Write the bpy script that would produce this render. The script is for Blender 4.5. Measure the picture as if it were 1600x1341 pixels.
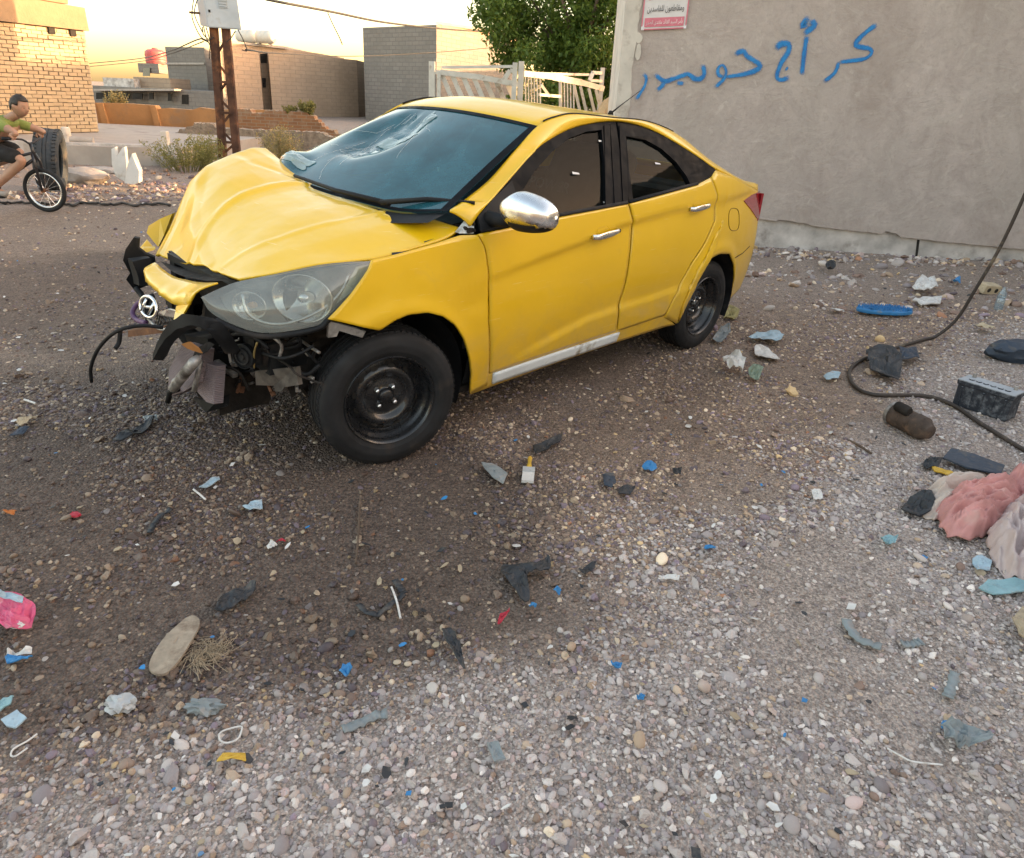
import bpy, bmesh, math, random
import numpy as np
from mathutils import Vector, Matrix, noise as mnoise
R_ = math.radians
for o in list(bpy.data.objects): bpy.data.objects.remove(o)
sc = bpy.context.scene
COL = sc.collection
# ------------------------------------------------------------------ camera
H, TH, ROLL, F = 1.49126, 0.383285, -0.048017, 1100.0
CX, CY, YAW, CT, CP = -1.08422, 3.29027, 3.960583, -0.038501, 0.011806
cam = bpy.data.cameras.new('camera'); camo = bpy.data.objects.new('camera', cam); COL.objects.link(camo)
cam.sensor_fit = 'HORIZONTAL'; cam.sensor_width = 36; cam.lens = 36*F/1600
cam.shift_y = -70.5/1600; cam.clip_start = .05; cam.clip_end = 3000
camo.matrix_world = Matrix.Translation((0, 0, H)) @ Matrix.Rotation(math.pi/2-TH, 4, 'X') @ Matrix.Rotation(-ROLL, 4, 'Z')
sc.camera = camo
# ------------------------------------------------------------------ sky and sun
SUN_EL, SUN_AZ = R_(9), R_(86)          # azimuth clockwise from +Y (the view direction)
w = bpy.data.worlds.new('World'); sc.world = w; w.use_nodes = True
nt = w.node_tree; nt.nodes.clear()
sky = nt.nodes.new('ShaderNodeTexSky'); sky.sky_type = 'NISHITA'; sky.sun_disc = False
sky.sun_elevation = SUN_EL; sky.sun_rotation = SUN_AZ; sky.altitude = 30; sky.air_density = 1.0; sky.dust_density = 2.0; sky.ozone_density = 1.0
bg = nt.nodes.new('ShaderNodeBackground'); bg.inputs[1].default_value = .15
wo = nt.nodes.new('ShaderNodeOutputWorld'); tn = nt.nodes.new('ShaderNodeMix'); tn.data_type = 'RGBA'; tn.blend_type = 'MULTIPLY'; tn.inputs[0].default_value = 1; tn.inputs[7].default_value = (1.27, .97, .75, 1)   # dusty evening air
nt.links.new(sky.outputs[0], tn.inputs[6]); nt.links.new(tn.outputs[2], bg.inputs[0]); nt.links.new(bg.outputs[0], wo.inputs[0])
sl = bpy.data.lights.new('sun', 'SUN'); sl.energy = 2.3; sl.angle = R_(.6); sl.color = (1, .62, .30)
so = bpy.data.objects.new('sun', sl); COL.objects.link(so)
sdir = Vector((math.sin(SUN_AZ)*math.cos(SUN_EL), math.cos(SUN_AZ)*math.cos(SUN_EL), math.sin(SUN_EL)))
so.rotation_euler = sdir.to_track_quat('Z', 'Y').to_euler()
sc.view_settings.view_transform = 'Standard'; sc.view_settings.look = 'None'
sc.view_settings.exposure = 2.7; sc.view_settings.gamma = 1
try: sc.cycles.max_bounces = 8; sc.cycles.transparent_max_bounces = 16
except Exception: pass
# ------------------------------------------------------------------ pixel rays -> points in the place
def ray(px, py):
    X = px-800; Y = 600-py; c, s = math.cos(ROLL), math.sin(ROLL)
    x = (X*c+Y*s)/F; y = (-X*s+Y*c)/F; c, s = math.cos(TH), math.sin(TH)
    return Vector((x, c+y*s, -s+y*c))
def gnd(px, py, z=0.):
    d = ray(px, py); return Vector((0, 0, H))+d*((z-H)/d.z)
def atY(px, py, Y):
    d = ray(px, py); return Vector((0, 0, H))+d*(Y/d.y)
CARM = (Matrix.Translation((CX, CY, 0)) @ Matrix.Rotation(YAW, 4, 'Z') @ Matrix.Translation((-1.285, 0, 0)) @
        Matrix.Rotation(-CP, 4, 'Y') @ Matrix.Translation((1.285, 0, 0)) @ Matrix.Rotation(CT, 4, 'X'))
CARI = CARM.inverted()
CO = CARI @ Vector((0, 0, H))
def cray(px, py): return CARI.to_3x3() @ ray(px, py)
def aty(px, py, y): d = cray(px, py); return CO+d*((y-CO.y)/d.y)
def atx(px, py, x): d = cray(px, py); return CO+d*((x-CO.x)/d.x)
def atz(px, py, z): d = cray(px, py); return CO+d*((z-CO.z)/d.z)
# ------------------------------------------------------------------ mesh helpers
def link(o, parent=None):
    COL.objects.link(o)
    if parent is not None: o.parent = parent
    return o
def mk(name, verts, faces, mat=None, parent=None, smooth=False, sharp=None):
    me = bpy.data.meshes.new(name); me.from_pydata([tuple(v) for v in verts], [], [tuple(f) for f in faces]); me.update()
    if smooth:
        me.polygons.foreach_set('use_smooth', [True]*len(me.polygons))
        if sharp: me.set_sharp_from_angle(angle=R_(sharp))
    if mat is not None: me.materials.append(mat)
    return link(bpy.data.objects.new(name, me), parent)
def tag(o, label=None, cat=None, group=None, kind=None):
    if label: o['label'] = label
    if cat: o['category'] = cat
    if group: o['group'] = group
    if kind: o['kind'] = kind
    return o
def empty(name, loc=(0, 0, 0), rz=0, label=None, cat=None, group=None):
    o = bpy.data.objects.new(name, None); COL.objects.link(o); o.location = loc; o.rotation_euler = (0, 0, rz); o.empty_display_size = .1
    return tag(o, label, cat, group)
class MB:
    """collects shapes, builds one mesh"""
    def __init__(s): s.v = []; s.f = []
    def add(s, vs, fs):
        n = len(s.v); s.v += [Vector(v) for v in vs]; s.f += [tuple(i+n for i in f) for f in fs]; return s
    def box(s, c, d, M=None):
        c = Vector(c); x, y, z = d[0]/2, d[1]/2, d[2]/2
        vs = [Vector((a*x, b*y, e*z)) for a in (-1, 1) for b in (-1, 1) for e in (-1, 1)]
        if M is not None: vs = [M @ v for v in vs]
        return s.add([c+v for v in vs], [(0, 1, 3, 2), (4, 6, 7, 5), (0, 4, 5, 1), (2, 3, 7, 6), (0, 2, 6, 4), (1, 5, 7, 3)])
    def bar(s, a, b, w, t, up=(0, 0, 1)):
        a = Vector(a); b = Vector(b); d = (b-a); L = d.length; d.normalize(); up = Vector(up)
        if abs(d.dot(up)) > .98: up = Vector((0, 1, 0))
        sx = d.cross(up).normalized(); sz = sx.cross(d)
        M = Matrix((sx, d, sz)).transposed()
        return s.box((a+b)/2, (w, L, t), M)
    def tube(s, pts, r, n=8, cap=True, closed=False):
        pts = [Vector(p) for p in pts]; m = len(pts); rs = r if isinstance(r, (list, tuple)) else [r]*m
        vs = []; up = Vector((0, 0, 1)); prev = None
        for i, p in enumerate(pts):
            if closed: t = pts[(i+1) % m]-pts[i-1]
            else: t = pts[min(i+1, m-1)]-pts[max(i-1, 0)]
            if t.length < 1e-9: t = Vector((0, 0, 1))
            t.normalize()
            if prev is None:
                a = Vector((0, 0, 1)) if abs(t.z) < .9 else Vector((1, 0, 0)); u = t.cross(a).normalized()
            else:
                u = (prev-t*prev.dot(t)); u = u.normalized() if u.length > 1e-6 else t.orthogonal().normalized()
            prev = u; v = t.cross(u)
            for k in range(n):
                an = 2*math.pi*k/n; vs.append(p+(u*math.cos(an)+v*math.sin(an))*rs[i])
        fs = []
        for i in range(m if closed else m-1):
            j = (i+1) % m
            for k in range(n): fs.append((i*n+k, i*n+(k+1) % n, j*n+(k+1) % n, j*n+k))
        if cap and not closed: fs += [tuple(range(n-1, -1, -1)), tuple(range((m-1)*n, m*n))]
        return s.add(vs, fs)
    def lathe(s, prof, n=32, M=None, closed=False):
        """prof: (radius, height along local y)"""
        vs = []; m = len(prof)
        for r, hh in prof:
            for k in range(n):
                a = 2*math.pi*k/n; v = Vector((r*math.cos(a), hh, r*math.sin(a))); vs.append(M @ v if M is not None else v)
        fs = []
        for i in range(m if closed else m-1):
            j = (i+1) % m
            for k in range(n): fs.append((i*n+k, i*n+(k+1) % n, j*n+(k+1) % n, j*n+k))
        return s.add(vs, fs)
    def prism(s, poly, off):
        """planar polygon (3D points) extruded by vector"""
        n = len(poly); off = Vector(off); poly = [Vector(p) for p in poly]
        return s.add(poly+[p+off for p in poly], [tuple(range(n)), tuple(range(2*n-1, n-1, -1))]+[(i, i+n, (i+1) % n+n, (i+1) % n) for i in range(n)])
    def build(s, name, mat, parent=None, smooth=False, sharp=None): return mk(name, s.v, s.f, mat, parent, smooth, sharp)
def fix(o, bevel=0, seg=2, solid=0, off=-1, sub=0):
    if solid:
        m = o.modifiers.new('t', 'SOLIDIFY'); m.thickness = solid; m.offset = off
    if bevel:
        m = o.modifiers.new('b', 'BEVEL'); m.width = bevel; m.segments = seg; m.limit_method = 'ANGLE'; m.angle_limit = R_(40)
    if sub:
        m = o.modifiers.new('s', 'SUBSURF'); m.levels = sub; m.render_levels = sub
    return o
def recalc(o):
    bm = bmesh.new(); bm.from_mesh(o.data); bmesh.ops.recalc_face_normals(bm, faces=bm.faces); bm.to_mesh(o.data); bm.free(); return o
def cat_rom(pts, n):
    """n points evenly along a Catmull-Rom curve through pts"""
    P = [Vector(p) for p in pts]
    if len(P) == 2: return [P[0].lerp(P[1], i/(n-1)) for i in range(n)]
    E = [P[0]*2-P[1]]+P+[P[-1]*2-P[-2]]; out = []; den = 24
    for i in range(1, len(E)-2):
        a, b, c, d = E[i-1:i+3]
        for k in range(den):
            t = k/den; out.append(.5*((2*b)+(c-a)*t+(2*a-5*b+4*c-d)*t*t+(3*b-a-3*c+d)*t**3))
    out.append(P[-1]); L = [0]
    for i in range(1, len(out)): L.append(L[-1]+(out[i]-out[i-1]).length)
    res = []; j = 0
    for i in range(n):
        t = L[-1]*i/(n-1)
        while j < len(L)-2 and L[j+1] < t: j += 1
        u = (t-L[j])/max(L[j+1]-L[j], 1e-9); res.append(out[j].lerp(out[j+1], min(max(u, 0), 1)))
    return res
def lin(pts, n):
    P = [Vector(p) for p in pts]; L = [0]
    for i in range(1, len(P)): L.append(L[-1]+(P[i]-P[i-1]).length)
    res = []; j = 0
    for i in range(n):
        t = L[-1]*i/(n-1)
        while j < len(L)-2 and L[j+1] < t: j += 1
        u = (t-L[j])/max(L[j+1]-L[j], 1e-9); res.append(P[j].lerp(P[j+1], min(max(u, 0), 1)))
    return res
def smooth01(a, b, x): t = min(max((x-a)/(b-a), 0), 1); return t*t*(3-2*t)
def fb(x, y, z=0, o=4): return mnoise.fractal(Vector((x, y, z)), 1.0, 2.0, o)
# ------------------------------------------------------------------ materials
def ramp(nt, stops, fac):
    r = nt.nodes.new('ShaderNodeValToRGB'); e = r.color_ramp.elements
    while len(e) < len(stops): e.new(.5)
    for el, (p, c) in zip(e, stops): el.position = p; el.color = (*c, 1) if len(c) == 3 else c
    nt.links.new(fac, r.inputs[0]); return r.outputs[0]
class NB:
    def __init__(s, name):
        s.m = bpy.data.materials.new(name); s.m.use_nodes = True; s.nt = s.m.node_tree
        s.b = s.nt.nodes['Principled BSDF']; s.out = s.nt.nodes['Material Output']
        s.tc = s.nt.nodes.new('ShaderNodeTexCoord')
    def n(s, t, **kw):
        x = s.nt.nodes.new(t)
        for k, v in kw.items():
            if hasattr(x, k): setattr(x, k, v)
            else: x.inputs[k.replace('_', ' ')].default_value = v
        return x
    def l(s, a, b): s.nt.links.new(a, b)
    def noise(s, scale, detail=5, rough=.55, vec=None, co='Object', dist=0):
        x = s.n('ShaderNodeTexNoise'); x.inputs['Scale'].default_value = scale; x.inputs['Detail'].default_value = detail
        x.inputs['Roughness'].default_value = rough; x.inputs['Distortion'].default_value = dist
        s.l(vec if vec is not None else s.tc.outputs[co], x.inputs['Vector']); return x.outputs['Fac']
    def mapv(s, scale=(1, 1, 1), rot=(0, 0, 0), loc=(0, 0, 0), co='Object', vec=None):
        x = s.n('ShaderNodeMapping'); x.inputs['Scale'].default_value = scale; x.inputs['Rotation'].default_value = rot; x.inputs['Location'].default_value = loc
        s.l(vec if vec is not None else s.tc.outputs[co], x.inputs[0]); return x.outputs[0]
    def mix(s, f, a, b, mode='MIX'):
        x = s.n('ShaderNodeMix'); x.data_type = 'RGBA'; x.blend_type = mode
        for v, i in ((f, 0), (a, 6), (b, 7)):
            if isinstance(v, (int, float)): x.inputs[i].default_value = v
            elif isinstance(v, tuple): x.inputs[i].default_value = (*v, 1) if len(v) == 3 else v
            else: s.l(v, x.inputs[i])
        return x.outputs[2]
    def ramp(s, fac, stops): return ramp(s.nt, stops, fac)
    def math(s, op, a, b=0, clamp=False):
        x = s.n('ShaderNodeMath', operation=op, use_clamp=clamp)
        for v, i in ((a, 0), (b, 1)):
            if isinstance(v, (int, float)): x.inputs[i].default_value = v
            else: s.l(v, x.inputs[i])
        return x.outputs[0]
    def bump(s, hgt, st=.3, dist=.01, nrm=None):
        x = s.n('ShaderNodeBump'); x.inputs['Strength'].default_value = st; x.inputs['Distance'].default_value = dist
        s.l(hgt, x.inputs['Height'])
        if nrm is not None: s.l(nrm, x.inputs['Normal'])
        s.l(x.outputs[0], s.b.inputs['Normal']); return x.outputs[0]
    def set(s, **kw):
        for k, v in kw.items():
            i = s.b.inputs[k.replace('_', ' ')]
            if isinstance(v, (int, float)): i.default_value = v
            elif isinstance(v, tuple): i.default_value = (*v, 1) if len(v) == 3 else v
            else: s.l(v, i)
        return s
def simple(name, c, rough=.6, metal=0, var=.25, scale=6, bump=.15, bscale=40, coat=0, spec=.5, dist=.004, dirt=None, dirt_amt=.5, dscale=3):
    """colour with large uneven variation, fine relief and optional dirt patches"""
    b = NB(name); f = b.noise(scale, 6)
    lo = tuple(x*(1-var) for x in c); hi = tuple(min(1, x*(1+var)) for x in c)
    colr = b.ramp(f, [(.3, lo), (.7, hi)])
    if dirt is not None:
        d = b.noise(dscale, 8, .65); dm = b.ramp(d, [(.62-.25*dirt_amt, (0, 0, 0)), (.72-.1*dirt_amt, (1, 1, 1))])
        colr = b.mix(dm, colr, dirt)
        b.set(Roughness=b.ramp(d, [(.35, (rough,)*3), (.65, (min(1, rough+.3),)*3)]))
    else: b.set(Roughness=b.ramp(b.noise(scale*2.3, 4), [(.3, (max(rough-.12, .02),)*3), (.7, (min(1, rough+.12),)*3)]))
    b.set(Base_Color=colr, Metallic=metal, Specular_IOR_Level=spec)
    if coat: b.set(Coat_Weight=coat, Coat_Roughness=.05)
    if bump: b.bump(b.noise(bscale, 6, .6), bump, dist)
    return b.m
# ================================================================== SETTING
def car_uv(x, y):
    c, s = math.cos(YAW), math.sin(YAW); dx, dy = x-CX, y-CY
    return dx*c+dy*s, -dx*s+dy*c
def G(x, y):
    """ground height"""
    u, v = car_uv(x, y); uu = u+1.285
    wgt = (1-smooth01(1.9, 3.4, abs(uu)))*(1-smooth01(1.0, 2.4, abs(v)))
    z = wgt*(uu*math.sin(CP)+v*math.sin(CT))
    near = 1-smooth01(8, 20, math.hypot(x, y))
    z += near*(.022*fb(x*.55, y*.55, 3.1, 3)*(1-wgt*.8)+.006*fb(x*2.3, y*2.3, 7.7, 3))
    return z
def axis(stops):
    out = []
    for (a, b, d) in stops:
        n = max(1, round((b-a)/d)); out += [a+(b-a)*i/n for i in range(n)]
    return out+[stops[-1][1]]
gx = axis([(-400, -60, 40), (-60, -14, 4), (-14, -5, .3), (-5, 6.5, .045), (6.5, 14, .4), (14, 60, 5), (60, 400, 40)])
gy = axis([(-60, -2, 6), (-2, .4, .3), (.4, 9.2, .045), (9.2, 26, .35), (26, 60, 4), (60, 700, 60)])
gv = [(x, y, G(x, y)) for y in gy for x in gx]; nx = len(gx)
gf = [(j*nx+i, j*nx+i+1, (j+1)*nx+i+1, (j+1)*nx+i) for j in range(len(gy)-1) for i in range(nx-1)]
# zones of the yard: wet oily patch round the car front, dusty pale zone in the near right corner
def zone(x, y):
    """0 wet brown .. 1 dusty pale grey"""
    t = (x+.25)*.69-(y-1.5)*.70
    t += .30*fb(x*1.1, y*1.1, 5.5, 4)
    far = smooth01(4.2, 6.3, y-.25*x)*.55
    t += .45*(1-smooth01(1.0, 1.75, y))
    return max(smooth01(-.35, .5, t), far*smooth01(1.2, 2.2, x))
def patch(x, y): return fb(x*1.25+9, y*1.25, 2.2, 4)
b = NB('ground_dirt')
pos = b.n('ShaderNodeNewGeometry').outputs['Position']
att = b.n('ShaderNodeAttribute', attribute_name='zone').outputs['Fac']
wet = b.n('ShaderNodeAttribute', attribute_name='wet').outputs['Fac']
n1 = b.noise(1.6, 8, .6, pos); n2 = b.noise(14, 8, .65, pos); n3 = b.noise(90, 6, .7, pos)
brown = b.ramp(n2, [(.3, (.215, .16, .124)), (.7, (.37, .28, .22))])
pale = b.ramp(n2, [(.3, (.36, .305, .275)), (.7, (.49, .425, .39))])
c0 = b.mix(att, brown, pale)
c0 = b.mix(b.ramp(n1, [(.35, (0, 0, 0)), (.7, (.5, .5, .5))]), c0, (.34, .275, .235))
c0 = b.mix(b.ramp(n3, [(.45, (0, 0, 0)), (.62, (.55, .55, .55))]), c0, (.15, .115, .095))
c0 = b.mix(wet, c0, b.mix(.62, c0, (.028, .021, .022)))
v1 = b.n('ShaderNodeTexVoronoi'); v1.inputs['Scale'].default_value = 95; b.l(pos, v1.inputs['Vector'])
v2 = b.n('ShaderNodeTexVoronoi'); v2.inputs['Scale'].default_value = 210; b.l(pos, v2.inputs['Vector'])
vm = b.n('ShaderNodeMixRGB'); vm.inputs[0].default_value = .5; b.l(v1.outputs['Color'], vm.inputs[1]); b.l(v2.outputs['Color'], vm.inputs[2])
gr = b.n('ShaderNodeRGBToBW'); b.l(vm.outputs[0], gr.inputs[0])
c0 = b.mix(.75, c0, b.ramp(gr.outputs[0], [(.2, (.45, .45, .45)), (.5, (.95, .95, .95)), (.85, (1.75, 1.7, 1.6))]), 'MULTIPLY')
b.set(Base_Color=c0, Roughness=b.math('SUBTRACT', .92, b.math('MULTIPLY', wet, .15)), Specular_IOR_Level=.2)
hg = b.math('ADD', b.math('MULTIPLY', v1.outputs['Distance'], -1.0), b.math('MULTIPLY', n2, .8)); b.bump(hg, .9, .012)
M_ground = b.m
ground = tag(mk('ground', gv, gf, M_ground, smooth=True), kind='structure')
def wetness(x, y):
    u, v = car_uv(x, y)
    d = math.hypot((u-.65)/1.35, (v-.7)/1.75)+.45*fb(x*1.3, y*1.3, 8.8, 4)
    e = math.hypot((u+.9)/1.9, (v-.55)/.9)+.35*fb(x*1.6, y*1.6, 4.8, 4)
    f = math.hypot((x+3.4)/2.6, (y-5.0)/1.5)+.4*fb(x*1.1, y*1.1, 1.8, 4)
    return (1-.9*zone(x, y))*max(1-smooth01(.55, 1.25, d), .5*(1-smooth01(.7, 1.3, e)), .8*(1-smooth01(.6, 1.3, f)))
a1 = ground.data.attributes.new('zone', 'FLOAT', 'POINT'); a2 = ground.data.attributes.new('wet', 'FLOAT', 'POINT')
nearv = lambda v: -6 < v[0] < 7.5 and 0 < v[1] < 10
a1.data.foreach_set('value', [zone(v[0], v[1]) if nearv(v) else .6 for v in gv])
a2.data.foreach_set('value', [wetness(v[0], v[1]) if nearv(v) else 0. for v in gv])
# ------------------------------------------------------------------ loose gravel: real pebbles, scattered with geometry nodes
rng = np.random.default_rng(5); random.seed(5)
b = NB('gravel_stone')
ca = b.n('ShaderNodeAttribute', attribute_name='col', attribute_type='INSTANCER').outputs['Color']
wa = b.n('ShaderNodeAttribute', attribute_name='pw', attribute_type='INSTANCER').outputs['Fac']
nn = b.noise(55, 6, .65); colr = b.mix(1.0, ca, b.ramp(nn, [(.3, (.72, .72, .72)), (.72, (1.22, 1.2, 1.18))]), 'MULTIPLY')
b.set(Base_Color=colr, Roughness=b.math('SUBTRACT', .88, b.math('MULTIPLY', wa, .42)), Specular_IOR_Level=.4); b.bump(b.noise(160, 5), .3, .002)
M_peb = b.m
protos = []
for k in range(8):
    bm = bmesh.new(); bmesh.ops.create_icosphere(bm, subdivisions=2, radius=1)
    ang = k >= 3
    for v in bm.verts:
        p = v.co.copy(); n = mnoise.noise(p*(1.3 if ang else .8)+Vector((k*7.3, 0, 0)))
        r = 1+n*(.55 if ang else .3)
        if ang:
            for j in range(5):
                d = Vector((math.sin(j*2.4+k), math.cos(j*1.7+k*2), math.sin(j*3.1+k*.7))).normalized(); q = p.dot(d)
                if q > .62: p -= d*(q-.62)
        v.co = p*r
    me = bpy.data.meshes.new('pebble'); bm.to_mesh(me); bm.free(); me.materials.append(M_peb)
    me.polygons.foreach_set('use_smooth', [not ang]*len(me.polygons))
    protos.append(bpy.data.objects.new('pebble_shape', me))
pal_wet = [((.095, .070, .062), 5), ((.135, .105, .09), 5), ((.18, .142, .112), 4), ((.25, .205, .165), 3), ((.27, .21, .13), .5), ((.075, .064, .078), 3.5), ((.34, .30, .25), 1.3), ((.16, .09, .06), .25), ((.12, .10, .13), 2)]
pal_dry = [((.30, .278, .28), 5), ((.36, .335, .33), 5), ((.25, .228, .235), 4), ((.42, .395, .385), 3), ((.32, .272, .25), 3), ((.20, .182, .195), 2.5), ((.36, .29, .23), .8), ((.52, .49, .475), 1), ((.37, .30, .295), 1)]
def pick(pal, n):
    wts = np.array([p[1] for p in pal]); cs = np.array([p[0] for p in pal]); return cs[rng.choice(len(pal), n, p=wts/wts.sum())]
P = []; 
def scatter(n, x0, x1, y0, y1, smin, smax, dens, sink=.35):
    xs = rng.uniform(x0, x1, n); ys = rng.uniform(y0, y1, n); u = rng.random(n); ss = smin*(smax/smin)**(rng.random(n)**1.6)
    for x, y, r, s in zip(xs, ys, u, ss):
        if abs(x) > .86*y+1.7 or r > dens(x, y): continue
        P.append((x, y, G(x, y)+s*(.45-sink*random.random()*1.6), s))
def den(lo, hi):
    def f(x, y):
        p = patch(x, y); d = smooth01(-.36, .02, p)
        left = smooth01(-1.9, -3.6, x+.15*y)*.85 if x < -1.5 else 0       # trodden dirt on the left
        back = smooth01(4.6, 6.2, y-.1*x)*.6
        return max(.08, (lo+(hi-lo)*d)*(1-left)*(1-back))
    return f
scatter(165000, -4.2, 4.3, .8, 3.2, .0030, .0125, den(.16, 1), .52)
scatter(72000, -5.4, 5.9, 3.1, 6.0, .0045, .014, den(.2, .9), .5)
scatter(22000, -5.5, 6.5, 5.8, 9.0, .007, .02, den(.15, .55))
scatter(1300, -3.8, 4.0, .85, 3.4, .016, .023, den(.35, .9), .5)
scatter(260, -3.5, 6.2, 3.2, 8.0, .022, .045, den(.4, .8), .5)
scatter(2600, -7.0, -3.6, 9.3, 11.4, .012, .05, lambda x, y: .9 if fb(x, y*.8, 3) > -.15 else .2, .4)
scatter(700, 1.6, 6.4, 5.6, 8.2, .02, .06, lambda x, y: .75 if fb(x*.9, y*.9, 6) > .0 else .12, .4)
scatter(900, 1.4, 6.9, 7.75, 8.32, .012, .05, lambda x, y: .9 if fb(x*1.6, y, 2) > -.1 else .25, .4)
scatter(900, -9.5, -3.0, 11.3, 15, .015, .06, lambda x, y: .6, .4)
P = np.array(P); n = len(P)
zn = np.array([zone(p[0], p[1]) for p in P]); zn = np.clip(zn+rng.normal(0, .12, n), 0, 1)
wt = np.array([wetness(p[0], p[1]) for p in P])
useD = rng.random(n) < zn; col = np.where(useD[:, None], pick(pal_dry, n)*1.38*np.array([1.04, 1, .96]), pick(pal_wet, n)*2.3*np.array([1.07, 1, .91]))
col = col*rng.uniform(.78, 1.22, (n, 1)); col *= (1-.55*wt[:, None])
me = bpy.data.meshes.new('gravel'); me.from_pydata([tuple(p[:3]) for p in P], [], [])
def attr(nm, ty, data, key='value'):
    a = me.attributes.new(nm, ty, 'POINT'); a.data.foreach_set(key, np.ascontiguousarray(data, np.float32).ravel() if ty != 'INT' else data)
sv = P[:, 3:4]*np.stack([rng.uniform(.85, 1.35, n), rng.uniform(.7, 1.05, n), rng.uniform(.42, .75, n)], 1)
attr('scl', 'FLOAT_VECTOR', sv, 'vector')
attr('rot', 'FLOAT_VECTOR', np.stack([rng.normal(0, .35, n), rng.normal(0, .35, n), rng.uniform(0, 6.28, n)], 1), 'vector')
attr('idx', 'INT', rng.integers(0, 8, n).astype(np.int32))
attr('col', 'FLOAT_COLOR', np.concatenate([col, np.ones((n, 1))], 1), 'color'); attr('pw', 'FLOAT', wt)
gravel = tag(link(bpy.data.objects.new('gravel', me)), 'loose river pebbles and gravel strewn over the yard', 'gravel', kind='stuff')
ng = bpy.data.node_groups.new('scatter', 'GeometryNodeTree')
ng.interface.new_socket('Geometry', in_out='INPUT', socket_type='NodeSocketGeometry'); ng.interface.new_socket('Geometry', in_out='OUTPUT', socket_type='NodeSocketGeometry')
gi = ng.nodes.new('NodeGroupInput'); go = ng.nodes.new('NodeGroupOutput'); iop = ng.nodes.new('GeometryNodeInstanceOnPoints')
jg = ng.nodes.new('GeometryNodeJoinGeometry')
for o in reversed(protos):
    oi = ng.nodes.new('GeometryNodeObjectInfo'); oi.inputs['Object'].default_value = o; oi.inputs['As Instance'].default_value = True
    ng.links.new(oi.outputs['Geometry'], jg.inputs[0])
def na(nm, ty):
    x = ng.nodes.new('GeometryNodeInputNamedAttribute'); x.data_type = ty; x.inputs['Name'].default_value = nm; return x.outputs['Attribute']
ng.links.new(gi.outputs[0], iop.inputs['Points']); ng.links.new(jg.outputs[0], iop.inputs['Instance'])
iop.inputs['Pick Instance'].default_value = True
ng.links.new(na('idx', 'INT'), iop.inputs['Instance Index']); ng.links.new(na('rot', 'FLOAT_VECTOR'), iop.inputs['Rotation']); ng.links.new(na('scl', 'FLOAT_VECTOR'), iop.inputs['Scale'])
ng.links.new(iop.outputs[0], go.inputs[0])
gravel.modifiers.new('scatter', 'NODES').node_group = ng
# ================================================================== BUILDINGS AND STRUCTURES
WA = Vector((3.47313, 8.34456, 0)); WD = Vector((.997372, -.072456, 0)); WN = Vector((-.072456, -.997372, 0))
def W(s, z, out=0.): return WA+WD*s+WN*out+Vector((0, 0, z))
def wpix(px, py):
    d = ray(px, py); t = WN.dot(WA-Vector((0, 0, H)))/WN.dot(d); p = Vector((0, 0, H))+d*t-WA; return p.dot(WD), p.z
def hexa(poly, z0, z1):
    """prism over a ground polygon"""
    n = len(poly); v = [(p[0], p[1], z0) for p in poly]+[(p[0], p[1], z1) for p in poly]
    return v, [tuple(range(n-1, -1, -1)), tuple(range(n, 2*n))]+[(i, (i+1) % n, (i+1) % n+n, i+n) for i in range(n)]
# --- materials
b = NB('cement_plaster')
m1 = b.noise(.9, 8, .6, dist=.6); m2 = b.noise(3.2, 10, .68, dist=1.2); m3 = b.noise(22, 8, .7)
c = b.ramp(m2, [(.25, (.36, .305, .283)), (.5, (.455, .392, .367)), (.75, (.55, .482, .453))])
c = b.mix(b.ramp(m1, [(.38, (0, 0, 0)), (.72, (.75, .75, .75))]), c, (.40, .355, .325))
strk = b.noise(3.0, 10, .72, b.mapv((.8, 1, 1.0), (0, .6, 0)), dist=2.6)
c = b.mix(b.ramp(strk, [(.52, (0, 0, 0)), (.70, (.55, .55, .55))]), c, (.54, .485, .445))
stn = b.noise(.55, 10, .7, b.mapv((1, 1, .45)), dist=1.0); c = b.mix(b.ramp(stn, [(.50, (0, 0, 0)), (.62, (.55, .55, .55))]), c, (.33, .275, .245)); c = b.mix(b.ramp(b.noise(1.7, 9, .75, dist=2), [(.60, (0, 0, 0)), (.68, (.6, .6, .6))]), c, (.60, .55, .51))
c = b.mix(b.ramp(m3, [(.52, (0, 0, 0)), (.74, (.5, .5, .5))]), c, (.30, .26, .23))
b.set(Base_Color=c, Roughness=.93, Specular_IOR_Level=.2)
b.bump(b.math('ADD', b.math('MULTIPLY', strk, 1.2), b.math('MULTIPLY', m3, .7)), .75, .014); M_plaster = b.m
M_plinth = simple('weathered_concrete', (.52, .49, .47), .92, var=.35, scale=4, bump=.6, bscale=25, dist=.012, dirt=(.20, .17, .15), dirt_amt=.45, dscale=2.2)
M_white_plaster = simple('pale_plaster', (.56, .52, .47), .9, var=.14, scale=5, bump=.35, bscale=30, dirt=(.36, .31, .27), dirt_amt=.3, dscale=4)
M_dark = simple('dark_gap', (.02, .018, .016), .9, bump=0)
M_house_plaster = simple('house_render', (.44, .345, .26), .92, var=.2, scale=1.2, bump=.4, bscale=14, dist=.02, dirt=(.30, .25, .21), dirt_amt=.35, dscale=.8)
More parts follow.
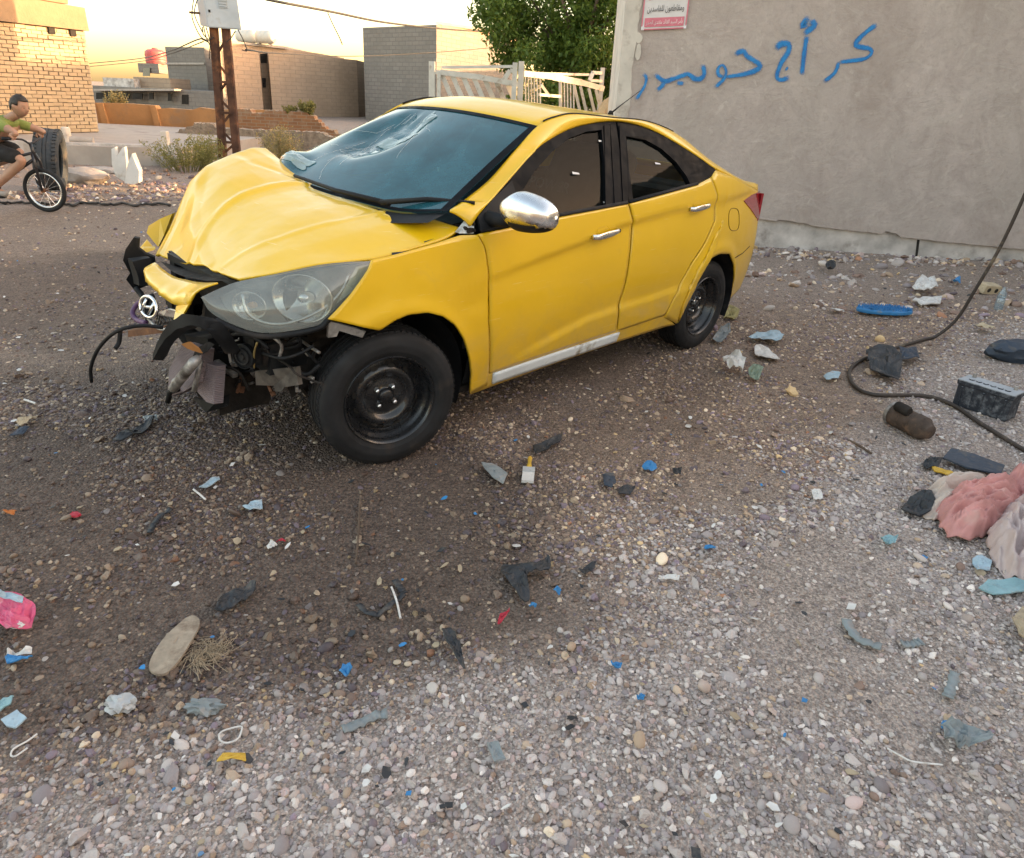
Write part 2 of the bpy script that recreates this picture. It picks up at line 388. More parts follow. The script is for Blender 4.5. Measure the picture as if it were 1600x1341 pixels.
def blockwork(name, c1, c2, mort):
    b = NB(name); br = b.n('ShaderNodeTexBrick'); br.inputs['Scale'].default_value = 1; br.inputs['Brick Width'].default_value = .42; br.inputs['Row Height'].default_value = .21; br.inputs['Mortar Size'].default_value = .016
    for k, v in (('Color1', c1), ('Color2', c2), ('Mortar', mort)): br.inputs[k].default_value = (*v, 1)
    pos = b.n('ShaderNodeNewGeometry').outputs['Position']; b.l(b.mapv(rot=(R_(-90), 0, 0), vec=pos), br.inputs['Vector']); n_ = b.noise(.6, 8, .65, pos); n2_ = b.noise(4, 8, .7, pos)
    c = b.mix(b.ramp(n_, [(.42, (0, 0, 0)), (.68, (.75, .75, .75))]), br.outputs['Color'], tuple(x*.78 for x in c1)); c = b.mix(b.ramp(n2_, [(.52, (0, 0, 0)), (.7, (.6, .6, .6))]), c, tuple(min(1, x*1.25) for x in c2))
    b.set(Base_Color=c, Roughness=.95, Specular_IOR_Level=.15); b.bump(b.math('SUBTRACT', n2_, br.outputs['Fac']), .5, .03); return b.m
M_grey_render = blockwork('grey_blockwork', (.25, .232, .215), (.21, .195, .182), (.17, .16, .15))
M_block = blockwork('cement_block', (.42, .32, .24), (.37, .285, .22), (.30, .24, .19))
M_concrete = simple('slab_concrete', (.40, .36, .325), .9, var=.2, scale=1.5, bump=.4, bscale=18, dist=.01, dirt=(.24, .21, .19), dirt_amt=.4, dscale=1.5)
# --- garage on the right: plastered front wall over a concrete plinth
garage = empty('garage', W(0, 0), label='long grey plastered garage wall on the right with blue spray-painted writing', cat='garage')
def gp(name, mb, mat, **k):
    o = mb.build(name, mat, garage, **k); o.matrix_parent_inverse = Matrix.Translation(-WA); return o
SL, SR, WT = -2.46, 9.0, 3.3
bl = MB(); foot = [W(SL+.02, 0, -.03), W(SR, 0, -.03), W(SR, 0, -2.35), W(SL+.02, 0, -2.35)]
bl.add(*hexa(foot, -.3, WT)); gp('wall', bl, M_plinth)
bl = MB(); foot = [W(SL-.1, 0, .12), W(SR+.1, 0, .12), W(SR+.1, 0, -2.45), W(SL-.1, 0, -2.45)]
bl.add(*hexa(foot, WT+.003, WT+.2)); gp('roof', bl, M_concrete)
# plaster coat: ragged lower edge, 2.5 cm proud
lowpts = [wpix(*p) for p in [(1060, 331), (1130, 335), (1182, 341), (1212, 346), (1216, 343), (1262, 350), (1268, 353), (1300, 357), (1378, 365), (1383, 361), (1402, 366), (1407, 371), (1450, 374), (1458, 376), (1520, 382), (1560, 386), (1600, 390)]]
lowpts = [(SL+.0, lowpts[0][1]+.06)]+lowpts+[(4.0, .03), (SR, -.05)]
random.seed(3); edge = []
for (s0, z0), (s1, z1) in zip(lowpts, lowpts[1:]):
    k = max(1, int((s1-s0)/.035))
    for i in range(k): t = i/k; edge.append((s0+(s1-s0)*t, z0+(z1-z0)*t+(random.uniform(-.005, .005) if i else 0)))
edge.append(lowpts[-1])
vs = []; fs = []; zs = [0, .012, .05, .2, .5, 1, 1.6, 2.4, 3.3]
for s, z in edge:
    col_ = [W(s, z, -.02)]+[W(s, z+(WT-z)*q/4.0 if q else z, .020+.004*fb(s*2, z+q, 1)) for q in zs]+[W(s, WT, .02)]
    vs += col_
k = len(zs)+2
for i in range(len(edge)-1):
    for j in range(k-1): fs.append((i*k+j, (i+1)*k+j, (i+1)*k+j+1, i*k+j+1))
o = MB().add(vs, fs); gp('plaster_coat', o, M_plaster, smooth=True, sharp=35)
# pale corner strip with a ragged inner edge
vs = []; fs = []; m = 70
for i in range(m+1):
    z = -.05+(WT+.05)*i/m; wdt = .135+.028*fb(0, z*2.2, 4, 5)+.02*fb(1, z*9, 4, 3); wdt += .035*smooth01(1.9, 2.6, z)
    vs += [W(SL-.004, z, -2.36), W(SL-.004, z, .026), W(SL+wdt, z, .028), W(SL+wdt+.012, z, .015)]
for i in range(m):
    for j in range(3): fs.append((i*4+j, i*4+j+1, i*4+j+5, i*4+j+4))
gp('corner_strip', MB().add(vs, fs), M_white_plaster, smooth=True, sharp=30)
# loose pale plaster flakes beside the strip
for (px, py, ww, hh) in [(998, 60, 10, 12), (997, 82, 8, 20), (998, 5, 7, 16), (996, 30, 5, 10)]:
    s0, z0 = wpix(px, py); q = []
    for a in range(14):
        t = a/14*2*math.pi; rr = 1+.35*fb(math.cos(t)*1.3+px, math.sin(t)*1.3, 2)
        q.append(W(s0+math.cos(t)*rr*ww*.0036, z0+math.sin(t)*rr*hh*.0042, .022))
    gp('plaster_flake', MB().prism(q, WN*.008), M_white_plaster)
bl = MB(); s0, z0 = wpix(1437, 374); s1, z1 = wpix(1432, 412)
bl.prism([W(s0-.014, z0-.01, -.03), W(s0+.014, z0-.01, -.03), W(s1+.012, z1, -.03), W(s1-.012, z1, -.03)], WN*.006); gp('plinth_crack', bl, M_dark)
# blue sprayed writing
b = NB('blue_spray_paint')
cc = b.n('ShaderNodeAttribute', attribute_name='edge').outputs['Fac']
a = b.math('ADD', cc, b.math('MULTIPLY', b.math('SUBTRACT', b.noise(60, 6, .7), .5), .9))
b.set(Base_Color=b.ramp(b.noise(14, 5), [(.3, (.004, .15, .46)), (.7, (.012, .25, .62))]), Roughness=.7, Alpha=b.ramp(a, [(.25, (0, 0, 0)), (.95, (.96, .96, .96))]))
M_spray = b.m
def stroke(pts, wpx=7.0, o=.031):
    ss = [Vector((*wpix(950+x/2.4615, y/2.4615), 0)) for x, y in pts]; n_ = max(8, int(sum((ss[i+1]-ss[i]).length for i in range(len(ss)-1))/.02))
    C = cat_rom(ss, n_) if len(ss) > 2 else lin(ss, n_); vs = []; ev = []
    for i, p in enumerate(C):
        t = (C[min(i+1, n_-1)]-C[max(i-1, 0)]).normalized(); q = Vector((-t.y, t.x, 0)); wd = wpx*.0078*.68*(1+.45*fb(p.x*4, p.y*4, 2, 3)); endf = min(1, .35+min(i, n_-1-i)/2.5)
        for e, v in ((-1, 0), (-.5, .8), (0, 1), (.5, .8), (1, 0)): r = p+q*e*wd; vs.append(W(r.x, r.y, o)); ev.append(v*endf)
    fs = [(i*5+j, i*5+j+1, i*5+j+6, i*5+j+5) for i in range(n_-1) for j in range(4)]
    return vs, fs, ev
STR = [[(1030, 95), (985, 128), (950, 165), (958, 180), (1000, 188), (1010, 205), (985, 226), (930, 235), (885, 240)],
       [(885, 236), (872, 275), (850, 298), (825, 315)],
       [(762, 138), (752, 200), (742, 290)], [(770, 66), (740, 103), (768, 92)], [(768, 92), (786, 88), (788, 102), (748, 134)],
       [(642, 192), (662, 171), (690, 172), (690, 200), (665, 240), (647, 288), (656, 308), (694, 300)], [(680, 262), (688, 268)],
       [(485, 215), (500, 202), (520, 200), (533, 218), (578, 248), (572, 268), (520, 286), (448, 297)],
       [(445, 298), (422, 288), (422, 262), (440, 252), (452, 278), (440, 308), (408, 338)],
       [(362, 248), (368, 285), (352, 304), (330, 303), (307, 286), (284, 292), (246, 305), (214, 312), (178, 286)], [(214, 312), (208, 330), (186, 349)],
       [(134, 284), (146, 300), (138, 335), (106, 384)], [(262, 318), (290, 323)]]
for i, st_ in enumerate(STR):
    v, f, e = stroke(st_, 7.2 if i < 7 else 6.2, .031+.0012*i); o = gp('painted_stroke', MB().add(v, f), M_spray); o['label'] = 'bright blue sprayed stroke of Arabic lettering'
    at_ = o.data.attributes.new('edge', 'FLOAT', 'POINT'); at_.data.foreach_set('value', e)
# --- printed poster at the wall's left end
AR = {'ا': (0xFE8D, 0xFE8E, 0, 0), 'أ': (0xFE83, 0xFE84, 0, 0), 'ب': (0xFE8F, 0xFE90, 0xFE91, 0xFE92), 'ت': (0xFE95, 0xFE96, 0xFE97, 0xFE98), 'خ': (0xFEA5, 0xFEA6, 0xFEA7, 0xFEA8),
      'د': (0xFEA9, 0xFEAA, 0, 0), 'ر': (0xFEAD, 0xFEAE, 0, 0), 'س': (0xFEB1, 0xFEB2, 0xFEB3, 0xFEB4), 'ص': (0xFEB9, 0xFEBA, 0xFEBB, 0xFEBC), 'ط': (0xFEC1, 0xFEC2, 0xFEC3, 0xFEC4),
      'ع': (0xFEC9, 0xFECA, 0xFECB, 0xFECC), 'ف': (0xFED1, 0xFED2, 0xFED3, 0xFED4), 'ق': (0xFED5, 0xFED6, 0xFED7, 0xFED8), 'ل': (0xFEDD, 0xFEDE, 0xFEDF, 0xFEE0), 'م': (0xFEE1, 0xFEE2, 0xFEE3, 0xFEE4),
      'ن': (0xFEE5, 0xFEE6, 0xFEE7, 0xFEE8), 'و': (0xFEED, 0xFEEE, 0, 0), 'ى': (0xFEEF, 0xFEF0, 0, 0), 'ي': (0xFEF1, 0xFEF2, 0xFEF3, 0xFEF4), 'ئ': (0xFE89, 0xFE8A, 0xFE8B, 0xFE8C)}
def shape(t):
    out = []
    for i, ch in enumerate(t):
        if ch not in AR: out.append(ch); continue
        pv = i > 0 and t[i-1] in AR and AR[t[i-1]][2]; nx_ = i < len(t)-1 and t[i+1] in AR and AR[ch][2]
        out.append(chr(AR[ch][3] if pv and nx_ else AR[ch][1] if pv else AR[ch][2] if nx_ else AR[ch][0]))
    return ''.join(reversed(out))
def text_mesh(t, size):
    cu = bpy.data.curves.new('text', 'FONT'); cu.body = t; cu.size = size; cu.align_x = 'CENTER'; cu.align_y = 'CENTER'; cu.resolution_u = 2
    o = bpy.data.objects.new('text', cu); COL.objects.link(o); dg = bpy.context.evaluated_depsgraph_get()
    me = bpy.data.meshes.new_from_object(o.evaluated_get(dg)); vs = [v.co.copy() for v in me.vertices]; fs = [tuple(p.vertices) for p in me.polygons]
    bpy.data.objects.remove(o); return vs, fs
M_paper = simple('printed_vinyl', (.62, .60, .61), .45, var=.08, scale=9, bump=.1, bscale=20)
M_pink = simple('pink_print', (.60, .17, .23), .5, var=.12, scale=20, bump=0); M_red = simple('red_print', (.55, .05, .10), .5, bump=0); M_ink = simple('black_print', (.03, .03, .035), .5, bump=0); M_wprint = simple('white_print', (.75, .7, .7), .5, bump=0)
ps0, pz0 = wpix(1001, 48); ps1, pz1 = wpix(1071, 45); PWd = ps1-ps0; PHt = .68
poster = empty('poster', W(ps0, pz0, .03), label='pink and white printed poster with Arabic text near the wall corner', cat='poster')
Pinv = Matrix.Translation(-W(ps0, pz0, .03)); skew = (pz1-pz0)/PWd
def PW(u, v, o=0): return W(ps0+u, pz0+v+u*skew, .03+o)
def pp(name, mb, mat): x = mb.build(name, mat, poster); x.matrix_parent_inverse = Pinv; return x
gv_ = []; gf_ = []
for j in range(13):
    for i in range(11): u = PWd*i/10; v = PHt*j/12; gv_.append(PW(u, v, .004+.003*fb(u*7, v*7, 3)+(.012 if (i in (0, 10) and j == 0) else 0)))
for j in range(12):
    for i in range(10): gf_.append((j*11+i, j*11+i+1, (j+1)*11+i+1, (j+1)*11+i))
pp('sheet', MB().add(gv_, gf_), M_paper)
q = MB()
for (u0, u1, v0, v1) in [(0, PWd, .0, .012), (0, .012, .012, PHt), (PWd-.012, PWd, .012, PHt)]: q.add([PW(u0, v0, .009), PW(u1, v0, .009), PW(u1, v1, .009), PW(u0, v1, .009)], [(0, 1, 2, 3)])
pp('border', q, M_pink)
q = MB(); q.add([PW(.03, .028, .010), PW(PWd-.03, .028, .010), PW(PWd-.03, .115, .010), PW(.03, .115, .010)], [(0, 1, 2, 3)]); pp('band', q, M_pink)
for txt, v, sz, mat in [('بأمر السيد القائد مقتدى الصدر', .07, .052, M_wprint), ('ومقاطعون للفاسدين', .20, .082, M_ink), ('صدريون مخلصين', .335, .098, M_red), ('صدريون', .47, .09, M_ink)]:
    vs, fs = text_mesh(shape(txt), sz)
    if vs:
        x0 = min(p.x for p in vs); x1 = max(p.x for p in vs); k = min(1, (PWd-.09)/(x1-x0)); pp('print_line', MB().add([PW(PWd/2+(p.x-(x0+x1)/2)*k, v+p.y, .013) for p in vs], fs), mat)
# --- unseen houses, added and sized to shade the yard and cut reflected sky
for nm, lab, (x0, x1, y0, y1, hh) in [('house', 'unseen house added right of the yard to shade it', (9.4, 16, -9, 8.05, 5.0)), ('house', 'unseen low house added behind the viewpoint to cut reflections', (-16, 9, -19, -12.5, 3.2)), ('house', 'unseen long house added behind the garage to shade the far houses', (9.5, 17, 13.2, 62, 4.7))]:
    o = empty(nm, ((x0+x1)/2, (y0+y1)/2, 0), label=lab, cat='house')
    q = MB().box((0, 0, hh/2-.1), (x1-x0, y1-y0, hh+.2)); q.build('wall', M_house_plaster, o)
    q = MB().box((0, 0, hh+.13), (x1-x0+.3, y1-y0+.3, .2)); q.build('roof', M_concrete, o)
# ------------------------------------------------------------------ old brick house on the left
def brick_mat(name, c1, c2, dirt):
    b = NB(name); oi = b.n('ShaderNodeObjectInfo').outputs['Random']; n_ = b.noise(30, 6, .65)
    c = b.mix(oi, c1, c2); c = b.mix(b.ramp(n_, [(.5, (0, 0, 0)), (.75, (.6, .6, .6))]), c, dirt); b.set(Base_Color=c, Roughness=.92, Specular_IOR_Level=.2); b.bump(n_, .5, .01); return b.m
M_brick = brick_mat('tan_brick', (.44, .34, .225), (.50, .395, .265), (.36, .28, .19)); M_mortar = simple('mortar', (.16, .125, .095), .95, bump=.4, bscale=30)
YH = 17.5
Cn = atY(153, 205, YH); Cl = atY(20, 201, YH-1.9); dh = Vector((Cl.x-Cn.x, Cl.y-Cn.y, 0)).normalized(); nh = Vector((dh.y, -dh.x, 0))
if nh.y > 0: nh = -nh
zb = (Cn.z+Cl.z)/2-.02
house = empty('brick_house', (Cn.x, Cn.y, zb), label='tan brick house with overhanging plastered upper band at the far left', cat='house')
HI = Matrix.Translation(-Vector((Cn.x, Cn.y, zb)))
lean = (atY(125.5, 13, YH).x-Cn.x)/(atY(125.5, 13, YH).z-Cn.z)
ztop = atY(128, 48, YH).z
def HW(s, z, o=0): return Vector((Cn.x+lean*(z-zb), Cn.y, 0))+dh*s+nh*o+Vector((0, 0, z))
def hp(name, mb, mat, par=None, **k): x = mb.build(name, mat, par or house, **k); x.matrix_parent_inverse = HI if par is None else Matrix(); return x
q = MB(); q.add([HW(0, zb-.5, 0), HW(7, zb-.5, 0), HW(7, zb-.5, -6), HW(.0, zb-.5, -6), HW(0, ztop, 0), HW(7, ztop, 0), HW(7, ztop, -6), HW(0, ztop, -6)], [(0, 1, 2, 3), (4, 5, 6, 7), (0, 1, 5, 4), (1, 2, 6, 5), (2, 3, 7, 6), (3, 0, 4, 7)])
wall = recalc(hp('wall', q, M_mortar)); 
zt2 = atY(126, 12, YH).z
q = MB(); q.add([HW(-.06, ztop, .10), HW(7, ztop, .10), HW(7, ztop, -6), HW(-.06, ztop, -6), HW(-.03, zt2, .10), HW(7, zt2+.12, .10), HW(7, zt2+.12, -6), HW(-.03, zt2, -6)], [(0, 1, 2, 3), (4, 5, 6, 7), (0, 1, 5, 4), (1, 2, 6, 5), (2, 3, 7, 6), (3, 0, 4, 7)])
M_bandp = simple('brown_render', (.27, .19, .125), .95, var=.2, scale=1.5, bump=.6, bscale=9, dist=.03, dirt=(.20, .145, .10), dirt_amt=.4, dscale=1.5); recalc(hp('plaster_band', q, M_bandp))
q = MB(); q.add([HW(.28, zt2+.03, .0), HW(7, zt2+.15, 0), HW(7, zt2+.15, -6), HW(.28, zt2+.03, -6), HW(.28, zt2+1.6, .0), HW(7, zt2+1.6, .0), HW(7, zt2+1.6, -6), HW(.28, zt2+1.6, -6)], [(0, 1, 2, 3), (4, 5, 6, 7), (0, 1, 5, 4), (1, 2, 6, 5), (2, 3, 7, 6), (3, 0, 4, 7)])
recalc(hp('upper_storey', q, M_bandp))
for px in (50, 101):
    d = atY(px, 44, YH-.6 if px < 60 else YH-.25); s = (Vector((d.x, d.y, 0))-Vector((Cn.x, Cn.y, 0))).dot(dh)
    q = MB(); q.prism([HW(s-.07, ztop-.14, .012), HW(s+.07, ztop-.14, .012), HW(s+.07, ztop-.01, .012), HW(s-.07, ztop-.01, .012)], nh*.05); hp('beam_end', q, M_dark)
# individual bricks (the 300 largest as parts, the rest joined)
ch = .079; bwid = .232; bme = None; random.seed(11); cnt = 0; rest = MB(); rows = int((ztop-zb+.05)/ch); vis = 2.75
hb = [HW(0, 0), ]
for r in range(rows):
    z = zb-.04+r*ch; s = -.004-(bwid*.5 if r % 2 else 0)
    while s < vis:
        L = bwid-.015+random.uniform(-.012, .012); a = max(s, -.004); e = s+L
        if e-a > .04:
            dz = random.uniform(-.006, .006); pr = .022+random.uniform(-.006, .008)
            cen = HW((a+e)/2, z+ch/2+dz, pr/2-.02)
            if cnt < 300 and random.random() < .96:
                if bme is None:
                    mb = MB().box((0, 0, 0), (1, 1, 1)); o = mb.build('brick', M_brick, wall); bme = o.data
                else: o = link(bpy.data.objects.new('brick', bme), wall)
                rot = Matrix((dh, nh, Vector((0, 0, 1)))).transposed().to_4x4()
                o.matrix_basis = Matrix.Translation(cen) @ rot @ Matrix.Diagonal((e-a, .04+pr, ch-.014, 1)); cnt += 1
            else:
                rest.box(cen, (e-a, .04+pr, ch-.014), Matrix((dh, nh, Vector((0, 0, 1)))).transposed())
        s += bwid
if rest.v: tag(hp('brick', rest, M_brick, wall), kind='stuff')
# ------------------------------------------------------------------ far houses: plan given by pixel column and distance
def block(name, label, chain, ytop, ybot=None, mats=None, depth=7, parapet=0, cat='house', zbot=-.3):
    """chain: (pixel x, distance) of the visible wall corners left to right"""
    P0 = [atY(px, ytop, Y) for px, Y in chain]; zt = sum(p.z for p in P0)/len(P0)
    o = empty(name, (P0[0].x, P0[0].y, 0), label=label, cat=cat); inv = Matrix.Translation(-o.location)
    front = [Vector((p.x, p.y, 0)) for p in P0]; back = [p+Vector((p.x*.02, depth, 0)) for p in reversed(front)]
    v, f = hexa(front+back, zbot, zt); x = recalc(mk('wall', v, f, mats, o)); x.matrix_parent_inverse = inv
    if parapet:
        c_ = sum(front+back, Vector())/len(front+back); pl = [p+(p-c_).normalized()*.12 for p in front+back]
        v, f = hexa(pl, zt+.003, zt+parapet); x = recalc(mk('roof', v, f, M_concrete, o)); x.matrix_parent_inverse = inv
    o['zt'] = zt; del o['zt']
    return o, inv, zt
def bpart(o, inv, name, mb, mat, **k): x = mb.build(name, mat, o, **k); x.matrix_parent_inverse = inv; return x
def on_face(px0, py0, px1, py1, Y0, Y1, out=.03):
    """rectangle on a facade between two pixel corners"""
    a = atY(px0, py1, Y0-out); b_ = atY(px1, py1, Y1-out); c_ = atY(px1, py0, Y1-out); d = atY(px0, py0, Y0-out); return [a, b_, c_, d]
M_win = simple('window_dark', (.03, .03, .035), .3, bump=0)
# grey corner house in the middle with a sunlit side
o, inv, zt = block('corner_house', 'tall bare grey house corner with sunlit right side, left of the tree', [(567, 45), (682, 41), (800, 50)], 50, mats=M_grey_render, depth=9)
q = MB(); tp = [atY(690, 39, 47), atY(790, 39, 52)]
q.add(*hexa([Vector((tp[0].x, tp[0].y, 0)), Vector((tp[1].x, tp[1].y, 0)), Vector((tp[1].x+1, tp[1].y+4, 0)), Vector((tp[0].x+1, tp[0].y+4, 0))], zt, tp[0].z)); recalc(bpart(o, inv, 'stair_tower', q, M_block))
q = MB(); z_ = tp[0].z; q.add(*hexa([Vector((tp[0].x-.3, tp[0].y-.3, 0)), Vector((tp[1].x+.3, tp[1].y-.3, 0)), Vector((tp[1].x+1, tp[1].y+4.3, 0)), Vector((tp[0].x+.8, tp[0].y+4.3, 0))], z_+.003, z_+.16)); recalc(bpart(o, inv, 'tower_roof', q, M_concrete))
# long block with tanks
o, inv, zt = block('flat_roofed_house', 'long flat-roofed house with sunlit upper wall, right of the pole', [(340, 40), (404, 42.5), (406, 43.6), (417, 44), (419, 43), (557, 48.5)], 82, mats=M_block, depth=8)
q = MB(); fc = on_face(406, 84, 417, 158, 43.6, 44, .05); q.prism(fc, (0, .05, 0)); bpart(o, inv, 'recess', q, M_dark)
q = MB(); fc = on_face(409, 122, 415, 137, 43.6, 43.8, .12); q.prism(fc, (0, .08, 0)); bpart(o, inv, 'window', q, M_win)
q = MB(); tp = [atY(348, 67, 42.5), atY(448, 67, 46), atY(495, 70, 49)]; q.add(*hexa([Vector((p.x, p.y, 0)) for p in tp]+[Vector((tp[2].x+.5, 54, 0)), Vector((tp[0].x+.5, 54, 0))], zt, tp[0].z)); recalc(bpart(o, inv, 'upper_storey', q, M_block)); zu = tp[0].z
q = MB(); q.add(*hexa([Vector((p.x+(-.25 if i == 0 else .0), p.y-.35, 0)) for i, p in enumerate(tp[:2])]+[Vector((tp[1].x, 53, 0)), Vector((tp[0].x-.25, 53, 0))], zu+.003, zu+.13)); recalc(bpart(o, inv, 'roof', q, M_concrete))
M_tank = simple('tank_plastic', (.62, .60, .55), .5, var=.08, bump=.05); M_tankred = simple('red_tank_plastic', (.50, .10, .10), .5, bump=.05)
for px, lab in ((386, 'left white water tank on the long flat-roofed house'), (413, 'right white water tank on the long flat-roofed house')):
    c_ = atY(px, 58, 44.3); t = empty('water_tank', (c_.x, c_.y, zu+.13), label=lab, cat='tank', group='water tanks on the flat roof')
    Mt = Matrix.Translation((0, 0, .36)) @ Matrix.Rotation(R_(76), 4, 'Z')
    q = MB().lathe([(.001, -.62), (.27, -.60), (.33, -.5), (.345, -.2), (.33, -.18), (.345, -.1), (.345, .1), (.33, .15), (.345, .2), (.33, .5), (.27, .60), (.001, .62)], 24, Mt); q.build('drum', M_tank, t, smooth=True, sharp=40)
    q = MB().box((-.3, -.05, .03), (.08, .5, .1)).box((.3, .05, .03), (.08, .5, .1)); q.build('cradle', M_concrete, t)
# block left of the pole
o, inv, zt = block('grey_house', 'small grey house block standing left of the rusty pole', [(258, 47), (319, 45.5), (347, 52)], 77, mats=M_grey_render, depth=6)
q = MB(); fc = on_face(259, 98, 318.5, 101, 46.95, 45.5, .02); q.prism(fc, (0, .06, 0)); bpart(o, inv, 'ledge', q, M_concrete)
# roof hut with red tank
o, inv, zt = block('roof_hut', 'tiny grey roof hut under a red tank far left of the pole', [(215, 62), (247, 61), (259, 64)], 100, mats=M_grey_render, depth=4, zbot=2.2, cat='hut')
q = MB(); fc = on_face(223, 106, 234, 119, 61.8, 61.3, .05); q.prism(fc, (0, .08, 0)); bpart(o, inv, 'window', q, M_win)
c_ = atY(240, 100, 62); t = tag(MB().lathe([(.0, 0), (.75, 0), (.8, .1), (.78, .3), (.82, .35), (.78, .5), (.82, .6), (.78, .9), (.6, 1.05), (.25, 1.1), (.2, 1.2), (0, 1.2)], 20, Matrix.Translation((c_.x, c_.y+.5, zt)) @ Matrix.Rotation(R_(90), 4, 'X')).build('water_tank', M_tankred, smooth=True, sharp=40), 'red plastic water tank on the tiny roof hut', 'tank')
# low long house with an open gallery
o, inv, zt = block('low_house', 'low concrete house with dark porch openings behind the orange wall', [(140, 42), (270, 40), (345, 39.5)], 139, mats=M_grey_render, depth=6)
q = MB(); fc = on_face(146, 139, 272, 142, 41.6, 39.6, .5); q.prism(fc, (0, .9, 0)); bpart(o, inv, 'roof', q, M_concrete)
for i, px in enumerate((150, 167, 187, 207, 233, 262)):
    q = MB(); fc = on_face(px, 145, px+(15 if i < 4 else 6), 155+(i == 5)*3, 41.3-.4*i*.7, 41.2-.4*i*.7, .15); q.prism(fc, (0, .1, 0)); bpart(o, inv, 'opening', q, M_dark)
q = MB(); fc = on_face(284, 148, 294, 163, 40, 39.9, .1); q.prism(fc, (0, .1, 0)); bpart(o, inv, 'doorway', q, M_dark)
for (a, b2, t_, bt, mat) in ((160, 208, 121, 140, M_plinth), (208, 265, 120, 140, M_block)):
    q = MB(); p0 = atY(a, t_, 42.4); p1 = atY(b2, t_, 41.6); q.add(*hexa([Vector((p0.x, p0.y, 0)), Vector((p1.x, p1.y, 0)), Vector((p1.x, p1.y+2.5, 0)), Vector((p0.x, p0.y+2.5, 0))], zt, p0.z)); recalc(bpart(o, inv, 'parapet', q, mat))
# slim pale wall between the two far houses
block('pale_house', 'slim pale house showing between the two far grey houses', [(553, 52), (569, 52)], 103, mats=M_white_plaster, depth=5)
# ------------------------------------------------------------------ orange plaster garden wall, ruin, platform
M_orange = simple('orange_plaster', (.47, .25, .105), .9, var=.18, scale=1.5, bump=.4, bscale=14, dist=.02, dirt=(.33, .22, .14), dirt_amt=.45, dscale=1.6)
YO = 21.5
p0 = atY(148, 160, YO); ow = empty('garden_wall', (p0.x, p0.y, 0), label='low orange plastered garden wall with two buttresses beyond the platform', cat='wall'); oi = Matrix.Translation(-ow.location)
def opart(n_, mb, mat, **k): x = mb.build(n_, mat, ow, **k); x.matrix_parent_inverse = oi; return x
tops = [(148, 160.5), (200, 162), (242, 165), (246, 170), (262, 169), (300, 172), (312, 168), (334, 171), (420, 172)]
q = MB(); up = [atY(x, y, YO) for x, y in tops]; poly = [Vector((up[0].x, YO, -.2))]+[Vector((p.x, YO, p.z)) for p in up]+[Vector((up[-1].x, YO, -.2))]
q.prism(poly, (0, .25, 0)); recalc(opart('wall', q, M_orange))
for px in (163, 246):
    a = atY(px-3.5, 162 if px < 200 else 167, YO-.06); b2 = atY(px+3.5, 162 if px < 200 else 167, YO-.06); q = MB()
    q.prism([Vector((a.x, YO-.14, -.2)), Vector((b2.x+.04, YO-.14, -.2)), Vector((b2.x-.12, YO-.05, a.z)), Vector((a.x-.16, YO-.05, a.z))], (0, .12, 0)); recalc(opart('buttress', q, M_orange))
# ruined red brick wall
b = NB('red_brickwork'); br = b.n('ShaderNodeTexBrick'); br.inputs['Scale'].default_value = 1; br.inputs['Brick Width'].default_value = .25; br.inputs['Row Height'].default_value = .085; br.inputs['Mortar Size'].default_value = .009
br.inputs['Color1'].default_value = (.34, .165, .075, 1); br.inputs['Color2'].default_value = (.25, .125, .065, 1); br.inputs['Mortar'].default_value = (.30, .23, .16, 1)
b.l(b.mapv(rot=(R_(-90), 0, 0)), br.inputs['Vector']); c = b.mix(b.ramp(b.noise(3, 6), [(.5, (0, 0, 0)), (.7, (.8, .8, .8))]), br.outputs['Color'], (.36, .27, .19)); b.set(Base_Color=c, Roughness=.95); b.bump(br.outputs['Fac'], -.6, .02); M_redbrick = b.m
random.seed(8)
def ruin(name, label, tops, Y, th, mat, ybot=-.3):
    up = cat_rom([atY(x, y, Y) for x, y in tops], 90); pts = []
    for i, p in enumerate(up): st = round(p.z/.085)*.085+random.uniform(-.02, .02); pts.append(Vector((p.x, Y, st)))
    a = pts[0]; q = MB(); n_ = len(pts); v = []
    for p in pts: v += [Vector((p.x, Y, ybot)), Vector((p.x, Y, p.z)), Vector((p.x, Y+th, p.z)), Vector((p.x, Y+th, ybot))]
    f = [(i*4+j, (i+1)*4+j, (i+1)*4+j+1, i*4+j+1) for i in range(n_-1) for j in range(3)]+[(0, 1, 2, 3), (n_*4-4, n_*4-1, n_*4-2, n_*4-3)]
    x = recalc(q.add([w_-Vector((a.x, Y, 0)) for w_ in v], f).build(name, mat)); x.location = (a.x, Y, 0); return tag(x, label, 'wall')
ruin('ruined_wall', 'broken red brick wall sloping down behind the yellow bonnet', [(362, 170), (385, 171), (400, 176), (424, 173), (445, 172), (470, 174), (492, 184), (508, 200), (540, 212)], 20.2, .35, M_redbrick)
M_oldbrick = simple('weathered_brick', (.27, .215, .165), .95, var=.4, scale=9, bump=.8, bscale=20, dist=.03, dirt=(.38, .32, .25), dirt_amt=.45, dscale=5)
ruin('ruined_wall', 'low crumbling grey brick wall behind the rusty pole', [(262, 212), (285, 203), (300, 196), (325, 193), (345, 202), (375, 200), (440, 205), (520, 212)], 18.6, .4, M_oldbrick)
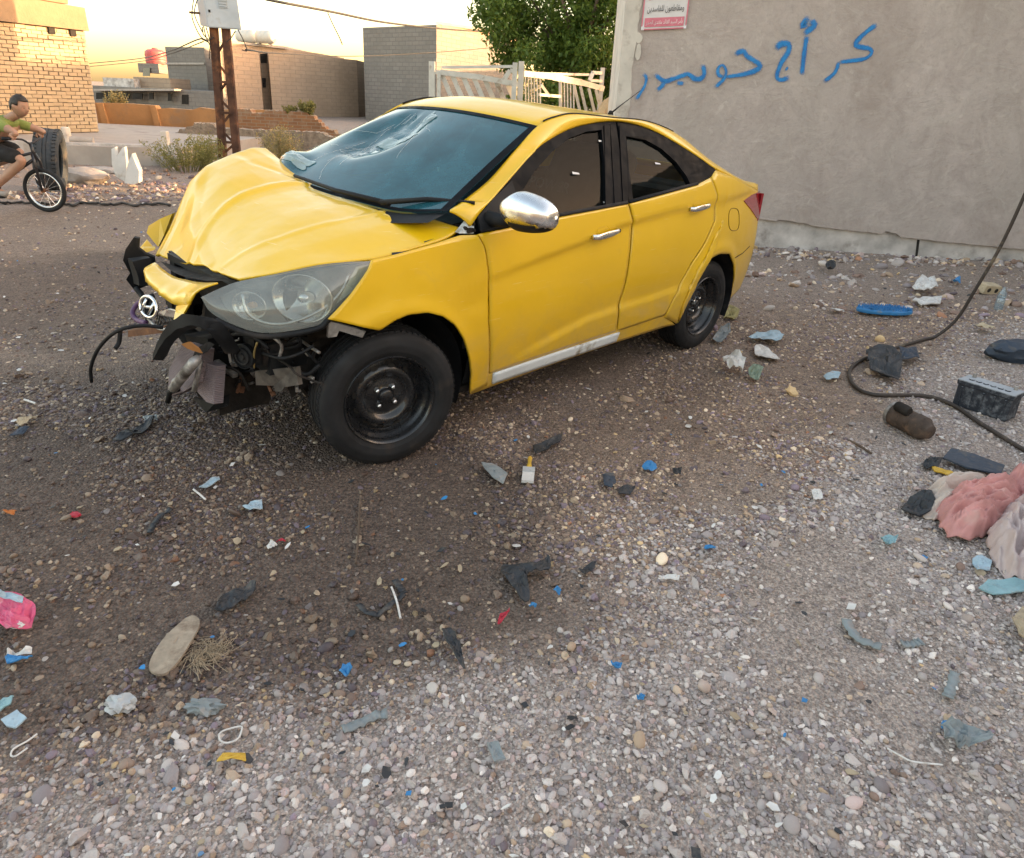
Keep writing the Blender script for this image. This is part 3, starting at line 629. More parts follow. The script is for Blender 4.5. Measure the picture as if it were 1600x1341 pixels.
# raised concrete platform in front of the house
pz = gnd(60, 232).z; PA = atY(-60, 235, 13.6); PB = atY(170, 232, 13.6); PCt = atY(262, 226, 14.2); zpl = .34
q = MB(); f0 = [Vector((PA.x, 13.5, 0)), Vector((PB.x, 13.7, 0)), Vector((PCt.x+.2, 14.3, 0)), Vector((PCt.x+.4, 21.3, 0)), Vector((PA.x-3, 21.3, 0))]
q.add(*hexa(f0, -.2, zpl)); plat = tag(recalc(q.build('platform', M_concrete)), kind='structure')
q = MB(); q.bar((PA.x, 13.42, zpl-.06), (PCt.x+.15, 14.2, zpl-.06), .16, .2)
kb = tag(q.build('kerb', M_plinth), kind='structure')
# ================================================================== THE CAR (x forward from front axle, y to its left, z up)
b = NB('yellow_paint')
n1 = b.noise(2.2, 6, .6); n2 = b.noise(45, 6, .7); n3 = b.noise(9, 8, .7, dist=.5)
c = b.ramp(n1, [(.3, (.75, .46, .004)), (.7, (.81, .505, .006))])
c = b.mix(b.ramp(n3, [(.58, (0, 0, 0)), (.80, (.18, .18, .18))]), c, (.50, .36, .13))
c = b.mix(b.ramp(n2, [(.66, (0, 0, 0)), (.74, (.35, .35, .35))]), c, (.34, .22, .07))
sz_ = b.n('ShaderNodeSeparateXYZ'); b.l(b.tc.outputs['Object'], sz_.inputs[0]); mr_ = b.n('ShaderNodeMapRange'); mr_.inputs[1].default_value = .62; mr_.inputs[2].default_value = .22; b.l(sz_.outputs[2], mr_.inputs[0])
dust = b.math('MULTIPLY', mr_.outputs[0], b.ramp(b.noise(5, 9, .7, dist=.8), [(.35, (0, 0, 0)), (.7, (.6, .6, .6))])); c = b.mix(dust, c, (.34, .27, .18))
scr = b.noise(3, 4, .5, b.mapv((2, 2, 60), (.12, .5, 0))); c = b.mix(b.ramp(scr, [(.69, (0, 0, 0)), (.71, (.35, .35, .35))]), c, (.85, .68, .30))
b.set(Base_Color=c, Roughness=b.ramp(n3, [(.3, (.30,)*3), (.7, (.48,)*3)]), Coat_Weight=.6, Coat_Roughness=b.ramp(n3, [(.35, (.05,)*3), (.75, (.22,)*3)]), Specular_IOR_Level=.5)
b.bump(b.noise(7, 3), .03, .01); M_yel = b.m
M_primer = simple('bare_primed_metal', (.68, .74, .77), .45, var=.1, scale=8, bump=.1, coat=.2, dirt=(.30, .27, .22), dirt_amt=.25, dscale=8)
M_blackp = simple('black_plastic', (.011, .012, .014), .5, var=.4, scale=12, bump=.12, spec=.25, dirt=(.045, .038, .033), dirt_amt=.3, dscale=6)
M_blackgloss = simple('black_pillar_trim', (.006, .007, .009), .5, var=.3, scale=8, bump=.03, spec=.06)
M_rubber = simple('tyre_rubber', (.016, .017, .019), .55, var=.35, scale=10, bump=.2, bscale=80, dist=.002, dirt=(.04, .034, .03), dirt_amt=.2, dscale=7, spec=.3)
M_steel = simple('black_steel_rim', (.012, .013, .015), .28, var=.3, scale=14, bump=.06, coat=.35)
M_chrome = simple('chrome', (.78, .79, .80), .12, 1, var=.06, scale=10, bump=.02, dirt=(.45, .42, .38), dirt_amt=.15, dscale=9)
M_alu = simple('grimy_aluminium', (.40, .385, .37), .5, .7, var=.3, scale=20, bump=.2, dirt=(.10, .085, .075), dirt_amt=.55, dscale=8)
M_fin = NB('radiator_fins'); wv = M_fin.n('ShaderNodeTexWave'); wv.inputs['Scale'].default_value = 42; wv.bands_direction = 'Z'; M_fin.l(M_fin.tc.outputs['Object'], wv.inputs['Vector'])
M_fin.set(Base_Color=M_fin.mix(M_fin.noise(9, 6), (.16, .125, .135), (.33, .27, .28)), Roughness=.6, Metallic=.4); M_fin.bump(wv.outputs['Fac'], .8, .004); M_fin = M_fin.m
M_grime = simple('engine_grime', (.020, .017, .015), .65, var=.5, scale=9, bump=.5, bscale=25, dist=.01, dirt=(.06, .047, .04), dirt_amt=.4, dscale=6, spec=.25)
M_rust = simple('rusty_steel', (.16, .075, .04), .8, .3, var=.4, scale=14, bump=.4, bscale=40, dirt=(.30, .15, .07), dirt_amt=.4, dscale=10)
M_seat = simple('seat_fabric', (.045, .046, .05), .85, var=.3, scale=12, bump=.3, bscale=120, dist=.002)
M_dash = simple('dashboard_vinyl', (.03, .032, .035), .6, bump=.1)
M_wtape = simple('white_sticker', (.70, .71, .72), .5, var=.08, bump=.05)
def glass(name, tint, rough=.02, refl=1.0, haze=0.0, hcol=(.5, .55, .55)):
    m = bpy.data.materials.new(name); m.use_nodes = True; nt = m.node_tree; nt.nodes.clear()
    out = nt.nodes.new('ShaderNodeOutputMaterial'); tr = nt.nodes.new('ShaderNodeBsdfTransparent'); gl = nt.nodes.new('ShaderNodeBsdfGlossy'); mx = nt.nodes.new('ShaderNodeMixShader')
    tr.inputs[0].default_value = (*tint, 1); gl.inputs['Roughness'].default_value = rough; gl.inputs['Color'].default_value = (refl, refl, refl, 1)
    base = tr.outputs[0]
    if haze:
        df = nt.nodes.new('ShaderNodeBsdfDiffuse'); df.inputs[0].default_value = (*hcol, 1); m2 = nt.nodes.new('ShaderNodeMixShader')
        tc = nt.nodes.new('ShaderNodeTexCoord'); nz = nt.nodes.new('ShaderNodeTexNoise'); nz.inputs['Scale'].default_value = 5; nz.inputs['Detail'].default_value = 8; nz.inputs['Roughness'].default_value = .7
        nt.links.new(tc.outputs['Object'], nz.inputs['Vector']); mr = nt.nodes.new('ShaderNodeMapRange'); mr.inputs[1].default_value = .3; mr.inputs[2].default_value = .75; mr.inputs[3].default_value = haze*.4; mr.inputs[4].default_value = haze
        nt.links.new(nz.outputs['Fac'], mr.inputs[0]); nt.links.new(mr.outputs[0], m2.inputs[0]); nt.links.new(tr.outputs[0], m2.inputs[1]); nt.links.new(df.outputs[0], m2.inputs[2]); base = m2.outputs[0]
    lw = nt.nodes.new('ShaderNodeLayerWeight'); lw.inputs[0].default_value = .5; pw = nt.nodes.new('ShaderNodeMath'); pw.operation = 'POWER'; pw.inputs[1].default_value = 5
    ml = nt.nodes.new('ShaderNodeMath'); ml.operation = 'MULTIPLY_ADD'; ml.inputs[1].default_value = .92; ml.inputs[2].default_value = .065
    nt.links.new(lw.outputs['Facing'], pw.inputs[0]); nt.links.new(pw.outputs[0], ml.inputs[0]); nt.links.new(ml.outputs[0], mx.inputs[0])
    nt.links.new(base, mx.inputs[1]); nt.links.new(gl.outputs[0], mx.inputs[2]); nt.links.new(mx.outputs[0], out.inputs[0]); return m
M_wsglass = glass('windscreen_glass', (.10, .24, .29), .015, 1.0, .66, (.040, .18, .235)); M_sideglass = glass('side_glass', (.30, .34, .34), .01, .12, .03, (.2, .23, .23)); M_lens = glass('headlight_lens', (.74, .77, .75), .07, 1.0, .36, (.60, .64, .60))  # windscreen haze colour paints a teal sky reflection over the glass tint
M_crack = glass('cracked_glass', (.30, .42, .44), .25, 1.0, .75, (.42, .55, .56)); M_redlens = simple('tail_lens', (.32, .012, .02), .15, var=.2, bump=.03, coat=.8)
car = empty('car', label='crashed yellow saloon car without a front bumper, parked on the gravel', cat='car'); car.matrix_world = CARM
def belt(x): return .985+(.055*smooth01(-.4, -1.6, x) if x < -.4 else 0)+(.10*smooth01(-1.7, -2.7, x) if x < -1.7 else 0)-(.09*smooth01(-2.7, -3.4, x) if x < -2.7 else 0)-(.12*smooth01(-.45, .5, x) if x > -.45 else 0)
def zc1(x): return float(np.interp(-x, [.0, .471, 1.139, 1.487, 1.966, 3.071, 3.5], [.70, .784, .880, .940, .979, 1.03, 1.03]))
def zc2(x): return float(np.interp(-x, [.5, .986, 1.248, 1.522, 2.192, 2.6], [.30, .40, .454, .47, .494, .50]))
def S(x, z):
    y = .850
    if x > -.25: y -= .30*((x+.25)/1.0)**2.3
    if x < -2.35: y -= .155*((-2.35-x)/1.05)**2
    zb_ = belt(x)
    if z > .62:
        t = min(z, zb_)-.62; y -= .045*(t/.36)**2
        if z > zb_: y -= .55*(z-zb_)+.10*(z-zb_)**2
    else: y -= .055*((.62-z)/.40)**2
    if -3.4 < x < .3 and z < zb_:
        f = smooth01(-.15, -.9, x)*(1-smooth01(-2.9, -3.4, x))+.0
        d = z-zc1(x); y += f*(-.022*(1-math.exp(d/.016))*math.exp(d/.20) if d < 0 else 0)
        f2 = smooth01(-.6, -1.0, x)*(1-smooth01(-2.1, -2.45, x)); d = z-zc2(x); y += f2*(-.020*(1-math.exp(-d/.014))*math.exp(-d/.13) if d > 0 else 0)
        f2 = smooth01(-.6, -1.2, x)*(1-smooth01(-2.0, -2.45, x)); y -= 0
    for wx in (0., -2.57):
        r = math.hypot(x-wx, z-.33)
        if z > .2: y += .013*math.exp(-((r-.375)/.045)**2)
    return y
def sp(px, py, off=0.):
    y = .8
    for _ in range(25):
        p = aty(px, py, y); y = .5*y+.5*(S(p.x, p.z)+off)
    return aty(px, py, y)
def spl(pts): return [sp(*p) for p in pts]
def to2(pts): return [Vector((p.x, p.z, 0)) for p in pts]
def coons(B, T, L, Rr, nu, nv, curve=lin):
    """B,T: left to right; L,R: bottom to top (2D lists)"""
    B = curve(B, nu); T = curve(T, nu); L = curve(L, nv); Rr = curve(Rr, nv); out = []
    for j in range(nv):
        v = j/(nv-1)
        for i in range(nu):
            u = i/(nu-1)
            out.append(B[i]*(1-v)+T[i]*v+L[j]*(1-u)+Rr[j]*u-(B[0]*(1-u)*(1-v)+B[-1]*u*(1-v)+T[0]*(1-u)*v+T[-1]*u*v))
    return out
def gridf(nu, nv): return [(j*nu+i, j*nu+i+1, (j+1)*nu+i+1, (j+1)*nu+i) for j in range(nv-1) for i in range(nu-1)]
def both(name, vs, fs, mat, solid=.012, sides=(1, -1), parent=None, sharp=None, smooth=True, want=(0, 1, 0), label=None):
    """one panel on the left side and its mirror on the right, normals outward"""
    res = []
    nrm = Vector()
    for f in fs: a, b_, c_ = [vs[i] for i in f[:3]]; nrm += (b_-a).cross(c_-a)
    flip = nrm.dot(Vector(want)) < 0
    for s in sides:
        V = [Vector((v.x, v.y*s, v.z)) for v in vs]; Fc = [f if (flip == (s < 0)) else tuple(reversed(f)) for f in fs]
        o = mk(name, V, Fc, mat, parent[s] if isinstance(parent, dict) else (parent or car), smooth, sharp)
        if solid: fix(o, solid=solid, off=-1)
        if label and s == 1: o['label'] = label
        res.append(o)
    return res
def side_panel(name, B, T, L, Rr, mat=M_yel, nu=44, nv=44, solid=.012, sides=(1, -1), off=0., dent=None, label=None):
    P2 = coons(to2(B), to2(T), to2(L), to2(Rr), nu, nv); V = []
    for p in P2:
        y = S(p.x, p.y)+off
        if dent: y += dent(p.x, p.y)
        V.append(Vector((p.x, y, p.y)))
    return both(name, V, gridf(nu, nv), mat, solid, sides, label=label)
# ---- panel outlines, read off the photograph on the body surface
archF = [(594, 517), (616, 502), (639, 492), (668, 488.5), (693, 494.5), (712, 508), (726, 531), (735, 560), (737.5, 585), (735, 617)]
dlF = [(747, 366), (759, 388), (764.5, 438), (764.5, 503), (764.5, 584)]                  # fender / front door
dlB = [(962.5, 518), (966, 486), (974, 451), (983, 400), (987, 352), (981, 318)]            # front / rear door, upwards
belt_f = [(751, 362), (803, 352), (878, 337), (981, 318)]
belt_r = [(984, 317), (1043, 301), (1091, 288), (1110, 278)]
drR = [(1036, 505), (1049, 481), (1063, 446), (1080, 411), (1100, 381), (1117, 345), (1121, 305), (1112, 277)]
archR = [(1058, 507), (1064, 482), (1077, 451), (1094, 424), (1111, 404), (1125, 397), (1141, 397), (1147.5, 414), (1147, 441), (1140, 469)]
fenB = spl([(513, 499), (553, 508), (594, 517)]+archF[1:]+[(761.5, 602)])
side_panel('fender', fenB, spl([(581, 406), (620, 397.5), (690, 378), (720, 368), (746, 367)]), spl([(513, 499), (547, 463), (577, 421), (581, 406)]), spl([(761.5, 602), (763, 503), (763, 438), (757.5, 388), (746, 367)]), nu=70, nv=26, sides=(1,),
           dent=lambda x, z: -.006*math.exp(-((x+.40)/.08)**2-((z-.68)/.03)**2)+.003*fb(x*5, z*5, 1))
# right fender is crumpled at its front
fr = [Vector((p.x, 0, p.z)) for p in fenB]
P2 = coons(to2(fenB), to2(spl([(581, 406), (620, 397.5), (690, 378), (720, 368), (745, 367)])), to2(spl([(513, 499), (547, 463), (577, 421), (581, 406)])), to2(spl([(760, 603), (761.5, 503), (761.5, 438), (756, 388), (745, 367)])), 50, 20)
V = [Vector((p.x+.05*smooth01(-.1, .3, p.x)*fb(p.y*6, p.x*6, 3), S(p.x, p.y)-.04*smooth01(0, .3, p.x)*(1+fb(p.x*9, p.y*9, 5)), p.y)) for p in P2]
both('fender', V, gridf(50, 20), M_yel, sides=(-1,))
fd = side_panel('front_door', spl([(766.5, 584), (865, 550), (962.5, 518)]), spl(belt_f), spl(list(reversed([(p[0]+.8, p[1]) for p in dlF]))), spl(dlB))
rdB = spl([(965, 517.5), (1000, 506), (1020, 499), (1036, 494)])
rd = side_panel('rear_door', rdB, spl(belt_r), spl([(965, 517.5), (968.5, 486), (976.5, 451), (985.5, 400), (989.5, 352), (984, 317)]), spl([(1037.5, 494), (1050.5, 470), (1063.5, 441), (1080.5, 410), (1100.5, 380), (1116.5, 345), (1121, 305), (1110.5, 277.5)]))
# quarter panel: its rear end runs on round the corner
def X2(x, z): return Vector((x, S(x, z), z))
qB = spl([(1039, 496), (1058, 507)]+archR[1:])+[X2(-3.12, .27), X2(-3.30, .30)]
qT = spl([(1112, 277), (1118, 266)])+[X2(-2.75, 1.135), X2(-2.95, 1.09), X2(-3.15, 1.045), X2(-3.30, 1.015)]
side_panel('quarter_panel', qB, qT, spl([(1039, 496), (1052, 470), (1065, 441), (1082, 411), (1102, 381), (1118, 345), (1122.5, 305), (1112, 277)]), [X2(-3.30, .30), X2(-3.33, .55), X2(-3.33, .80), X2(-3.30, 1.015)], nu=60, nv=34)
# sill: primed strip at the front, yellow behind
side_panel('sill_strip', spl([(769, 600), (865, 567), (962, 534)]), spl([(771, 584), (865, 552.5), (968, 519.5)]), spl([(769, 600), (771, 584)]), spl([(962, 534), (968, 519.5)]), M_primer, 30, 5, off=.004, sides=(1,), label='bare pale primed strip along the sill')
side_panel('sill', spl([(737, 617), (865, 570), (962, 536.5), (1056, 508)]), spl([(762, 584), (865, 549), (966, 514), (1038, 492)]), spl([(737, 617), (762, 584)]), spl([(1056, 508), (1038, 492)]), M_yel, 40, 6, off=-.006)
# ---- roof side rail with both pillars (from screen corner to tail), one strip each side
ditch = [aty(703, 328, .725), aty(726, 312, .69), aty(764, 281, .645), aty(802, 238, .60), aty(841, 196, .56), aty(870, 182.5, .555), aty(900, 178, .553), Vector((-1.60, .553, 1.452)), Vector((-1.95, .553, 1.440)), Vector((-2.3, .557, 1.372)), Vector((-2.60, .575, 1.250)), Vector((-2.85, .605, 1.155)), Vector((-3.08, .63, 1.095)), Vector((-3.30, .635, 1.065))]
dlo_up = spl([(736, 353), (746, 338), (768.6, 311), (803, 270), (837, 234), (871.5, 211), (906, 197), (954, 190), (991.5, 194.5), (1026, 206.5), (1060, 225), (1094, 246.5), (1118, 263)])
low = dlo_up+[X2(-2.75, 1.137), X2(-2.95, 1.092), X2(-3.15, 1.047), X2(-3.30, 1.017)]
NU = 90; A_ = cat_rom(ditch, 220); B_ = cat_rom(low, 220)
def by_x(C, x):
    for i in range(len(C)-1):
        if C[i].x >= x >= C[i+1].x: t = (C[i].x-x)/max(C[i].x-C[i+1].x, 1e-6); return C[i].lerp(C[i+1], t)
    return C[0] if x > C[0].x else C[-1]
V = []; nv = 9
for i in range(NU):
    u = i/(NU-1); a = by_x(A_, -.30-3.0*u) if i else A_[0]; l = by_x(B_, -.42-2.88*u) if i else B_[0]
    for j in range(nv):
        t = j/(nv-1); p = l.lerp(a, t); e = (a-l); nn_ = Vector((0, e.z, -e.y)); nn_ = nn_.normalized() if nn_.length > 0 else Vector((0, 1, 0))
        p = p+nn_*(-4*t*(1-t)*.010*-1)*(1 if nn_.y > 0 else -1); V.append(p)
both('roof_side', V, [(i*nv+j, (i+1)*nv+j, (i+1)*nv+j+1, i*nv+j+1) for i in range(NU-1) for j in range(nv-1)], M_yel)
# ---- roof skin
def hdr(y): return -1.035+.07*(1-(y/.55)**2)*1.0
V = []; nu, nv = 40, 25
xr = [-1.035, -2.30]
for i in range(nu):
    t = i/(nu-1)
    for j in range(nv):
        s = -1+2*j/(nv-1); x0 = -1.02+.075*(1-s*s); x1 = -2.24-.05*(1-s*s); x = x0+(x1-x0)*t
        e = by_x(A_, min(-1.02+(x1+1.02)*t, -1.02)); y = s*(e.y-.006)
        V.append(Vector((x, y, e.z-.004+.040*(1-s*s)*(.35+.65*math.sin(math.pi*min(1, t*1.15+.12))))))
roof = both('roof', V, gridf(nv, nu), M_yel, .015, (1,), want=(0, 0, 1))[0]
rq = MB()
for s in (1, -1): rq.tube([Vector((p.x, s*(p.y-.003), p.z+.001)) for p in A_ if -2.24 < p.x < -1.05], .005, 6)
rq.build('drip_seam', M_blackp, roof, smooth=True)
q = MB().tube([Vector((-1.93, .30, 1.462)), Vector((-2.02, .30, 1.51)), Vector((-2.2, .30, 1.60))], [.006, .003, .0018], 6); q.lathe([(.0, -.0), (.018, 0), (.012, .02), (0, .025)], 12, Matrix.Translation((-1.93, .30, 1.455)) @ Matrix.Rotation(R_(90), 4, 'X')); q.build('antenna', M_blackp, car, smooth=True)
# ---- windscreen
WB = [aty(418, 259, -.70)+Vector((0, 0, -.015)), aty(446, 277, -.5), aty(502, 290, -.25), aty(553, 303, 0), aty(603, 321, .3), aty(654, 336, .52), aty(700, 334, .715)]
WB = [Vector((-.285, -.715, 1.05)), Vector((-.235, -.5, 1.035)), Vector((-.20, -.25, 1.025)), Vector((-.19, 0, 1.020)), Vector((-.20, .25, 1.02)), Vector((-.24, .5, 1.022)), Vector((-.318, .715, 1.058))]
NBx, NBy = 41, 25; bot = cat_rom(WB, NBx); top = [Vector((-1.02+.075*(1-s*s), s*.552, 1.396+.022*(1-s*s))) for s in [-1+2*i/(NBx-1) for i in range(NBx)]]
V = []
for j in range(NBy):
    t = j/(NBy-1)
    for i in range(NBx):
        s = -1+2*i/(NBx-1); p = bot[i].lerp(top[i], t); e = by_x(A_, p.x); nrm = Vector((.45, 0, .89))
        ed = (1-abs(s)**6); p += nrm*(.022*math.sin(math.pi*t)*ed+.012*(1-s*s))
        # sagging broken zone on the passenger side
        dd = math.hypot((s+.33)/.42, (t-.62)/.33); k_ = 1-smooth01(.3, 1.15, dd)
        if 0 < i < NBx-1 and 0 < j < NBy-1: p -= nrm*(.055*k_+.016*k_*fb(s*6, t*6, 2)+.010*fb(s*9+3, t*11, 6)*smooth01(.0, .5, k_))
        dd2 = math.hypot((s+.78)/.34, (t-.12)/.16); k2 = 1-smooth01(.2, 1.1, dd2)
        if 0 < i < NBx-1 and 0 < j < NBy-1: p += nrm*(.030*k2*math.sin(7*s+9*t)+.02*k2)
        V.append(p)
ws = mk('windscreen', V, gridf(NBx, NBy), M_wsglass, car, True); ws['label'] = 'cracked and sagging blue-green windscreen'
def wsp(s, t, o=.004):
    i = (s+1)/2*(NBx-1); j = t*(NBy-1); i0 = min(int(i), NBx-2); j0 = min(int(j), NBy-2); fi, fj = i-i0, j-j0
    g_ = lambda a, b_: V[b_*NBx+a]
    return g_(i0, j0)*(1-fi)*(1-fj)+g_(i0+1, j0)*fi*(1-fj)+g_(i0, j0+1)*(1-fi)*fj+g_(i0+1, j0+1)*fi*fj+Vector((.45, 0, .89))*o
WS_ = list(V)
# black edge band
q = MB(); bw = .05; ring = []
for i in range(60): ring.append((-1+2*i/59, 0.))
for i in range(1, 40): ring.append((1., i/39))
for i in range(1, 60): ring.append((1-2*i/59, 1.))
for i in range(1, 39): ring.append((-1., 1-i/39))
vs = []
for s, t in ring: vs += [wsp(s, t, .003), wsp(s*(1-.055), t*(1-.07)+.022 if t < .99 else .965, .0035)]
k = len(ring); q.add(vs, [(2*i, 2*((i+1) % k), 2*((i+1) % k)+1, 2*i+1) for i in range(k)]); q.build('edge_band', M_blackgloss, ws, True)
random.seed(21); q = MB()
for i in range(26):
    s = random.gauss(-.30, .22); t = random.gauss(.66, .15); a = random.uniform(0, 6.28); pts = []
    for j in range(random.randint(4, 9)):
        if abs(s) < .93 and .06 < t < .94: pts.append(wsp(s, t, .005))
        s += .045*math.cos(a); t += .05*math.sin(a); a += random.uniform(-.5, .5)
    if len(pts) > 2: q.tube(pts, .00045, 3)
q.build('crack', M_wtape, ws)
for (cs, ct_, sx, sy, sd) in [(-.12, .60, .20, .055, 1), (-.06, .80, .07, .11, 2), (-.72, .13, .20, .05, 3)]:
    vs = []; n_ = 9
    for j in range(n_):
        for i in range(n_):
            a = -1+2*i/(n_-1); e = -1+2*j/(n_-1); r = max(abs(a), abs(e)); hump = .014*(1-r)+.010*fb(a*2.5+sd*5, e*2.5, sd)*(1-r)
            sk = .35*a*(1 if sd != 2 else -1); vs.append(wsp(cs+sx*(a+.2*fb(e*2, a, sd)), ct_+sy*(e+sk+.25*fb(a*2, e*2, sd+4)), .004+hump))
    mk('bulged_glass', vs, gridf(n_, n_), M_crack, ws, False)
# wipers
q = MB(); p0 = wsp(.55, .0, .03); p1 = aty(747, 317, .74)+Vector((.02, 0, .0)); q.tube([p0, p0.lerp(p1, .5)+Vector((0, 0, .015)), p1], [.012, .011, .008], 8); q.build('wiper', M_blackp, car, smooth=True)
q = MB(); q.tube([wsp(.60, .015, .022), wsp(.1, .012, .024), wsp(-.45, .02, .024)], [.012, .010, .008], 8); q.build('wiper', M_blackp, car, smooth=True)
# cowl strip
q = MB(); vs = []
for i in range(30): s = -1+2*i/29; a = wsp(s*.99, .0, -.004); vs += [a+Vector((.10, 0, -.035)), a+Vector((0, 0, -.004))]
q.add(vs, [(2*i, 2*i+2, 2*i+3, 2*i+1) for i in range(29)]); q.build('cowl', M_blackp, car, True)
# ---- buckled bonnet
HR = [[(-.372, .752, .993), (-.254, .758, .956), (-.042, .735, .918), (.061, .715, .901), (.255, .64, .884), (.383, .55, .845), (.471, .42, .803)],
      [(-.30, .55, 1.020), (-.20, .55, 1.000), (-.03, .54, .972), (.10, .52, .945), (.26, .46, .905), (.38, .40, .860), (.468, .30, .790)],
      [(-.265, .25, 1.026), (-.16, .25, 1.022), (.0, .24, 1.004), (.13, .23, .975), (.28, .20, .915), (.38, .18, .850), (.466, .15, .775)],
      [(-.25, -.08, 1.030), (-.15, -.10, 1.034), (.0, -.12, 1.022), (.13, -.12, .992), (.27, -.12, .925), (.38, -.08, .835), (.464, -.03, .752)],
      [(-.265, -.33, 1.046), (-.16, -.35, 1.075), (-.01, -.36, 1.078), (.12, -.36, 1.045), (.25, -.34, .955), (.36, -.30, .835), (.458, -.22, .728)],
      [(-.285, -.56, 1.095), (-.20, -.55, 1.125), (-.05, -.54, 1.118), (.08, -.53, 1.078), (.20, -.50, .985), (.33, -.46, .835), (.452, -.38, .712)],
      [(-.262, -.705, 1.155), (-.18, -.695, 1.158), (-.05, -.675, 1.125), (.09, -.655, 1.075), (.195, -.615, 1.005), (.33, -.57, .800), (.448, -.47, .700)]]
NX = 96; n_u = 120
rows_ = [[p.lerp(q_, .25+.5*k_/6) for p, q_ in zip(cat_rom(r, NX), lin(r, NX))] for k_, r in enumerate(HR)]
cols_ = [[p.lerp(q_, .72) for p, q_ in zip(cat_rom([r[i] for r in rows_], n_u), lin([r[i] for r in rows_], n_u))] for i in range(NX)]
FOLDS = [([(-.25, -.17), (-.15, -.2), (.214, -.2), (.33, -.16), (.46, -.05)], .010, .035), ([(.12, -.66), (.22, -.50), (.33, -.33), (.40, -.12), (.47, .12)], .013, .045),
         ([(-.30, .42), (0, .40), (.25, .33), (.47, .22)], .004, .025), ([(.44, -.42), (.34, -.50), (.22, -.62)], .010, .03), ([(-.1, -.7), (-.08, -.5), (-.2, -.3)], -.006, .04)]
def seg_d(px_, py_, A, B):
    ax, ay = A; bx, by = B; dx, dy = bx-ax, by-ay; t = max(0, min(1, ((px_-ax)*dx+(py_-ay)*dy)/(dx*dx+dy*dy))); return math.hypot(px_-ax-t*dx, py_-ay-t*dy)
V = []
for i in range(NX):
    for j in range(n_u):
        p = cols_[i][j].copy(); dz = .003*fb(p.x*5, p.y*5, 6)
        for pl, amp, wd in FOLDS:
            d = min(seg_d(p.x, p.y, pl[k_], pl[k_+1]) for k_ in range(len(pl)-1))
            if d < wd: dz += amp*(1-d/wd)
        p.z += dz*min(1, min(j, n_u-1-j)/5); V.append(p)
hood = both('bonnet', V, gridf(n_u, NX), M_yel, .012, (1,), want=(0, 0, 1))[0]; hood['label'] = 'buckled yellow bonnet tented up on the far side'
# ---- window frames, glass
from mathutils.geometry import tessellate_polygon
def tess(loops):
    """2D loops (outer, holes) -> verts, faces"""
    pts = [p for l in loops for p in l]; return pts, [tuple(t) for t in tessellate_polygon(loops)]
def dens2(pts, d=.03):
    out = []
    for a, b_ in zip(pts, pts[1:]+pts[:1]):
        k = max(1, int((b_-a).length/d)); out += [a.lerp(b_, i/k) for i in range(k)]
    return out
upF = [(746, 338), (768.6, 311), (803, 270), (837, 234), (871.5, 211), (906, 197), (954, 190), (963, 191)]
upR = [(965.5, 191), (991.5, 194.5), (1026, 206.5), (1060, 225), (1094, 246.5), (1118, 263), (1111, 276)]
winF = [(806, 347), (813, 305), (836, 268), (863, 238), (891, 216), (917, 206), (941, 203), (945, 250), (947, 321), (878, 334)]
winR = [(990, 311), (984, 265), (979, 213), (1010, 219), (1035, 233), (1058, 254), (1074, 276), (1079, 287), (1043, 297)]
DP = {1: fd[0], -1: fd[1]}; RP = {1: rd[0], -1: rd[1]}
for up, lo, win, par in ((upF, [(981, 317.5), (878, 336.5), (803, 351.5), (751, 361.5)], winF, DP), (upR, [(1091, 287.5), (1043, 300.5), (984, 316.5)], winR, RP)):
    outer = cat_rom(to2(spl(up)), 40)+to2(spl(lo)); hole = dens2(to2(spl(win)), .05)
    P2, T_ = tess([outer, hole]); V = [Vector((p.x, S(p.x, p.y)-.004, p.y)) for p in P2]
    both('window_frame', V, T_, M_blackgloss, .03, parent=par, smooth=False)
    c_ = sum(hole, Vector())/len(hole); big = [c_+(p-c_)*1.04 for p in hole]; P2, T_ = tess([big]); V = [Vector((p.x, S(p.x, p.y)-.022, p.y)) for p in P2]
    both('window_glass', V, T_, M_sideglass, 0, parent=par, smooth=False)
    q = [sp(*p, .002) for p in lo]; vs = []
    for p in q: vs += [p+Vector((0, .004, -.004)), p+Vector((0, -.004, .012))]
    both('belt_trim', vs, [(2*i, 2*i+2, 2*i+3, 2*i+1) for i in range(len(q)-1)], M_blackp, .006, parent=par)
# shiny pillar strips and white tape scraps
for (a, b_, wd) in (((949, 196), (951, 321), 4.5), ((957, 194), (964, 319), 3.2), ((972, 196), (978, 317), 4)):
    V = [sp(a[0]-wd, a[1], .002), sp(a[0]+wd, a[1], .002), sp(b_[0]+wd, b_[1], .002), sp(b_[0]-wd, b_[1], .002)]
    both('pillar_trim', V, [(0, 1, 2, 3)], M_blackgloss, .008, parent=RP if a[0] > 965 else DP, smooth=False)
for (px, py, w_, h_, par) in ((941, 220, 6, 3, fd[0]), (900, 270, 6, 4.5, fd[0]), (1065, 235, 4, 3, rd[0]), (1028, 255, 4.5, 3.5, rd[0]), (946, 316, 3, 2.5, fd[0])):
    V = [sp(px-w_, py-h_*.4, -.012), sp(px+w_*.7, py-h_*.2+1, -.012), sp(px+w_, py+h_*.6, -.012), sp(px-w_*.8, py+h_*.5, -.012)]
    both('tape_scrap', V, [(0, 1, 2, 3)], M_wtape, .001, (1,), parent=par, smooth=False)
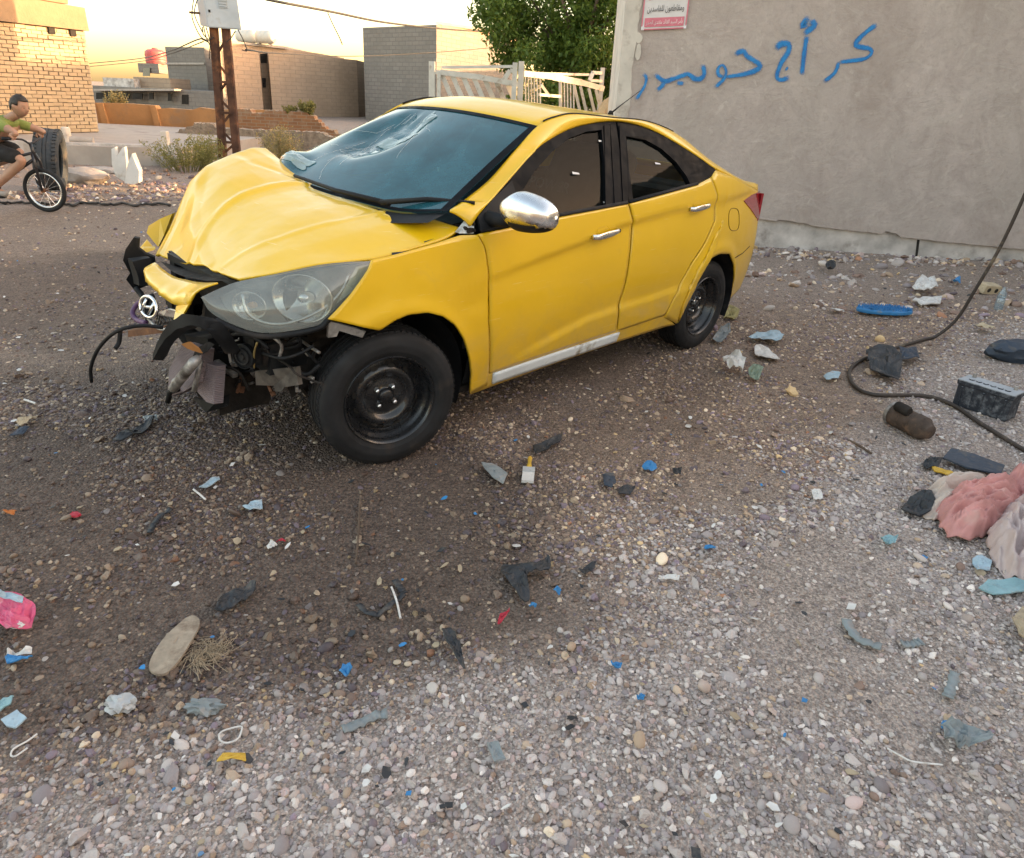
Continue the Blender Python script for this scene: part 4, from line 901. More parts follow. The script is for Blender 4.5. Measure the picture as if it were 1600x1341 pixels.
# dark inner skins, floor, bulkheads
V = []; Fc = []; xs = [-.02-3.24*i/60 for i in range(61)]; zs_ = [.20+.04*j for j in range(21)]; idx = {}
for i, x in enumerate(xs):
    for j, z in enumerate(zs_):
        z2 = min(z, belt(x)-.012); idx[i, j] = len(V); V.append(Vector((x, S(x, z2)-.075, z2)))
for i in range(60):
    for j in range(20):
        x = (xs[i]+xs[i+1])/2; z = zs_[j]+.02
        if z > belt(x)-.02: continue
        if min(math.hypot(x, z-.31), math.hypot(x+2.57, z-.31)) > .44: Fc.append((idx[i, j], idx[i+1, j], idx[i+1, j+1], idx[i, j+1]))
both('inner_panel', V, Fc, M_dash, .004)
q = MB().box((-1.45, 0, .225), (2.1, 1.5, .03)).box((-3.0, 0, .33), (.6, 1.0, .03)).box((-1.3, 0, .165), (2.4, .16, .10)).box((-1.5, .6, .185), (1.9, .10, .08)).box((-1.5, -.6, .185), (1.9, .10, .08)); q.build('floor_pan', M_grime, car)
q = MB().box((-.40, 0, .62), (.04, 1.42, .76)).box((-2.95, 0, .60), (.04, 1.3, .8)); q.build('bulkhead', M_grime, car)
q = MB().box((-2.62, 0, 1.02), (.62, 1.24, .03)); q.build('parcel_shelf', M_dash, car)
q = MB(); q.add([(-.36, s_*.7, 1.0) for s_ in (-1, 1)]+[(-.62, s_*.7, 1.03) for s_ in (-1, 1)]+[(-.85, s_*.66, .99) for s_ in (-1, 1)]+[(-.86, s_*.66, .60) for s_ in (-1, 1)], [(0, 1, 3, 2), (2, 3, 5, 4), (4, 5, 7, 6)]); q.box((-.78, .37, 1.02), (.16, .32, .07)); fix(q.build('dashboard', M_dash, car), bevel=.015)
q = MB(); ring = []
for i in range(28): a = 2*math.pi*i/28; ring.append(Vector((-.98, .37, .93))+Vector((math.sin(R_(25))*math.sin(a)*.185*-1, math.cos(a)*.185, math.cos(R_(25))*math.sin(a)*.185)))
q.tube(ring, .015, 8, closed=True); q.bar(ring[0], ring[14], .05, .02, (1, 0, 0)); q.bar(ring[21], Vector((-.98, .37, .93)), .05, .02, (1, 0, 0)); q.build('steering_wheel', M_blackp, car, smooth=True)
def cushion(name, c_, d, rot, mat, par=car):
    q = MB(); n_ = 8; 
    o = q.box((0, 0, 0), d).build(name, mat, par, smooth=True); fix(o, bevel=min(d)*.38, seg=4); o.location = c_; o.rotation_euler = rot; return o
for s_ in (1, -1):
    st_ = cushion('seat', (-1.25, .37*s_, .60), (.52, .52, .17), (0, R_(-8), 0), M_seat)
    cushion('backrest', (-.30, 0, .40), (.17, .54, .74), (0, R_(-20), 0), M_seat, st_); cushion('headrest', (-.45, 0, .80), (.11, .28, .20), (0, R_(-15), 0), M_seat, st_)
st_ = cushion('rear_seat', (-2.10, 0, .50), (.50, 1.34, .18), (0, R_(-6), 0), M_seat); cushion('backrest', (-.36, 0, .32), (.15, 1.32, .58), (0, R_(-24), 0), M_seat, st_)
vs, fs = text_mesh('POWER', .085)
MT = Matrix.Translation((-1.42, .37, 1.0)) @ Matrix.Rotation(R_(-22), 4, 'Y') @ Matrix.Translation((.09, 0, .05)) @ Matrix.Rotation(R_(90), 4, 'Z') @ Matrix.Rotation(R_(90), 4, 'X')
mk('seat_lettering', [MT @ p for p in vs], fs, simple('grey_print', (.16, .17, .18), .7, bump=0), car)
# ---- rear window, boot lid, rear bumper
V = []; nu, nv = 25, 14
for j in range(nv):
    t = j/(nv-1)
    for i in range(nu):
        s = -1+2*i/(nu-1); a = by_x(A_, -2.24); e = by_x(A_, -2.92); p = Vector((-2.24-.05*(1-s*s), s*(a.y-.006), a.z-.004+.028*(1-s*s))).lerp(Vector((-2.92-.10*(1-s*s), s*(e.y-.004), e.z-.004+.01*(1-s*s))), t)
        p.z += .02*math.sin(math.pi*t)*(1-s**4); V.append(p)
rwn = both('rear_window', V, gridf(nu, nv), M_sideglass, 0, (1,), want=(-1, 0, 1))[0]
V = []; prof = [(-2.92, None), (-3.05, None), (-3.18, None), (-3.29, None)]; nv = 0
for x0, _ in prof:
    for i in range(nu): s = -1+2*i/(nu-1); e = by_x(A_, x0); V.append(Vector((x0-.10*(1-s*s), s*(e.y-.003), e.z-.004+.012*(1-s*s)))); 
    nv += 1
for (x0, hw, z) in [(-3.335, .64, 1.055), (-3.35, .655, .98), (-3.36, .66, .85), (-3.37, .66, .70)]:
    for i in range(nu): s = -1+2*i/(nu-1); V.append(Vector((x0-.10*(1-s*s), s*hw, z)))
    nv += 1
both('boot_lid', V, gridf(nu, nv), M_yel, .012, (1,), want=(-1, 0, .5))
V = []; nv = 0
for (x0, dx, hw, z) in [(-3.335, .13, .735, .69), (-3.34, .15, .74, .55), (-3.335, .15, .735, .40), (-3.30, .13, .72, .28)]:
    for i in range(nu): s = -1+2*i/(nu-1); hw2 = S(x0, z)+.003; V.append(Vector((x0+.03*abs(s)**8-dx*(1-abs(s)**3), s*hw2, z)))
    nv += 1
both('rear_bumper', V, gridf(nu, nv), M_yel, .012, (1,), want=(-1, 0, 0))
# tail lamps
tl = [Vector((-2.96, .975, 0)), Vector((-3.12, 1.0, 0)), Vector((-3.335, 1.012, 0)), Vector((-3.345, .825, 0)), Vector((-3.27, .83, 0))]
P2, T_ = tess([dens2(tl, .03)]); V = [Vector((p.x, S(p.x, p.y)+.006, p.y)) for p in P2]; both('tail_light', V, T_, M_redlens, .02, smooth=False)
V = [Vector((-3.34, .70, 1.0)), Vector((-3.40, .60, 1.0)), Vector((-3.43, .50, .97)), Vector((-3.43, .50, .86)), Vector((-3.40, .60, .83)), Vector((-3.345, .70, .825))]
both('tail_light', V, [(0, 1, 2, 3, 4, 5)], M_redlens, .02, smooth=False, want=(-1, 0, 0))
# fuel flap: thin outline on the quarter panel
lp = []
for i in range(36): a = 2*math.pi*i/36; k_ = 1/(abs(math.cos(a))**3+abs(math.sin(a))**3)**(1/3); p = sp(1146.5+8.2*k_*math.cos(a), 343+17.5*k_*math.sin(a)); lp.append(p+Vector((0, .0015, 0)))
MB().tube(lp, .0022, 5, closed=True).build('fuel_flap', simple('seam_shadow', (.16, .085, .005), .7, bump=0), car, smooth=True)
# bumper / quarter seam
MB().tube([sp(1148.5, 403)+Vector((0, .001, 0)), sp(1160, 396)+Vector((0, .001, 0)), sp(1171, 385)+Vector((0, .001, 0))], .003, 5).build('bumper_seam', M_dark, car)
# ---- door handles
for par, c0, c1, thick in ((fd, (931, 372), (970, 360), .013), (rd, (1083, 328), (1111, 320.5), .013)):
    a = sp(*c0, .030); e = sp(*c1, .030); m_ = (a+e)/2+Vector((0, .008, 0))
    q = MB(); pts = cat_rom([a-Vector((0, .022, 0)), a.lerp(m_, .25)+Vector((0, .002, 0)), m_, e.lerp(m_, .25)+Vector((0, .002, 0)), e-Vector((0, .022, 0))], 22)
    vs = []; n_ = 10
    for i, p in enumerate(pts):
        t = i/21; hh = .0165*(.55+.45*math.sin(math.pi*min(1, t*.9+.12))); 
        for k_ in range(n_): an = 2*math.pi*k_/n_; vs.append(p+Vector((0, .0085*math.cos(an), hh*math.sin(an))))
    fs = [(i*n_+k_, i*n_+(k_+1) % n_, (i+1)*n_+(k_+1) % n_, (i+1)*n_+k_) for i in range(21) for k_ in range(n_)]+[tuple(range(n_)), tuple(range(21*n_, 22*n_))]
    for s_, pr in ((1, par[0]), (-1, par[1])): recalc(mk('handle', [Vector((v.x, v.y*s_, v.z)) for v in vs], fs, M_chrome, pr, True, 50))
    cup = []
    for i in range(18): an = 2*math.pi*i/18; cup.append(Vector((m_.x+.055*math.cos(an)+.012, 0, m_.z+.012+.030*math.sin(an))))
    both('handle_cup', [Vector((p.x, S(p.x, p.z)+.0015, p.z)) for p in cup], [tuple(range(18))], M_yel, 0, parent={1: par[0], -1: par[1]}, smooth=False)
q = MB(); p = sp(968.5, 361, .033); q.lathe([(0, -.006), (.010, -.006), (.011, .0), (0, .002)], 12, Matrix.Translation(p)); q.build('lock', M_blackp, fd[0])
# ---- door mirrors
def mirror(sg):
    cx_, cz_ = -.535, 1.083; vs = []; nu_, nv_ = 28, 18
    for j in range(nv_+1):
        ph = -math.pi/2+math.pi*j/nv_
        for i in range(nu_):
            th_ = 2*math.pi*i/nu_; ex = lambda v, p_: math.copysign(abs(v)**p_, v)
            yy = ex(math.sin(ph), .75); rr = ex(math.cos(ph), .62); t = (yy+1)/2
            hz = .088*(1-.30*t**2)*(.62+.38*smooth01(0, .35, t)); dx = .075
            z = rr*ex(math.sin(th_), .8)*hz; x = rr*ex(math.cos(th_), .8)*dx
            if x < 0: x *= .55
            vs.append(Vector((cx_+x-.055*t, sg*(.965+.125*yy), cz_+z+.012*(1-t)-.008)))
    fs = [(j*nu_+i, j*nu_+(i+1) % nu_, (j+1)*nu_+(i+1) % nu_, (j+1)*nu_+i) for j in range(nv_) for i in range(nu_)]
    low_ = [f for f in fs if sum(vs[i].z for i in f)/4 < cz_-.046]; cap = [f for f in fs if f not in low_]
    par = fd[0] if sg > 0 else fd[1]
    o = recalc(mk('mirror', vs, cap, M_chrome, par, True)); fix(o, solid=.004, off=-1)
    o2 = recalc(mk('mirror_underside', vs, low_, M_blackp, o, True))
    g_ = [f for f in fs if sum(vs[i].x-(-.535-.055*((vs[i].y*sg-.84)/.25)) for i in f)/4 < -.03]
    q = MB().tube([Vector((-.50, sg*.775, 1.03)), Vector((-.52, sg*.84, 1.03)), Vector((-.54, sg*.90, 1.045))], [.035, .028, .03], 10); q.build('mirror_arm', M_blackp, o, smooth=True)
    V = [sp(*p, .006) for p in [(747, 339), (770, 312), (800, 282), (806, 300), (803, 350), (752, 360)]]
    both('mirror_sail', V, [(0, 1, 2, 3, 4, 5)], M_blackp, .012, (sg,), parent=par, smooth=False)
    if sg > 0:
        q = MB().lathe([(0, 0), (.006, 0), (.005, .004), (0, .006)], 8, Matrix.Translation((-.515, .846, 1.05)) @ Matrix.Rotation(R_(0), 4, 'X')); q.build('screw', M_blackp, o)
mirror(1)
# ---- wheels
def tyre_profile():
    half = [(.192, .066), (.197, .078), (.205, .086), (.218, .090), (.222, .0935), (.245, .0985), (.258, .0985), (.262, .0965), (.275, .0945), (.288, .088), (.297, .078), (.3015, .068), (.303, .058)]
    tr = [(.3045, .052), (.3045, .047), (.297, .0455), (.297, .0395), (.305, .038), (.305, .014), (.297, .0125), (.297, .006), (.305, .0045)]
    a = half+tr; return a+[(r, -y) for r, y in reversed(a)]
def wheel(x, y, sg, steer=0., zc=.303):
    base = Matrix.Translation((x, y, zc)) @ Matrix.Rotation(steer, 4, 'Z')
    if sg < 0: base = base @ Matrix.Rotation(math.pi, 4, 'Z')
    q = MB().lathe([(0, -.02), (.115, -.02), (.125, -.03), (.125, -.07), (0, -.07)], 32); hub = q.build('wheel', M_grime, car, smooth=True, sharp=40); hub.matrix_basis = base
    t = MB().lathe(tyre_profile(), 72); to = t.build('tyre', M_rubber, hub, smooth=True, sharp=28)
    tb = MB()                                                     # tread blocks on both shoulders
    for k_ in range(72):
        for s_ in (-1, 1):
            a = 2*math.pi*(k_+.25*s_)/72; Mx = Matrix.Rotation(-a, 3, 'Y'); tb.box(Mx @ Vector((.3015, s_*.060, 0)), (.010, .022, .019), Mx)
    tb.build('tread_block', M_rubber, to)
    r = MB().lathe([(.193, .070), (.203, .084), (.199, .089), (.192, .084), (.187, .066), (.184, .050), (.176, .044), (.171, .022), (.163, .012), (.152, .016), (.142, .026), (.130, .036), (.118, .040), (.104, .036), (.096, .022), (.086, .016), (.072, .018), (.060, .022), (.040, .022), (.034, .026), (.032, .040), (.024, .045), (0, .045)], 64)
    ro = r.build('rim', M_steel, hub, smooth=True, sharp=50)
    hq = MB()
    for k_ in range(12):
        a = 2*math.pi*(k_+.3)/12; Mx = Matrix.Rotation(-a, 4, 'Y') @ Matrix.Translation((.140, .0285, 0)) @ Matrix.Rotation(R_(-43), 4, 'Z')
        hq.add([Mx @ Vector((math.cos(t_)*.0105, .002, math.sin(t_)*.016)) for t_ in [2*math.pi*i/14 for i in range(14)]], [tuple(range(14))])
    hq.build('vent_hole', M_dark, ro)
    for k_ in range(4):
        a = 2*math.pi*(k_+.42)/4; p = Vector((.050*math.cos(a), .022, .050*math.sin(a)))
        ln = MB().lathe([(.0115, 0), (.0115, .010), (.009, .018), (.005, .021), (0, .022)], 6, Matrix.Translation(p)); ln.build('lug_nut', M_chrome, hub, smooth=False)
wheel(0, .712, 1, -.275); wheel(-2.57, .705, 1); wheel(0, -.712, -1, -.275); wheel(-2.57, -.705, -1)
for wx, r in ((0., .372), (-2.57, .36)):
    for s_ in (1, -1):
        vs = []; n_ = 26
        for i in range(n_):
            a = (R_(62)+R_(140)*i/(n_-1)) if wx == 0 else (R_(-25)+R_(230)*i/(n_-1))
            for yy in (.40, S(wx, .6)-.035): vs.append(Vector((wx+r*math.cos(a), s_*yy, .33+r*math.sin(a)*.98)))
        fs = [(2*i, 2*i+2, 2*i+3, 2*i+1) for i in range(n_-1)]+[tuple(2*i for i in range(n_))]; mk('wheel_liner', vs, fs, M_blackp, car, True, 40)
# ---- left headlight
tops = [(314, 464.5, .40), (345, 450, .42), (373, 440, .455), (432, 428, .56), (498, 414.5, .65), (545, 409.5, .70), (582, 408, .725)]
bots = [(316, 468, .40), (327, 486, .425), (354, 503, .485), (400, 519, .575), (446, 518.5, .655), (498, 508, .725), (580, 412, .728)]
tc_ = cat_rom([aty(*p) for p in tops], 40); bc_ = [aty(*p) for p in bots[:-1]]+[aty(512, 496, .74), aty(547, 463, .745), aty(577, 424, .738), aty(582, 410, .727)]; bc_ = cat_rom(bc_, 40)
def hl(off, shrink=1.0, nv=16, bulge=.035):
    V = []; cen = sum(tc_+bc_, Vector())/80
    for j in range(nv):
        t = j/(nv-1)
        for i in range(40):
            p = bc_[i].lerp(tc_[i], t); u = i/39; bl_ = math.sin(math.pi*t)*math.sin(math.pi*min(1, u*1.05))
            n_ = Vector((.72, .60, .25)).normalized(); p = cen+(p-cen)*shrink; V.append(p+n_*(off+bulge*bl_))
    return V
hbox = both('headlight', [v for v in hl(-.10, .93, bulge=-.03)], gridf(40, 16), simple('lamp_housing', (.16, .175, .165), .35, var=.2, bump=.05), .006, (1,), want=(1, .6, 0))[0]
rim_ = []; fr_ = hl(0.); bk = hl(-.10, .93, bulge=-.03)
loop = [i for i in range(40)]+[40*j+39 for j in range(1, 16)]+[15*40+i for i in range(38, -1, -1)]+[40*j for j in range(14, 0, -1)]
vs = []; 
for i in loop: vs += [fr_[i], bk[i]]
k_ = len(loop); mk('lamp_rim', vs, [(2*i, 2*((i+1) % k_), 2*((i+1) % k_)+1, 2*i+1) for i in range(k_)], M_blackp, hbox, True)
def bowl(px, py, y, r, depth, mat, ax=(.80, .52, .12), name='reflector', inset=.022, sx=1.):
    c_ = aty(px, py, y)-Vector(ax).normalized()*inset; qz = Vector(ax).to_track_quat('Y', 'Z').to_matrix().to_4x4(); Mx = Matrix.Translation(c_) @ qz @ Matrix.Diagonal((sx, 1, 1, 1))
    MB().lathe([(r, 0), (r*1.04, .004), (r*1.08, 0), (r*.98, -.004), (r*.8, -depth*.45), (r*.5, -depth*.8), (r*.25, -depth), (0, -depth)], 40, Mx).build(name, mat, hbox, smooth=True)
    return Mx
M_refl = simple('lamp_reflector', (.62, .64, .62), .18, .9, var=.15, scale=20, bump=.05)
Mx = bowl(468, 468, .63, .088, .055, M_refl, sx=1.35); MB().lathe([(0, .0), (.016, 0), (.020, -.02), (.02, -.05)], 16, Mx).build('bulb', M_chrome, hbox, smooth=True)
Mx = bowl(383, 480, .50, .052, .045, M_refl, sx=1.3, inset=.03); MB().lathe([(0, -.005), (.011, -.008), (.014, -.03)], 14, Mx).build('bulb', simple('amber_bulb', (.55, .25, .03), .3, bump=0), hbox, smooth=True)
arc = [aty(372, 462, .50), aty(380, 492, .53), aty(410, 508, .58), aty(450, 507, .65), aty(500, 485, .70), aty(530, 455, .71), aty(541, 428, .70)]
MB().tube([p-Vector((.03, .025, .005)) for p in cat_rom(arc, 30)], .0075, 8).build('lamp_trim', M_refl, hbox, smooth=True)
V = [aty(553, 420, .715), aty(575, 415, .725), aty(552, 455, .735), aty(522, 478, .725)]; mk('side_marker', [v-Vector((.022, .018, 0)) for v in V], [(0, 1, 2, 3)], simple('marker_reflector', (.50, .56, .50), .25, .3, bump=.3, bscale=150), hbox)
both('lens', hl(.0), gridf(40, 16), M_lens, 0, (1,), want=(1, .6, 0), parent=hbox)
# seal under the lamp
MB().tube([p+Vector((.004, .004, -.012)) for p in bc_[4:32]], .011, 8).build('lamp_seal', M_blackp, hbox, smooth=True)
# ---- smashed front: everything left where the bumper was
random.seed(4)
def lump(name, c_, d, mat, par=car, seed=0, amp=.12, fr=7, sub=2):
    bm = bmesh.new(); bmesh.ops.create_cube(bm, size=1); bmesh.ops.subdivide_edges(bm, edges=bm.edges, cuts=5, use_grid_fill=True)
    for v in bm.verts:
        p = v.co; p2 = Vector((p.x*d[0], p.y*d[1], p.z*d[2])); n_ = mnoise.noise_vector(p2*fr+Vector((seed*3.1, 0, 0))); v.co = p2+n_*amp*min(d)
    me = bpy.data.meshes.new(name); bm.to_mesh(me); bm.free(); me.materials.append(mat); me.polygons.foreach_set('use_smooth', [True]*len(me.polygons)); me.set_sharp_from_angle(angle=R_(30))
    o = link(bpy.data.objects.new(name, me), par); o.location = c_; return o
lump('engine', (.10, .05, .56), (.42, .9, .42), M_grime, seed=1, amp=.25); lump('gearbox', (.05, .32, .40), (.34, .34, .26), M_grime, seed=2, amp=.3)
lump('battery_tray', (.22, .42, .66), (.25, .28, .20), M_grime, seed=3)
q = MB()
for s_ in (1, -1): q.box((.12, .45*s_, .50), (.60, .07, .10)); 
q.build('chassis_leg', M_grime, car)
q = MB().box((.44, .06, .735), (.04, .70, .03)).box((.43, .44, .60), (.04, .05, .3)).box((.42, -.30, .60), (.04, .05, .3)); q.build('radiator_support', M_blackp, car)
def sheet(name, pts, mat, th=(0, 0, 0), par=None, **k):
    """bent plate from 3D points, extruded"""
    return recalc(MB().prism(pts, th).build(name, mat, par or car, **k))
# radiator and condenser hanging low
rp = [atx(284, 538, .60), atx(316, 548, .58), atx(311, 598, .60), atx(287, 612, .615), atx(262, 621, .63), atx(264, 578, .62)]
rad = sheet('radiator', rp, M_fin, (-.05, 0, .0)); rad['label'] = 'crushed purple-grey radiator'
cp_ = [atx(318, 566, .57), atx(338, 572, .55), atx(334, 632, .58), atx(322, 628, .59), atx(308, 612, .60)]; sheet('condenser', cp_, M_fin, (-.035, .01, 0))
MB().tube([Vector(p)+Vector((.012, .0, 0)) for p in (atx(318, 563, .585), atx(308, 610, .615))], .011, 8).build('condenser_tank', M_alu, car, smooth=True)
q = MB().tube([atx(271, 607, .66), atx(282, 592, .655), atx(304, 565, .65), atx(311, 560, .63)], [.020, .021, .021, .017], 12); q.lathe([(.024, -.004), (.024, .004)], 14, Matrix.Translation(atx(277, 598, .657))); q.build('pipe', M_alu, car, smooth=True)
q = MB(); q.tube([atx(262, 628, .63), atx(266, 612, .63), atx(280, 607, .62)], .012, 8); q.build('hose', M_blackp, car, smooth=True)
sheet('underplate', [atx(300, 622, .58), atx(338, 628, .55), atx(352, 618, .5), atx(350, 636, .52), atx(322, 645, .57)], M_blackp, (-.02, 0, .0))
# black bumper bracket sweeping down
br = cat_rom([atx(243, 558, .70), atx(255, 533, .70), atx(272, 512, .68), atx(298, 500, .66), atx(326, 508, .62), atx(343, 528, .58), atx(356, 548, .54)], 24); V = []
for i, p in enumerate(br): w_ = (.013+.013*math.sin(math.pi*i/23))*(1+.5*fb(i*.5, 2, 2)); V += [p+Vector((.01, 0, w_)), p+Vector((-.035, .03, w_*.6)), p+Vector((-.02, .02, -w_)), p+Vector((.012, 0, -w_*.8))]
recalc(mk('bumper_bracket', V, [(i*4+j, (i+1)*4+j, (i+1)*4+(j+1) % 4, i*4+(j+1) % 4) for i in range(23) for j in range(4)], M_blackp, car, True, 40))
sheet('torn_bracket', [atx(300, 560, .62), atx(318, 552, .60), atx(330, 540, .57), atx(322, 536, .58), atx(306, 545, .61)], M_blackp, (-.01, .01, .006))
sheet('orange_tab', [atx(283, 538, .66), atx(295, 534, .65), atx(308, 543, .63), atx(314, 552, .62), atx(304, 549, .635), atx(292, 545, .65)], simple('orange_grime', (.32, .14, .04), .7, bump=.2), (-.006, .004, 0))
# horn and small hardware below the lamp
hc = atx(377, 558, .50); qz = Vector((.9, .35, .05)).to_track_quat('Y', 'Z').to_matrix().to_4x4()
MB().lathe([(0, .0), (.012, .002), (.014, -.006), (.026, -.008), (.028, -.001), (.034, -.001), (.036, -.010), (.046, -.012), (.047, -.004), (.052, -.006), (.050, -.03), (.02, -.045), (0, -.045)], 32, Matrix.Translation(hc) @ qz).build('horn', M_blackp, car, smooth=True, sharp=40)
sheet('splash_plate', [atx(398, 580, .44), atx(462, 574, .36), atx(466, 602, .36), atx(444, 605, .38), (atx(440, 612, .385)), atx(430, 612, .39), atx(428, 603, .39), atx(400, 602, .43)], simple('dull_plate', (.13, .115, .10), .7, .2, var=.4, scale=14, bump=.3, dirt=(.06, .05, .045), dirt_amt=.4, dscale=9), (-.02, 0, 0))
lump('washer_tank', atx(430, 545, .33), (.16, .22, .14), M_blackp, seed=5, amp=.2)
lump('filter_box', atx(340, 545, .45), (.16, .18, .15), M_blackp, seed=7, amp=.22); lump('compressor', atx(360, 600, .40), (.2, .22, .16), M_grime, seed=9, amp=.3)
sheet('tow_bar', [atx(335, 563, .52), atx(365, 585, .48), atx(364, 591, .48), atx(333, 569, .52)], M_alu, (-.02, 0, 0))
for k_, (pp_, r_, mt) in enumerate([([(402, 535, .47), (397, 552, .47), (397, 575, .46)], .004, simple('brass_wire', (.35, .26, .10), .5, .4, bump=0)), ([(410, 552, .44), (440, 560, .42), (470, 552, .36), (490, 540, .32)], .006, M_blackp), ([(350, 530, .50), (372, 522, .48), (402, 530, .46), (420, 545, .44)], .008, M_blackp), ([(425, 525, .42), (440, 540, .40), (436, 560, .40)], .007, M_alu), ([(455, 575, .36), (480, 585, .32), (500, 570, .28)], .009, M_blackp), ([(330, 600, .50), (345, 575, .50), (372, 580, .47), (390, 610, .44)], .007, M_grime)]):
    MB().tube(cat_rom([atx(*p) for p in pp_], 16), r_, 8).build('wire', mt, car, smooth=True)
# fender bracket
sheet('fender_bracket', [aty(514, 502, .74), aty(530, 506, .76), aty(572, 518, .80), aty(566, 528, .79), aty(530, 517, .755), aty(526, 526, .75), aty(513, 528, .735)], M_alu, (-.004, -.02, .0))
# yellow grille surround, bent
tp = [(242, 410, -.22), (268, 430, -.05), (308, 440.5, .16), (341, 441.5, .38)]; bt = [(227, 440, -.15), (252, 463, .03), (277, 478, .18), (296, 476, .30)]
T1 = cat_rom([aty(*p) for p in tp], 24); B1 = cat_rom([aty(*p) for p in bt], 24); V = []; n_ = 8
for j in range(n_):
    t = j/(n_-1)
    for i in range(24): p = B1[i].lerp(T1[i], t); p += Vector((.022*math.sin(math.pi*t)+.006*fb(i*.4, t*3, 2), 0, .014*math.sin(math.pi*t))); V.append(p)
gs = both('grille_surround', V, gridf(24, n_), M_yel, .006, (1,), want=(1, 0, .5))[0]; gs['label'] = 'bent yellow piece left of the front bumper'
V = [aty(277, 478, .18), aty(296, 476, .30), aty(288, 490, .28), aty(272, 504, .25), aty(275, 488, .22)]; sheet('surround_tail', [v+Vector((.004, 0, 0)) for v in V], M_yel, (-.008, 0, 0), gs)
# dark slot under the bonnet lip
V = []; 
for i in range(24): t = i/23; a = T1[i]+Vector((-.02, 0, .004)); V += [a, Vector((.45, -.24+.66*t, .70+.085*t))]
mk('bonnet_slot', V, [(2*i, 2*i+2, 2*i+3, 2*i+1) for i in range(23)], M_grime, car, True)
# emblem: chrome ring with a slanted H, wings and dark mesh
ec = aty(237, 479, .0)+Vector((.012, 0, 0)); Me = Matrix.Translation(ec) @ Matrix.Rotation(R_(-14), 4, 'Y') @ Matrix.Rotation(R_(8), 4, 'Z')
ring = [Me @ Vector((0, .062*math.cos(a), .042*math.sin(a))) for a in [2*math.pi*i/40 for i in range(40)]]
em = MB().tube(ring, .0075, 8, closed=True).build('emblem', M_chrome, car, smooth=True)
q = MB()
for y0, y1 in ((-.040, -.018), (.018, .040)): q.tube([Me @ Vector((0.002, y0*1-.004, -.028)), Me @ Vector((.002, y1-.004*0, .028))], .007, 8)
q.tube([Me @ Vector((.002, -.024, -.006)), Me @ Vector((.002, .026, .006))], .0065, 8); q.build('letter', M_chrome, em, smooth=True)
MB().lathe([(0, -.004), (.055, -.004), (.058, -.010), (0, -.012)], 32, Me @ Matrix.Rotation(R_(-90), 4, 'Z') @ Matrix.Diagonal((.62, 1, 1, 1)) @ Matrix.Rotation(R_(90), 4, 'Y')).build('emblem_back', M_blackgloss, em, smooth=True)
V = [atx(247, 488, .66), atx(262, 483, .655), atx(277, 487, .64), atx(272, 496, .645), atx(256, 493, .66)]; sheet('chrome_wing', V, M_chrome, (-.012, 0, .0))
b = NB('grille_mesh'); vo = b.n('ShaderNodeTexVoronoi'); vo.inputs['Scale'].default_value = 55; b.l(b.tc.outputs['Object'], vo.inputs['Vector']); b.set(Base_Color=(.02, .02, .022), Roughness=.4); b.bump(vo.outputs['Distance'], 1, .02); M_mesh = b.m
sheet('grille', [atx(246, 492, .64), atx(272, 498, .63), atx(268, 512, .64), atx(252, 512, .65), atx(240, 506, .65)], M_mesh, (-.02, 0, 0))
MB().tube(cat_rom([atx(232, 498, .67), atx(244, 511, .67), atx(258, 515, .66), atx(270, 508, .65)], 14), .007, 8).build('grille_lip', M_alu, car, smooth=True)
# far corner: black bracket, torn yellow scraps
sheet('corner_bracket', [aty(x, y, -.48) for x, y in [(209, 371), (217, 373), (216, 388), (226, 396), (240, 402), (243, 420), (232, 446), (210, 454), (197, 437), (203, 427), (192, 407), (196, 390)]], M_blackp, (-.015, -.025, 0))
lump('corner_mount', aty(222, 425, -.42), (.07, .07, .12), M_blackp, seed=12, amp=.3)
q = MB().tube(cat_rom([aty(212, 450, -.42), aty(222, 462, -.38), aty(229, 480, -.3), aty(232, 500, -.2)], 14), .013, 8); q.build('hose', M_blackp, car, smooth=True)
V = [aty(269, 334, -.72), aty(250, 342, -.72), aty(232, 353, -.72), aty(229, 364, -.71), aty(240, 378, -.69), aty(247, 386, -.66), aty(256, 368, -.66)]
sheet('torn_fender', V, M_yel, (-.03, -.03, 0)); sheet('torn_scrap', [aty(243, 388, -.55), aty(225, 388, -.55), aty(201, 401, -.54), aty(206, 402, -.54), aty(226, 396, -.54), aty(241, 391, -.54)], M_yel, (-.006, -.02, .004)); sheet('torn_scrap', [aty(229, 376, -.60), aty(241, 390, -.57), aty(214, 394, -.56)], M_yel, (-.006, -.01, .004))
sheet('rusty_crossbar', [atx(200, 517, .68), atx(256, 511, .66), atx(258, 520, .66), atx(200, 527, .68)], M_rust, (-.04, 0, .01))
MB().tube(cat_rom([atx(255, 512, .68), atx(225, 509, .74), atx(195, 513, .80), atx(172, 525, .84), atx(152, 548, .86), atx(142, 575, .87), atx(143, 597, .87)], 40), .0075, 10).build('hose', M_blackp, car, smooth=True)
MB().tube(cat_rom([atx(188, 517, .81), atx(186, 535, .82), atx(180, 545, .84)], 10), .009, 8).build('hose', M_blackp, car, smooth=True)
M_purple = simple('purple_wire_loom', (.10, .045, .12), .6, var=.3, bump=.3)
MB().tube(cat_rom([atx(222, 470, .62), atx(212, 478, .64), atx(207, 490, .66), atx(214, 500, .66), atx(228, 505, .66)], 16), .011, 8).build('wire_loom', M_purple, car, smooth=True)
